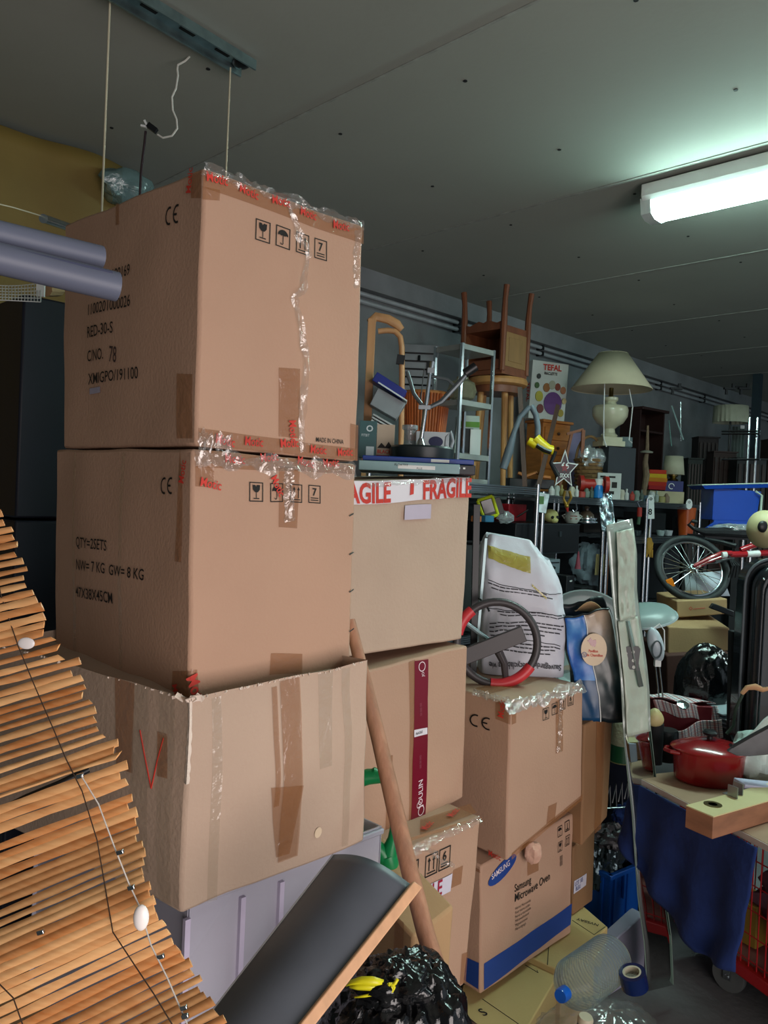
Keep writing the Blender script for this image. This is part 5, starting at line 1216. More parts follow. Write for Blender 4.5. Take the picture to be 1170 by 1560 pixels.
# skull
m_ = S(838, 2.64, zc2+.002)
g = thing('skull_ornament', 'yellowish skull ornament on the black case', 'ornament', org(m_))
BONE = mat('bone', 'A8A468', .6, scale=12, var=.15)
mb = MB(m_); mb.ball((0, 0, 11), (12, 11, 10), 16); mb.ball((5, -6, 5), (6, 5, 5), 10); mb.build('cranium', BONE, g)
mb = MB(m_); mb.ball((1, -10, 9), (2.6, 1.8, 2.6), 8); mb.build('eye_socket', BLACKM, g); mb = MB(m_); mb.ball((9, -8, 9), (2.4, 2, 2.6), 8); mb.build('eye_socket', BLACKM, g)
# lidded jar and glass dome dish
m_ = S(871, 2.66, zc2+.002)
g = thing('ceramic_pot', 'pale painted ceramic pot with two ears on the black case', 'pot', org(m_))
MB(m_).lathe([(8, 0), (11, 4), (12, 10), (10, 15), (10, 18), (8, 18), (8, 16)], 24).build('bowl', simple('A0A49C'), g)
for x in (-12, 12): MB(m_).tube([(x*.9, 0, 13), (x*1.25, 0, 11), (x*.95, 0, 7)], 1.2, 6).build('ear', simple('A0A49C'), g)
mb = MB(m_); mb.box((0, -11.4, 11), (10, .6, 1.4)).box((-4, -11.2, 7), (3, .6, 1.4)).box((4, -11.2, 7), (3, .6, 1.4)); mb.build('painted_marks', simple('7A3A30'), g)
m_ = S(893, 2.62, zc2+.002)
g = thing('cloche_dish', 'chrome dish stack with a dark knobbed cover beside the ceramic pot', 'dish', org(m_))
MB(m_).lathe([(14, 0), (17, 2), (17, 4), (14, 5), (16, 7), (16, 9), (0, 10)], 30).build('chrome_dish', CHROME, g)
MB(m_).lathe([(12, 9), (11, 14), (6, 19), (3, 20), (3, 23), (5, 25), (0, 27)], 24).build('cover', mat('brown_glaze', '4A3A30', .25), g)
# stereo and speakers
o, m_ = simplebox('stereo', 'silver stereo unit under the black flight case', 'stereo', 840, 2.47, 1.21, 46, 30, 22, simple('7E8C94', .35, .3), 0)
mb = MB(m_); mb.prism([(10*math.cos(a*.3), 9+3*math.sin(a*.3)) for a in range(21)], -1, -.3); mb.build('dark_dial', BLACK, o)
mb = MB(m_); mb.box((0, -.6, 17), (38, .8, 1.5)); mb.build('slot_line', BLACK, o)
simplebox('speaker', 'black loudspeaker below the silver stereo unit', 'speaker', 842, 2.44, .92, 50, 40, 72, BLACK, 0)
simplebox('black_suitcase', 'dark suitcase lying under the flight case at left', 'suitcase', 790, 2.46, .92, 44, 60, 95, DK, 0)
simplebox('speaker_stand_box', 'plain dark box under the narrow loudspeaker', 'box', 866, 2.30, 0, 24, 32, 285, DK, 0)
o, m_ = simplebox('black_speaker', 'narrow black loudspeaker right of the speaker with a white badge', 'speaker', 866, 2.30, .95, 22, 30, 74, BLACK, 0)
MB(m_).box((0, -.5, 66), (6, .5, 2)).build('badge', WHITE, o)
g = tag(MB(S(880, 2.6, 1.21)).lathe([(5, 0), (4, 4), (1.2, 26), (0, 27)], 14).build('cone_candle', simple('8C3A4A')), 'dusky pink cone standing behind the narrow loudspeaker', 'candle')
o = MB(S(897, 2.68, .905)).ball((0, 8, 72), (24, 16, 28), 20, amp=.35, fr=2, seed=9, ridge=True).build('cloth_bundle', mat('grey_cloth', '6E7A84', .8, scale=10, var=.4, bump=.3)); tag(o, 'grey and white cloth bundle in the dark behind the shopping bag', 'cloth')
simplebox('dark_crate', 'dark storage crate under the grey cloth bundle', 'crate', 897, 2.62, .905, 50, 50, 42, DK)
m_ = S(918, 2.56, .905)
g = thing('broom_head', 'straw-coloured brush with brown board standing left of the mirror strip', 'brush', org(m_))
MB(m_).box((0, 4, 60), (12, 4, 120)).build('board', mat('rust_board', '6E3C22', .7), g)
mb = MB(m_)
for i in range(9): mb.tube([(-14+i*1.6, -2, 92), (-15+i*2, -2, 60)], [1.2, .8], 5)
mb.build('bristles', mat('straw', '9A8A5C', .8), g)
MB(m_).tube([(-8, -2, 92), (-8, -2, 125)], 1.6, 6).build('handle', CHROME, g)
o, m_ = simplebox('framed_picture', 'small silver framed picture on the second shelf above the mirror strip', 'picture frame', 946, 2.6, 1.412, 20, 3, 26, simple('8A9290', .4), 0)
mb = MB(m_); v_, f_ = ring2(0, 13, 5, 6.4, 0, 360, 20, 1.3); mb.add([(x, -.8, z) for x, z in v_], f_); mb.build('oval_mount', WHITE, o)
for i, (px, lab, c) in enumerate(((958, 'small white cup on the second shelf right of the silver picture frame', 'A8B0B0'), (970, 'squat dark bowl on the second shelf under the red handled tool', '3A4448'), (1006, 'small glass on the second shelf beside the door plate', '8C9C9C'), (1018, 'chrome cup on the second shelf left of the orange vase', 'A0A8AC'))):
    o = MB(S(px, 2.62, 1.412)).lathe([(3, 0), (5, 1), (6.5, 9), (5.6, 9), (4, 2)], 18).build('cup', simple(c, .3), smooth=40); tag(o, lab, 'cup')
m_ = S(1044, 2.58, 1.412)
g = tag(MB(m_).lathe([(9, 0), (10, 1), (12, 20), (14, 44), (12.6, 44), (10, 20), (8, 3)], 30).build('orange_vase', mat('orange_glaze', 'B4561C', .3, col2='8A2A18', scale=4)), 'tall flared orange vase on the second shelf above the bicycle wheel', 'vase')
# dark boxes filling the shelves behind
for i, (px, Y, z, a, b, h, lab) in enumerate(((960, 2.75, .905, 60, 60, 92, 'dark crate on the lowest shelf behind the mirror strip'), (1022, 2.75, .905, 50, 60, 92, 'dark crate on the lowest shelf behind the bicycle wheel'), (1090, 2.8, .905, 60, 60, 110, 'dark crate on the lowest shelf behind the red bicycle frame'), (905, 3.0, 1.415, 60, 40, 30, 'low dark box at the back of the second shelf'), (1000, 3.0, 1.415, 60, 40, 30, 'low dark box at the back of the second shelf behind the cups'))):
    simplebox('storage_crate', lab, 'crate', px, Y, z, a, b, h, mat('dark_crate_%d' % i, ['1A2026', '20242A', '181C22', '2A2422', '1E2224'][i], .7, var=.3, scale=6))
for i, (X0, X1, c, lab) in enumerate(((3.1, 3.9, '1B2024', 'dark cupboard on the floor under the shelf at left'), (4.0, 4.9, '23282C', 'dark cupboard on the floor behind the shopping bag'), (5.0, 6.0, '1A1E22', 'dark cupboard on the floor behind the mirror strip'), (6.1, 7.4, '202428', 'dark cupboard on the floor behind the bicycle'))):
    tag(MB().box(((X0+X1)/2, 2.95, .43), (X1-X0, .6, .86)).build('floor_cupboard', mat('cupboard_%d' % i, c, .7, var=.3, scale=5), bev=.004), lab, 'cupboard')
tag(MB().box((4.2, 3.39, 1.27), (3.0, .04, .72)).build('dark_backing', mat('backing_dark', '20262A', .8, var=.3, scale=4)), 'dark backing added in front of the wall behind the shelves, left length', 'board')  # dark backing added so no pale wall shows behind the shelves
tag(MB().box((7.0, 3.39, 1.27), (2.5, .04, .72)).build('dark_backing', mat('backing_dark', '', .8)), 'dark backing added in front of the wall behind the shelves, right length', 'board')

# ================================================================== far end
FARD = mat('far_dark_wood', '2A1E1A', .6, var=.3)
m_ = S(1092, 2.6, 0)
dl = dep(org(m_)); s_ = dl/FPX
def F(px, d): return onD(px, d, 0)
p = F(1091, 7.2); k_ = frame(p, None, 7.2/FPX); zt = (at(1091, 645, 7.2).z)/(7.2/FPX); zb = zt
g = thing('floor_lamp', 'floor lamp with pleated cream drum shade far back on the right', 'lamp', p)
MB(k_).lathe([(24, zt+1), (25, zt+1), (24, zt+26)], 48, fn=lambda q, i: 1+.03*math.sin(q*22), cap=False).build('lamp_shade', mat('pleated_shade', 'A8AC98', .8), g, solid=.003)
MB(k_).tube([(0, 0, 0), (0, 0, zt+20)], 1.6, 8).build('pole', BLACK, g); MB(k_).lathe([(20, 0), (18, 4), (3, 7)], 24).build('foot', BLACK, g)
def farpole(x, yt, yb, d, r, material, label, name='pole', x2=None):
    a, b = at(x, yt, d), at(x2 or x+2, yb, d); return tag(MB().tube([a, b], r*d/FPX, 8).build(name, material), label, 'pole')
p = F(1146, 6.4); g = thing('chrome_clothes_rack', 'chrome tube clothes rack far right behind the blue crate', 'clothes rack', p)
for x in (1142, 1154):
    a = at(x, 636, 6.4); b = onD(x-2, 6.4, 0); MB().tube([a, (a.x, a.y, .0)], .011, 8).build('upright', CHROME, g)
for y in (657, 661, 700): MB().tube([at(1100, y, 6.6), at(1158, y, 6.3)], .008, 8).build('cross_bar', CHROME, g)
g = thing('support_post', 'tall dark post reaching the ceiling at the far right', 'post', F(1130, 7.6))
a = F(1130, 7.6); MB().box((a.x, a.y, CEIL/2), (.07, .07, CEIL)).build('post', mat('dark_teal_metal', '26363E', .5, var=.1), g); MB(K(1130, 590, 7.6)).box((-2, 0, 0), (16, 3, 3)).build('bracket', BLACK, g)
MB(K(1129, 651, 7.55)).box((0, -4, 0), (6, 2, 5)).build('white_socket', WHITE, g)
p = F(1106, 7.9); k_ = frame(p, None, 7.9/FPX)
g = thing('corrugated_panel', 'upright pale corrugated panel standing behind the floor lamp', 'panel', p)
mb = MB(k_); zz = at(1106, 650, 7.9).z/(7.9/FPX); mb.grid(lambda u, v: (-10+20*u, 1.6*math.sin(u*26), zz*v), 40, 2); mb.build('sheet', simple('7C8C88', .5), g, solid=.004)
# dark furniture far back
for i, (x, yt, d, w_, lab) in enumerate(((1055, 668, 7.4, 30, 'dark tall furniture left of the floor lamp'), (1080, 690, 7.0, 34, 'dark slatted chair back left of the floor lamp pole'), (1120, 700, 6.8, 44, 'dark low cabinet right of the floor lamp pole'), (1160, 672, 7.2, 30, 'brown tall furniture at the right border'), (1036, 700, 6.9, 22, 'dark green plant-like bundle right of the small table lamp'))):
    p = F(x, d); k_ = frame(p, None, d/FPX); zz = at(x, yt, d).z/(d/FPX)
    g = thing('dark_furniture', lab, 'furniture', p); mt_ = mat('far_%d' % i, ['20191A', '2E1E1A', '1C1E20', '3A2822', '16201C'][i], .7, var=.4, scale=9)
    mb = MB(k_); mb.box((0, 0, zz/2), (w_, 26, zz)); mb.build('body', mt_, g)
    for j in range(5): MB(k_).box((-w_/2+w_*(j+.5)/5, -14, zz*.78), (w_*.1, 2, zz*.4)).build('slat', FARD, g)
    MB(k_).box((0, -2, zz+1), (w_*1.08, 28, 2)).build('top', mt_, g)
g = farpole(1023, 618, 670, 6.0, 1.2, simple('7E9A98', .3), 'thin pale rod leaning crosswise behind the small table lamp', 'thin_rod', 1041)
farpole(1037, 612, 672, 6.1, 1.0, CHROME, 'thin upright chrome rod behind the small table lamp', 'thin_rod', 1037)
farpole(1019, 640, 680, 5.9, .8, simple('4E7A72', .4), 'thin green rod left of the crossed rods', 'thin_rod', 1023)
for x, d in ((1030, 7.0), (1112, 7.4), (1134, 7.5)):
    g = thing('ceiling_bracket', {1030: 'dark pipe bracket under the ceiling behind the small table lamp', 1112: 'small dark ceiling fitting left of the dark post', 1134: 'small dark ceiling fitting on the dark post'}[x], 'bracket', at(x, 592, d)); k_ = K(x, 592, d)
    mb = MB(k_); mb.box((0, 0, 0), (18, 6, 3)).box((-5, 0, -5), (3, 4, 8)).box((5, 0, 4), (4, 4, 8)); mb.build('bracket_body', BLACK, g)

# ---- metal trolley carrying the umbrellas and the blue crate
p = onD(1112, 4.4, 0); k_ = frame(p, None, 4.4/FPX); hT = 1.475/(4.4/FPX)
g = thing('metal_trolley', 'dark metal trolley behind the bicycle under the blue crate', 'trolley', p)
MB(k_).box((10, 20, hT-2), (150, 70, 4)).build('top_tray', BLACK, g); MB(k_).box((10, 20, hT*.4), (150, 70, 4)).build('lower_tray', BLACK, g)
for x in (-62, 82):
    for y in (-12, 52): MB(k_).box((x, y, hT/2), (4, 4, hT-.5)).build('post', BLACK, g)
zT2 = 1.477
m_ = G(1100, 4.25, zT2)
g = thing('umbrella', 'folded black umbrella lying under the blue crate', 'umbrella', org(m_))
MB(m_).tube([(-48, -6, 10), (-30, -6, 6), (0, -6, 7), (40, -6, 6), (64, -6, 8)], [2, 6, 7, 7, 3], 10).build('folded_canopy', mat('black_cloth', '17181C', .8, bump=.5, bscale=30), g)
MB(m_).tube([(-46, -6, 10), (-54, -6, 16), (-50, -6, 22), (-42, -6, 20)], 3, 8).build('curved_handle', BLACK, g)
o = MB(m_).ball((20, 6, 12), (30, 14, 6), 16, amp=.5, fr=3, seed=3, ridge=True).build('plastic_bag', film('pale_bag', '', .4)); tag(o, 'crumpled clear bag between the folded umbrella and the blue crate', 'plastic bag')
CB = mat('crate_blue', '0C3E9A', .35, var=.06)
m_ = G(1116, 4.3, zT2+.03)
g = thing('blue_crate', 'blue plastic crate with pale rim standing on the dark trolley at the right', 'crate', org(m_))
MB(m_).box((4, 26, 39), (66, 44, 50), (0, 3, 0), top=(1.1, 1.1)).build('crate_body', CB, g, bev=.002)
MB(m_).box((2, 24, 68), (96, 52, 6), (0, -4, 0), top=(1.12, 1.1)).build('flared_rim', CB, g, bev=.002)
MB(m_).box((2, 24, 72), (109, 58, 1.6), (0, -4, 0)).build('rim_edge', simple('A8BCAC', .4), g)
mb = MB(m_); mb.prism([(-28, 14), (-48, -2), (-36, -4), (-22, 12)], -2, 2); mb.prism([(36, 14), (22, -4), (32, -6), (44, 14)], -2, 2); mb.box((4, 0, 13), (68, 3, 5)); mb.build('lower_flange', CB, g)
MB(m_).tube([(30, -4, 62), (40, -4, 56), (39, -4, 20), (28, -4, -4)], 1.8, 6).build('rim_edge', simple('A8BCAC', .4), g)
# ---- football like helmet
m_ = K(1160, 806, 3.3)
g = thing('ball', 'cream ball with black patches at the right edge under the blue crate', 'ball', at(1160, 836, 3.3))
MB(m_).ball((4, 0, 0), (25, 25, 29), 20).build('ball_skin', mat('cream_leather', 'B8AE84', .5, scale=8, var=.1), g)
for x, y, z in ((-8, -21, 4), (20, -19, 18), (18, -20, -16)): MB(m_).ball((x, y, z), (8, 4, 9), 12).build('black_patch', BLACK, g)

# ---- bicycle
TY = mat('tyre_rubber', '1B1F22', .6, scale=60, var=.3)
hub = at(1054, 866, 3.75); s_ = 3.75/FPX
WX = (RT*1.0).normalized(); WZ = (UP*.86+FW*.5).normalized(); WN = WX.cross(WZ).normalized()
def wp_(r, a, off=0): return hub+WX*math.cos(a)*r*s_+WZ*math.sin(a)*r*s_+WN*off*s_
bk = thing('bicycle', 'red bicycle lying over the cartons with its front wheel facing out', 'bicycle', hub)
MB().tube([wp_(52, R(a)) for a in range(0, 360, 6)], 5.2*s_, 12, closed=True).build('tyre', TY, bk)
MB().tube([wp_(45, R(a)) for a in range(0, 360, 6)], 2.0*s_, 8, closed=True).build('wheel_rim', CHROME, bk)
mb = MB()
for i in range(28):
    a = 2*math.pi*i/28; mb.tube([wp_(3.5, a+(1.2 if i % 2 else -1.2), 3 if i % 2 else -3), wp_(45, a)], .42*s_, 4)
mb.build('spokes', CHROME, bk)
MB().tube([hub-WN*7*s_, hub+WN*7*s_], 4.5*s_, 14).build('hub', CHROME, bk)
MB(K(1021, 888, 3.7)).box((0, 0, 0), (10, 4, 13), (0, -25, 0)).build('reflector', mat('orange_reflector', 'E07A14', .2), bk, bev=.001)
BR = mat('bike_red', '9C141C', .25, coat=.6)
nr = -1 if WN.dot(FW) > 0 else 1
for dz in (8, -8):
    MB().tube([hub+WN*dz*s_, at(1080, 853, 3.75)+WN*dz*s_, at(1098, 846, 3.75)+WN*dz*s_, at(1112, 845, 3.75)+WN*dz*.7*s_], [2.6*s_, 3.2*s_, 3.6*s_, 3.8*s_], 10).build('fork_blade', BR, bk)
MB().tube([at(1106, 845, 3.75), at(1135, 844, 3.75), at(1172, 842, 3.78)], 5*s_, 12).build('down_tube', BR, bk)
MB().tube([at(1128, 838, 3.75), at(1150, 830, 3.75), at(1180, 822, 3.75)], 4.5*s_, 12).build('top_tube', BR, bk)
mb = MB(); mb.tube([at(1100, 845.5, 3.71), at(1107, 845, 3.71)], 4.6*s_, 10); mb.build('white_band', WHITE, bk)
mb = MB(); mb.tube([at(1137, 844, 3.749), at(1156, 843, 3.76)], 5.2*s_, 12); mb.build('white_band', WHITE, bk)
MB().tube([at(1090, 856, 3.68), at(1118, 850, 3.7)], [2.6*s_, 1.6*s_], 8).build('brake_lever', CHROME, bk)
MB().tube([at(1075, 822, 3.9), at(1098, 826, 3.85), at(1122, 832, 3.8)], 4*s_, 10).build('handlebar', BLACK, bk)
mb = MB(); [mb.tube([at(1110, 846, 3.72), at(1115+i*4, 862, 3.66), at(1110+i*5, 880, 3.7)], .9*s_, 6) for i in range(4)]; mb.build('cables', BLACK, bk)
o = MB().add([at(1042, 874, 3.92), at(1098, 870, 3.95), at(1112, 908, 3.9), at(1046, 908, 3.88)], [(0, 1, 2, 3)]); o = o.build('paper_sheet', mat('paper_lilac', 'A8AEB8', .7), solid=.002); tag(o, 'pale paper sheet behind the lower half of the bicycle wheel', 'paper')

# ---- cartons under the wheel
U1 = Carton('cardboard_box', 'small carton with a red mark directly under the bicycle wheel', (1031, 916), (1032, 941), (1108, 912), (1108, 936), (1022, 912), (1024, 936), 3.62, yaw=-46, ldel=0, wL=.28, material=CARD3, seed=41, bulge=.001)
L1 = Carton('cardboard_box', 'larger open carton below the small red marked carton', (1018, 955), (1018, 996), (1112, 957), (1112, 992), (1004, 944), (1006, 985), 3.5, yaw=-46, wL=.34, material=CARD3, seed=42, bulge=.002)
mb = MB()
def um(px, py): u, v = U1.uv('R', px, py); return U1.pt('R', u, v, .001)
v_, f_ = ring2(0, 0, .006, .009, 0, 360, 4); q = um(1052, 927); mb.add([q+RT*a+UP*b for a, b in v_], f_); mb.tube([um(1056, 928), um(1074, 926)], .0012, 4); mb.build('red_mark', REDINK, U1.root)
Bx = Carton('cardboard_box', 'dark brown carton at the bottom of the cartons under the bicycle', (1015, 998), (1015, 1100), (1112, 994), (1112, 1080), (1004, 990), (1006, 1080), 3.46, yaw=-46, wL=.36, material=mat('dark_brown_card', '4A2A24', .8), seed=43, bulge=.002, zb=.74)
tag(MB(K(1100, 930, 3.45)).box((4, 10, 0), (38, 10, 9), (0, 18, 0), top=(.9, .8)).build('dark_shoe', BLACK, bev=.004), 'dark shoe-shaped object lying over the small red marked carton', 'shoe')

# ---- round lids and the reflected bracket
g = thing('plastic_dish', 'large round grey-green plastic dish standing behind the shopping bag', 'lid', at(903, 1000, 3.0))
k_ = Matrix.Translation(at(893, 975, 3.05)) @ Matrix.Rotation(math.atan2(rt0.y, rt0.x), 4, 'Z') @ Matrix.Rotation(R(72), 4, 'X') @ Matrix.Scale(3.05/FPX, 4)
LID = mat('grey_green_plastic', '7C8C8C', .35, var=.06)
MB(k_).lathe([(0, 0), (66, 0), (70, 2), (75, 6), (77, 6), (77, 3), (70, -3), (0, -3)], 56).build('disc', LID, g)
g = thing('washing_basin', 'pale grey oval plastic basin tilted right of the mirror strip', 'basin', at(990, 955, 3.2))
k_ = Matrix.Translation(at(980, 934, 3.2)) @ Matrix.Rotation(math.atan2(rt0.y, rt0.x), 4, 'Z') @ Matrix.Rotation(R(14), 4, 'X') @ Matrix.Rotation(R(-12), 4, 'Y') @ Matrix.Scale(3.2/FPX, 4)
MB(k_).lathe([(0, 9), (26, 8), (40, 4), (47, -3), (49, -6), (48, -8), (36, 1), (0, 5)], 48, sx=1, sy=.8).build('bowl', LID, g)
MB(k_).lathe([(47, -6), (50, -6), (51, -9), (48, -10), (46, -8)], 48, sx=1, sy=.8, cap=False).build('rim', simple('9AA8AC', .3), g)

# ---- leaning mirror strip with plastic wrap
g = thing('mirror_strip', 'tall narrow leaning mirror strip with white plastic film over its top half', 'mirror', onD(1003, 2.62, 0))
edgeL = [(924, 800), (929, 860), (934, 920), (940, 980), (946, 1040), (950, 1120), (956, 1180), (963, 1240), (967, 1300), (972, 1370), (982, 1440), (986, 1512)]
edgeR = [(963, 800), (970, 850), (970, 910), (976, 960), (985, 1020), (989, 1060), (991, 1120), (998, 1180), (1003, 1240), (1006, 1300), (1013, 1370), (1023, 1440), (1026, 1512)]
def ie(e, y):
    for (x0, y0), (x1, y1) in zip(e, e[1:]):
        if y <= y1: return x0+(x1-x0)*(y-y0)/(y1-y0)
    return e[-1][0]
def mp(u, v, off=0):
    y = 800+704*v; xl, xr = ie(edgeL, y), ie(edgeR, y); dl_, dr_ = 2.50, 2.55
    d_ = dl_+(dr_-dl_)*u+(.006*math.sin(v*6))+off; return at(xl+(xr-xl)*u, y-10*u+ (6 if v > .99 else 0), d_)
MB().grid(mp, 6, 60).build('mirror_glass', mat('mirror', 'C8D0CE', .03, 1, var=0), g, solid=.004, smooth=80)
MB().tube([mp(0, v/40, -.003) for v in range(41)], .0016, 6).build('edge_strip', mat('greenish_edge', '6E8278', .3), g)
MB().tube([mp(1, v/40, -.003) for v in range(41)], .0012, 6).build('edge_strip', mat('greenish_edge', '', .3), g)
MB().grid(lambda u, v: mp(u, v*.46, -.012+.008*noise.noise(V((u*3, v*12, 1)))), 12, 60).build('plastic_film', film('milky_film', 'A4B0A6', .6, .25, .1, 10), g, smooth=50)  # film over the top; its lowest stretch covers for a whitish reflection
MB().grid(lambda u, v: mp(.35+.65*u-.15*v, .02+v*.19, -.03+.012*noise.noise(V((u*4, v*9, 3)))), 14, 30).build('white_wrap', mat('white_wrap', 'A6B0A2', .35, bump=.5, bscale=20), g, solid=.002, smooth=50)
MB().grid(lambda u, v: mp(.12+.8*u, .21+v*.25, -.022+.008*noise.noise(V((u*4, v*9, 6)))), 14, 30).build('white_wrap', mat('white_wrap', '', .35), g, solid=.002, smooth=50)  # wrap above, lower end stands in for a pale bag reflected in the glass
mb = MB(); vs = [mp(.45, .215, -.035), mp(.58, .215, -.035), mp(.80, .36, -.035), mp(.64, .36, -.035)]; mb.add(vs, [(0, 1, 2, 3)]); mb.build('ruler_reflection', simple('5E6864', .5), g, solid=.002)  # stripe reflected in the mirror, modelled as a thin grey quad
k_ = K(960, 1002, 2.5); b_ = thing('bracket_reflection', 'mirror reflection of a black bracket with round holes, built as a plate beside the shopping bag', 'bracket', at(960, 1002, 2.5))  # reflection in the mirror strip, modelled as a solid plate with pale discs
MB(k_).prism([(-16, 10), (-12, 16), (12, 18), (15, 14), (13, -14), (16, -19), (-12, -17)], 0, 2).build('plate', BLACK, b_)
for x, z in ((-7, 6), (4, 9), (-6, -5), (5, -4), (6, -14)):
    MB(k_).prism([(x+2.6*math.cos(a*.6), z+2.6*math.sin(a*.6)) for a in range(10)], -.6, -.1).build('hole', simple('A8ACA4'), b_)

# ================================================================== red cart with board, pot and cloth
O = V((2.47, 1.14, 0)); e1 = V((math.cos(R(-114)), math.sin(R(-114)), 0)); e2 = V((math.cos(R(-24)), math.sin(R(-24)), 0))
cm = Matrix((( e1.x, e2.x, 0, O.x), (e1.y, e2.y, 0, O.y), (0, 0, 1, 0), (0, 0, 0, 1)))
RP = mat('cart_red', '9A141A', .35, var=.1)
ct = thing('wire_cart', 'red steel cart with wire mesh sides under the blue cloth', 'cart', cm @ V((.4, .55, 0)))
x0, x1, y0, y1, zb_, zt_ = -.13, .95, .27, .86, .135, .70
mb = MB(cm)
for y in (y0, y1): mb.box(((x0+x1)/2, y, zb_), (x1-x0, .035, .04)).box(((x0+x1)/2, y, zt_), (x1-x0, .03, .03))
for x in (x0, x1): mb.box((x, (y0+y1)/2, zb_), (.035, y1-y0, .04)).box((x, (y0+y1)/2, zt_), (.03, y1-y0, .03))
for x in (x0, x1):
    for y in (y0, y1): mb.box((x, y, (zb_+zt_)/2), (.035, .035, zt_-zb_))
mb.build('steel_frame', RP, ct, bev=.004)
mb = MB(cm)
for i in range(34): x = x0+(x1-x0)*(i+.5)/34; mb.tube([(x, y0, zb_), (x, y0, zt_)], .0022, 5)
for i in range(7): z = zb_+(zt_-zb_)*(i+.5)/7; mb.tube([(x0, y0, z), (x1, y0, z)], .0022, 5)
for i in range(18): y = y0+(y1-y0)*(i+.5)/18; mb.tube([(x0, y, zb_), (x0, y, zt_)], .0022, 5)
mb.build('wire_mesh', RP, ct)
MB(cm).box(((x0+x1)/2, (y0+y1)/2, zb_+.005), (x1-x0-.04, y1-y0-.04, .012)).build('floor_panel', mat('dusty_red_wood', '7A4A40', .8, var=.3), ct)
for i, (x, y) in enumerate(((.06, .31), (.86, .31), (.06, .8), (.86, .8))):
    w_ = MB(cm @ Matrix.Translation((x, y, .055)) @ Matrix.Rotation(R(20+30*i), 4, 'Z')).lathe([(.03, -.013), (.052, -.013), (.055, -.008), (.055, .008), (.052, .013), (.03, .013)], 28, m=Matrix.Rotation(R(90), 4, 'X')).build('wheel', mat('grey_rubber', '4A4E4E', .6), ct)
    MB(cm @ Matrix.Translation((x, y, .055)) @ Matrix.Rotation(R(20+30*i), 4, 'Z')).box((0, -.02, .035), (.024, .003, .09)).box((0, .02, .035), (.024, .003, .09)).box((0, 0, .078), (.05, .05, .006)).tube([(0, -.026, 0), (0, .026, 0)], .008, 8).build('caster_fork', CHROME, w_)
# stuff inside the cart
tag(MB(cm).ball((.30, .52, .30), (.26, .18, .14), 22, amp=.35, fr=2.2, seed=6).build('folded_fabric', mat('dusky_fabric', '5A3A46', .9, scale=9, var=.4, bump=.3)), 'dusky pink fabric heaped inside the red cart', 'fabric')
tag(MB(cm).box((.02, .42, .22), (.14, .12, .14), (0, 0, 12)).build('yellow_box', simple('8A7028', .6), bev=.004), 'ochre box inside the left corner of the red cart', 'box')
g = thing('coiled_hose', 'grey coiled hose inside the red cart at the right edge', 'hose', cm @ V((.62, .4, .16)))
MB(cm).tube([(.62+(.09+.004*math.sin(i*.9))*math.cos(i*.35), .38+.0009*i, .28+.10*math.sin(i*.35)) for i in range(70)], .008, 8).build('coil', simple('6A6A70', .5), g)
tag(MB(cm).ball((.72, .62, .34), (.16, .12, .18), 16, amp=.3, fr=2, seed=7).build('plastic_bag', mat('brown_bag', '4E3A3C', .4, bump=.4)), 'brownish bag inside the red cart behind the coiled hose', 'bag')
# board on top
bd = tag(MB(cm).box((.50, .42, .7305), (1.0, .98, .019)).build('table_board', mat('chipboard', '9A7C64', .6, var=.12), bev=.002), 'wooden board lying on the red cart under the red casserole', 'board')
MB(cm).box((.50, -.072, .7305), (.99, .003, .017)).build('pale_edge', simple('B0A49C', .5), bd)
# blue cloth hanging from the board
def cl(u, v):
    tip = .215+.16*min(1, u/.7) if u < .7 else .375-.03*(u-.7)/.3
    x = .0+.50*u; fold = .012*math.sin(u*22)*v+.02*noise.noise(V((u*5, v*4, 2)))*v
    return cm @ V((x-.03*v, -.082-.02*v-fold, .722-(tip-.0)*v+(.0)))
bc_ = tag(MB().grid(cl, 60, 30).build('blue_cloth', NAVY, solid=.004, smooth=80), 'dark blue cloth hanging down in front of the red cart', 'cloth')

# ---- red oval casserole
zB = .7415
m_ = G(1078, 2.53, zB)
g = thing('casserole', 'red enamelled oval casserole with black knob on the wooden board', 'casserole', org(m_))
MB(m_).lathe([(0, 0), (46, 0), (50, 4), (53, 34), (54, 46), (56, 48), (54, 49), (50, 46), (48, 6), (0, 3)], 56, sx=1, sy=.76).build('pot', RED, g)
MB(m_).lathe([(57, 48), (58, 50), (56, 52), (44, 57), (26, 62), (12, 64), (0, 64.5)], 56, sx=1, sy=.76).build('lid', RED, g)
MB(m_).lathe([(4, 64), (4, 68), (10, 71), (11, 74), (8, 77), (0, 78)], 24).build('knob', BLACK, g)
for sg in (-1, 1): MB(m_).tube([(sg*50, -14, 44), (sg*62, -11, 45), (sg*67, 0, 45), (sg*62, 11, 45), (sg*50, 14, 44)], 3.2, 10).build('handle', RED, g)
m_ = G(1014, 2.72, zB)
g = tag(MB(m_).lathe([(16, 0), (17, 2), (17, 44), (15, 47), (0, 47)], 30).build('canister', BLACK), 'black cylindrical canister behind the left of the red casserole', 'canister')
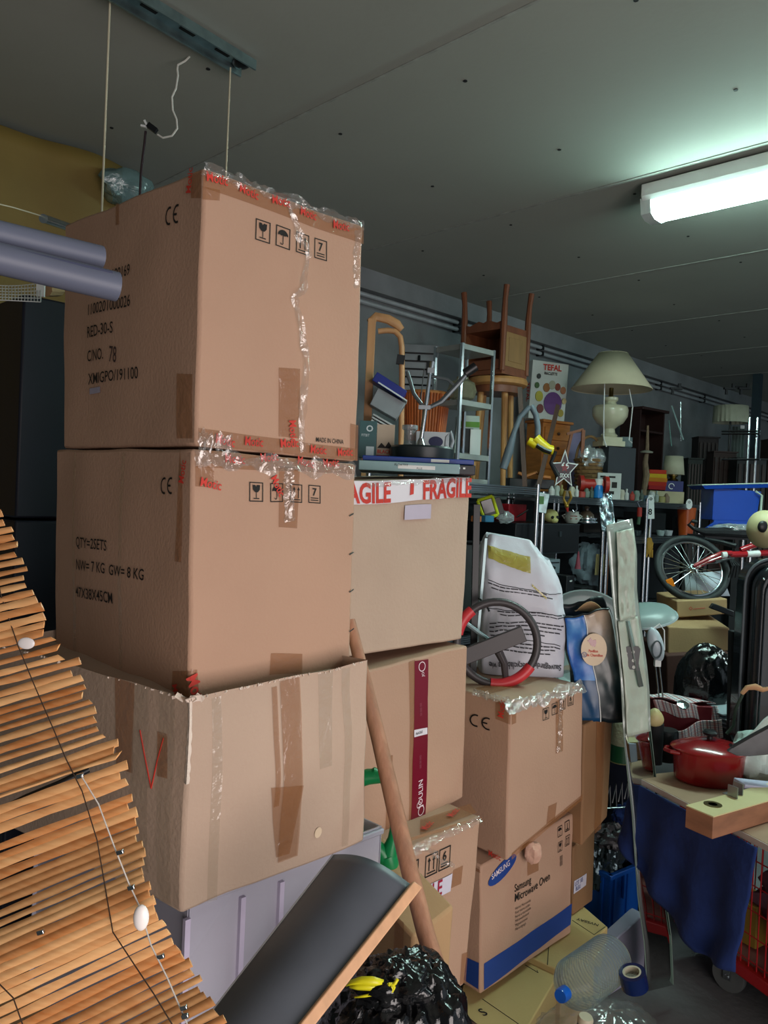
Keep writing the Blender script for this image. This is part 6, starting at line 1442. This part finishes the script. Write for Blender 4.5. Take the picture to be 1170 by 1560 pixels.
# tea towel
TOW = None
def towel():
    mt = bpy.data.materials.new('check_towel'); mt.use_nodes = True; nt = mt.node_tree; N = nt.nodes; L = nt.links; b = N['Principled BSDF']; b.inputs['Roughness'].default_value = .9
    vc = N.new('ShaderNodeVertexColor'); vc.layer_name = 'uvc'; sp_ = N.new('ShaderNodeSeparateColor'); L.new(vc.outputs[0], sp_.inputs[0])
    def stripes(ch, k, ph, th):
        a = N.new('ShaderNodeMath'); a.operation = 'MULTIPLY_ADD'; L.new(sp_.outputs[ch], a.inputs[0]); a.inputs[1].default_value = k; a.inputs[2].default_value = ph
        f = N.new('ShaderNodeMath'); f.operation = 'FRACT'; L.new(a.outputs[0], f.inputs[0]); g_ = N.new('ShaderNodeMath'); g_.operation = 'LESS_THAN'; L.new(f.outputs[0], g_.inputs[0]); g_.inputs[1].default_value = th; return g_
    prev = None
    for ch, k, ph, th, c, fac in ((0, 9, 0, .26, '9C3030', .7), (1, 5, .1, .2, '9C3030', .6), (0, 9, .5, .1, '2A3358', .9), (1, 5, .6, .1, '2A3358', .9)):
        s_ = stripes(ch, k, ph, th); ml = N.new('ShaderNodeMath'); ml.operation = 'MULTIPLY'; L.new(s_.outputs[0], ml.inputs[0]); ml.inputs[1].default_value = fac
        mx = N.new('ShaderNodeMix'); mx.data_type = 'RGBA'; L.new(ml.outputs[0], mx.inputs['Factor'])
        if prev: L.new(prev.outputs['Result'], mx.inputs['A'])
        else: mx.inputs['A'].default_value = lin('DCD8DA')
        mx.inputs['B'].default_value = lin(c); prev = mx
    L.new(prev.outputs['Result'], b.inputs['Base Color']); return mt
TW = towel()
m_ = G(1042, 2.98, zB)
tw = thing('checked_tea_towel', 'red white and blue checked tea towel crumpled behind the casserole', 'tea towel', org(m_))
def tsheet(fn, name):
    n1, n2 = 30, 16; o = MB(m_).grid(fn, n1, n2).build(name, TW, tw, solid=.003, smooth=70)
    a = o.data.color_attributes.new('uvc', 'FLOAT_COLOR', 'POINT')
    for j in range(n2+1):
        for i in range(n1+1): a.data[j*(n1+1)+i].color = (i/n1, j/n2, 0, 1)
tsheet(lambda u, v: (-56+98*u-8*v, -8+60*v, 62-5*u+3*math.sin(u*9+v*3)-6*v), 'upper_fold')
tsheet(lambda u, v: (-54+100*u+6*v, -10-4*math.sin(u*5), 60-8*u-(16+10*u)*v+2*math.sin(u*14)), 'front_drape')
tsheet(lambda u, v: (-50+96*u+4*v, -24-8*math.sin(u*6), 14+26*u-(18+10*u)*v+2*math.sin(u*12)), 'lower_drape')
o = MB(m_).box((-2, 16, 27), (78, 52, 54)).build('red_box', simple('7A1C28', .6), bev=.004); tag(o, 'dark red box under the checked tea towel', 'box')
m_ = G(997, 2.66, zB+.13)
tag(MB(m_).ball((0, 0, 14), (13, 12, 14), 14, fn=lambda p: V((p.x*(1-.02*p.z), p.y, p.z))).build('pale_gourd', mat('pale_yellow', 'B4A878', .5, var=.1)), 'pale yellow gourd-like dome beside the mirror strip', 'gourd')
tag(MB(G(997, 2.68, zB)).lathe([(11, 0), (11, 61), (0, 61)], 20).build('dark_jar', DK), 'dark jar under the pale gourd', 'jar')
# glass shelves, bag, white box, tray
m_ = G(1104, 3.0, zB)
gp = thing('glass_sheets', 'stack of thin glass sheets with white edges right of the tea towel', 'glass', org(m_))
for i in range(4): MB(m_).box((4+2*i, 8-3*i, 46-6*i), (58-4*i, 60, 2.2), (0, -6-3*i, 14)).build('sheet', mat('glass_sheet_%d' % (i % 2), '8FA0A8' if i % 2 else 'B0BCC4', .1, trans=.2), gp, bev=.0005)
tag(MB(m_).box((0, 22, 15), (40, 36, 30)).build('dark_box', DK), 'dark box under the stack of glass sheets', 'box')
m_ = G(1150, 2.42, zB)
PB = mat('white_bag_film', 'B4C4C0', .3, bump=.5, bscale=18, var=.06)
g = thing('white_plastic_bag', 'white plastic bag peaked up at the right edge behind the casserole', 'plastic bag', org(m_))
MB(m_).grid(lambda u, v: (-44+96*u+4*noise.noise(V((u*4, v*5, 1))), 20*v+34+8*noise.noise(V((u*3, v*4, 8))), (12+(88*u if u < .9 else 79))*(1-.65*v*(1-.3*u))+30*(1-v)+4*noise.noise(V((u*6, v*5, 4)))), 26, 20).build('bag_skin', PB, g, solid=.003, smooth=60)
MB(m_).ball((26, 60, 40), (40, 34, 40), 18, amp=.3, fr=2, seed=5).build('bag_body', PB, g)
m_ = G(1160, 2.3, zB)
tag(MB(m_).box((2, 20, 17), (66, 30, 34), (0, 6, 8)).build('white_box', simple('A6A6BC', .6), bev=.002), 'plain pale lilac box right of the red casserole', 'box')
m_ = K(1152, 1132, 2.34)
g = thing('black_grill_tray', 'black rimmed tray tilted over the pale lilac box at the right edge', 'tray', org(m_))
MB(m_).prism([(-44, -14), (-36, -6), (10, 22), (44, 44), (50, 40), (50, 10), (20, -16), (-10, -20), (-30, -20)], -3, 3).build('tray_face', mat('smoky_plastic', '3A3C40', .2, var=.3, scale=20), g, bev=.002)
MB(m_).tube([(-46, -16, 0)]+[(x, -4, z) for x, z in ((-38, -6), (-10, 12), (20, 30), (48, 48))][0:4], 2.6, 8).build('black_rim', BLACK, g)
m_ = K(1146, 1052, 2.62)
g = thing('straw_handle', 'curved straw-coloured handle with dark strap above the white plastic bag', 'handle', org(m_))
MB(m_).tube([(-16, 0, -6), (-8, 0, 4), (4, 0, 6), (16, 0, 2), (24, 0, 4)], [3, 4, 5, 4, 3], 10).build('handle', mat('straw_wrap', 'A87C5A', .8), g)
MB(m_).tube([(-14, 0, -6), (-24, 0, -30), (-26, 0, -56), (-36, 0, -68)], 2.4, 8).build('strap', simple('2C3A30', .8), g)
# white kitchen tool
m_ = K(1000, 1000, 2.95)
g = thing('hand_mixer', 'white hand mixer standing on its two long beaters behind the tea towel', 'hand mixer', at(1010, 1066, 2.95))
MB(m_).ball((-2, 0, 18), (12, 9, 26), 16, fn=lambda p: V((p.x+p.z*-.25, p.y, p.z))).build('mixer_body', simple('A4B0B8', .3), g)
v_ = [( -2+7*math.cos(R(a))-1, -9, 12+13*math.sin(R(a))) for a in range(0, 360, 20)]; MB(m_).tube(v_, 1.2, 6, closed=True).build('oval_ring', simple('4A5458', .3), g)
MB(m_).box((2, 0, -10), (9, 7, 10)).build('collar', WHITE, g)
for x in (0, 6): MB(m_).tube([(x-1, 0, -14), (x+7, 0, -62)], 1.2, 6).build('beater', CHROME, g)
MB(m_).tube([(-10, 0, 40), (2, 0, 50), (10, 0, 40), (12, 0, 10)], .9, 6).build('cord', WHITE, g)
m_ = G(1040, 2.86, zB+.155)
tag(MB(m_).lathe([(8, 0), (9, 3), (0, 5)], 20, m=Matrix.Rotation(R(30), 4, 'X')).build('metal_disc', CHROME), 'small round metal lid on top of the checked tea towel', 'lid')

# black bag and suitcase
m_ = G(1082, 3.1, zB)
g = thing('rubbish_bag', 'shiny black rubbish bag leaning under the cartons beside the suitcase', 'rubbish bag', org(m_))
MB(m_).ball((0, 20, 62), (48, 36, 66), 50, amp=.08, fr=1.3, seed=14, ridge=True).build('bag', BAG, g, smooth=60)
m_ = G(1160, 2.75, zB)
g = thing('suitcase', 'large black hard shell suitcase standing at the right edge', 'suitcase', org(m_))
SC = mat('suitcase_black', '10161C', .25, coat=.4)
def rr(w_, h, r, x0=0, z0=0):
    P = []
    for cx, cz, a0 in ((x0+w_-r, z0+h-r, 0), (x0+r, z0+h-r, 90), (x0+r, z0+r, 180), (x0+w_-r, z0+r, 270)):
        for a in range(0, 91, 15): P.append((cx+r*math.cos(R(a0+a)), cz+r*math.sin(R(a0+a))))
    return P
MB(m_).prism(rr(190, 306, 40, -38, 2), 0, 34).build('rear_shell', SC, g, bev=.008)
MB(m_).prism(rr(182, 296, 38, -33, 6), -26, 0).build('front_shell', SC, g, bev=.02)
for off in (0, 5):
    MB(m_).tube([(x, -26.2-off*.2, z) for x, z in rr(168-off*2, 284-off*2, 34, -26+off, 12+off)], 1.1, 6, closed=True).build('moulded_ridge', SC, g)
MB(m_).tube([(x, 0, z) for x, z in rr(192, 308, 40, -39, 1)], 2.2, 8, closed=True).build('zip_band', mat('zip_grey', '4A5258', .4), g)
for x, z in ((-24, 280), (10, 16), (-28, 14)): MB(m_).ball((x, -26, z), 2, 8).build('rivet', CHROME, g)
m_ = G(1121, 2.86, zB)
tag(MB(m_).box((-4, 4, 92), (20, 14, 182), (0, -2, 0)).build('black_folder', BLACKM, bev=.003), 'flat black case standing between the rubbish bag and the suitcase', 'case')

# ---- plank with lock hole
ZP = .742
P0, P1, P2 = pz(1045, 1226, .805), pz(1088, 1243, .805), pz(1172, 1192, .805)
dp_ = (P2-P0); dp_.z = 0; dp_.normalize(); sd_ = V((dp_.y, -dp_.x, 0)); wP = (P1-P0).dot(sd_)
pmx = Matrix(((dp_.x, sd_.x, 0, P0.x), (dp_.y, sd_.y, 0, P0.y), (0, 0, 1, .742), (0, 0, 0, 1)))
g = thing('wooden_plank', 'cream topped wooden plank with a brass ringed hole and metal bracket at right', 'plank', P0)
Ln = .62
MB(pmx).box((Ln/2, wP/2, .030), (Ln, wP, .058), (0, 0, 0)).build('plank', mat('raw_wood_side', '8A5E44', .7, stretch=(.3, .3, 1), scale=30, var=.25), g, bev=.002)
MB(pmx).box((Ln/2, wP/2, .0605), (Ln, wP, .003)).build('cream_top', mat('cream_paint', 'C2B486', .5, var=.05), g)
hc_ = pz(1086, 1225, .805); hx, hy = (hc_-P0).dot(dp_), (hc_-P0).dot(sd_)
MB(pmx).lathe([(.012, .0622), (.024, .0622), (.024, .0632), (.012, .0632)], 28, (hx, hy, 0), cap=False).build('brass_ring', mat('brass', '', .3), g)
MB(pmx).lathe([(.0, .0626), (.018, .0626)], 24, (hx, hy, 0)).build('hole', DWOOD, g)
hb = pz(1116, 1214, .805); bx_, by2 = (hb-P0).dot(dp_), (hb-P0).dot(sd_)
MB(pmx).box((bx_, by2, .078), (.004, .03, .032)).box((bx_+.04, by2-.01, .078), (.004, .03, .032)).box((bx_+.02, by2-.015, .064), (.045, .03, .002)).build('metal_bracket', STEEL, g)

# ================================================================== floor area bottom right
m_ = G(926, 2.95, 0, yaw=44.5-90+38)
p = onD(925, 2.93, 0); k_ = Matrix.Translation(p) @ Matrix.Rotation(R(-8), 4, 'Z')
g = thing('blue_crate', 'blue plastic crate on the floor left of the mirror strip', 'crate', p)
Wc, Dc, Hc = .36, .14, .235
mb = MB(k_); mb.box((Wc/2, 0, Hc/2), (Wc, .006, Hc)).box((Wc/2, Dc, Hc/2), (Wc, .006, Hc)).box((0, Dc/2, Hc/2), (.006, Dc, Hc)).box((Wc, Dc/2, Hc/2), (.006, Dc, Hc)).box((Wc/2, Dc/2, .004), (Wc, Dc, .006)); mb.build('crate_walls', BLUE, g)
mb = MB(k_); mb.box((Wc/2, -.004, Hc), (Wc+.03, .02, .018)).box((-.004, Dc/2, Hc), (.02, Dc+.03, .018)).box((Wc/2, Dc+.004, Hc), (Wc+.03, .02, .018)); mb.build('rim', BLUE, g, bev=.003)
mb = MB(k_)
for x in (.02, .10): mb.box((x, -.006, Hc/2), (.01, .01, Hc-.01))
mb.box((-.006, .03, Hc/2), (.01, .01, Hc-.01)).box((.07, -.012, Hc-.05), (.012, .01, .09)); mb.build('rib', BLUE, g)
tag(MB(k_).ball((.05, .07, Hc+.0), (.06, .055, .10), 26, amp=.4, fr=2.4, seed=12, ridge=True).build('foil_bag', mat('dark_foil', '4A5A60', .15, .7, bump=.6, bscale=30)), 'crumpled dark shiny bag sticking out of the blue floor crate', 'plastic bag')
g = thing('bent_tube', 'bent chrome tube sticking out of the blue floor crate', 'tube', k_ @ V((.14, .07, .1)))
MB(k_).tube([(.08, .05, .10), (.14, .05, Hc+.03), (.18, .05, Hc+.08), (.21, .05, Hc+.09), (.26, .06, Hc+.07)], .008, 10).build('tube', CHROME, g)
MB(k_).tube([(.10, .09, .10), (.18, .09, Hc+.02), (.21, .09, Hc+.05), (.27, .09, Hc+.05)], .007, 10).build('tube', mat('whiteish_metal', 'A0A4A4', .3, .5), g)
# dark things above/behind the blue crate
def gb(px, d, z, w_, dd, h, material, label, name='dark_box', cat='box', yaw=0):
    m_ = G(px, d, z, yaw); return tag(MB(m_).box((0, dd/2, h/2), (w_, dd, h)).build(name, material, bev=.004), label, cat), m_
gb(940, 3.35, 0, 90, 90, 190, mat('murky_dark', '1C1C22', .8, var=.5, scale=10), 'dark cluttered box stack behind the blue floor crate', 'dark_box')
o, m_ = gb(958, 3.1, 0, 34, 60, 232, mat('murky_blue', '141A30', .7, var=.3), 'tall dark blue carton behind the mirror strip', 'dark_box')
z_ = (m_ @ V((0, 0, 232))).z
m_ = G(946, 3.12, z_+.002)
g = thing('biscuit_tin', 'round tin with cream upper half and green lower half next to the mirror strip', 'tin', org(m_))
MB(m_).lathe([(15, 0), (17, 1), (17, 26), (16, 27)], 30).build('green_base', simple('1E5A38', .35), g); MB(m_).lathe([(17, 27), (16.5, 30), (15, 60), (14, 62), (0, 64)], 30).build('cream_lid', mat('cream_knit', 'A8A88C', .7, bump=.6, bscale=80), g)
MB(m_).tube([(17.3*math.cos(R(a)), 17.3*math.sin(R(a)), .8) for a in range(0, 360, 15)], .9, 6, closed=True).build('rim', simple('8A8A5C'), g)
tag(MB(K(948, 1240, 3.0)).ball((4, 0, 0), (18, 14, 16), 18, amp=.4, fr=2, seed=4).build('blue_cloth', NAVY), 'small blue cloth bundle left of the mirror strip', 'cloth')
mb = MB(K(935, 1220, 2.98))
for i in range(5): mb.tube([(-20+i*9, 0, 4*math.sin(i*2)), (-16+i*9, 0, 20+3*i), (-12+i*9, 4, -12)], 1.1, 5)
mb.tube([(-30, 0, -14), (30, 0, -8)], 1.1, 5); tag(mb.build('wire_tangle', STEEL), 'tangle of thin steel wires left of the mirror strip', 'wire')
tag(MB(K(930, 1275, 2.97)).ball((4, 0, 0), (24, 14, 14), 18, amp=.6, fr=3, seed=21, ridge=True).build('crumpled_bag', mat('grey_crumple', '3A3A3E', .3, var=.6, scale=20, bump=.5)), 'grey crumpled bag above the blue floor crate', 'plastic bag')
# lavender panel
p = onD(966, 2.68, 0)
tag(MB(Matrix.Translation(p) @ Matrix.Rotation(R(-6), 4, 'Z')).prism([(-.34, 0), (.06, 0), (.06, .20), (.045, .215), (.03, .215), (-.34, .13)], 0, .05).build('foam_panel', simple('7C7A8C', .8), bev=.004), 'lavender grey foam panel standing on the floor in front of the blue crate', 'panel')
tag(MB(frame(onD(985, 2.75, 0))).box((.0, .03, .13), (.05, .04, .26)).build('dark_strip', simple('2E3036', .6), bev=.002), 'dark narrow strip beside the lavender foam panel', 'strip')
# things behind cart at floor
tag(MB(cm).ball((-.32, .62, .36), (.10, .09, .34), 20, amp=.3, fr=2.5, seed=31, ridge=True).build('crumpled_paper', mat('grey_paper', '62646C', .7, var=.4, scale=14, bump=.4)), 'grey crumpled paper bundle between the mirror strip and the red cart', 'paper')

# clear bag, bottle, tape rolls
cbp = at(925, 1590, 2.0)
cb_ = thing('clear_rubbish_bag', 'clear plastic bag holding blue rubbish on the floor at the bottom right', 'plastic bag', (cbp.x, cbp.y, 0))
CF = film('clear_bag_film', '8A9490', .14, .12, .12, 14)
MB(frame(V((cbp.x, cbp.y, .0)))).ball((0, 0, .155), (.19, .16, .17), 40, amp=.12, fr=1.8, seed=3, ridge=True).build('bag_film', CF, cb_, smooth=60)
random.seed(3)
for i in range(9):
    a = random.uniform(0, 6.28); r_ = random.uniform(.02, .11)
    c = ['1E4A9A', '2A5AB0', '4A6A4A', '6A6A60', '1E4A9A', '8A8A80', '2A4A8A', '3A5A50', '5A5048'][i]
    tag(MB(frame(V((cbp.x, cbp.y, 0)))).box((r_*math.cos(a), r_*math.sin(a), .06+.017*i), (.08, .05, .02), (random.uniform(-30, 30), random.uniform(-30, 30), random.uniform(0, 180))).build('rubbish_piece', simple(c, .5), bev=.004), '%s scrap inside the clear rubbish bag, %s' % ({'1E4A9A': 'blue', '2A5AB0': 'bright blue', '4A6A4A': 'green', '6A6A60': 'grey', '8A8A80': 'pale grey', '2A4A8A': 'dark blue', '3A5A50': 'dark green', '5A5048': 'brown'}[c], ['lowest blue piece', 'low bright piece', 'low green piece', 'grey middle piece', 'blue middle piece', 'pale middle piece', 'upper blue piece', 'upper green piece', 'topmost brown piece'][i]), 'scrap')
a, b = at(860, 1513, 2.02), at(932, 1458, 2.24)
ax = (b-a).normalized(); mm = Matrix.Translation(a) @ ax.to_track_quat('Z', 'Y').to_matrix().to_4x4(); Lb = (b-a).length
BP = mat('pet_plastic', 'A6C8D0', .06, trans=.85, var=.02, alpha=.55, ior=1.2)
g = thing('water_bottle', 'large clear ribbed water bottle with blue cap lying on the clear bag', 'bottle', a)
prof = [(.016, .0), (.018, .01), (.03, .02), (.055, .045), (.062, .06)]
n_ = 15
for i in range(n_): z = .065+(Lb-.075)*i/n_; prof += [(.064, z), (.0655, z+(Lb-.075)/n_*.3), (.0655, z+(Lb-.075)/n_*.6), (.0615, z+(Lb-.075)/n_*.85)]
prof += [(.06, Lb-.005), (.05, Lb), (.0, Lb-.004)]
MB(mm).lathe(prof, 36).build('bottle_body', BP, g)
MB(mm).lathe([(.0, -.024), (.016, -.024), (.018, -.018), (.018, .004), (.0, .004)], 24).build('cap', mat('blue_cap', '1656B4', .15), g)
p = at(965, 1492, 2.12)
mm = Matrix.Translation(p) @ Matrix.Rotation(R(-14), 4, 'Y') @ Matrix.Rotation(R(-8), 4, 'X')
g = thing('tape_roll', 'dark blue roll of tape standing on the clear bag below the bottle', 'tape roll', p)
MB(mm).lathe([(.024, -.022), (.036, -.022), (.036, .022), (.024, .022), (.024, -.022)], 40, cap=False).build('tape', mat('navy_tape', '0E1E48', .2), g)
mb = MB(mm); mb.lathe([(.020, -.022), (.0245, -.022), (.0245, .0225), (.020, .0225), (.02, -.022)], 30, cap=False); mb.build('core', mat('pale_core', 'B8B09C', .8), g)
MB(mm).lathe([(0, .008), (.02, .008)], 20).build('inner_paper', mat('speckled_paper', 'A8A49A', .8, scale=200, var=.5), g)
p = at(892, 1552, 1.9)
g = thing('paint_tube', 'small dark blue canister with a cream lid at the bottom edge', 'canister', p-V((0, 0, .06)))
MB(Matrix.Translation(p) @ Matrix.Rotation(R(6), 4, 'X')).lathe([(.017, -.07), (.018, -.004), (.0, -.004)], 24).build('body', simple('141C4A', .3), g)
MB(Matrix.Translation(p) @ Matrix.Rotation(R(6), 4, 'X')).lathe([(.0185, -.010), (.019, .0), (.016, .006), (0, .006)], 24).build('lid', simple('B0A890', .5), g)
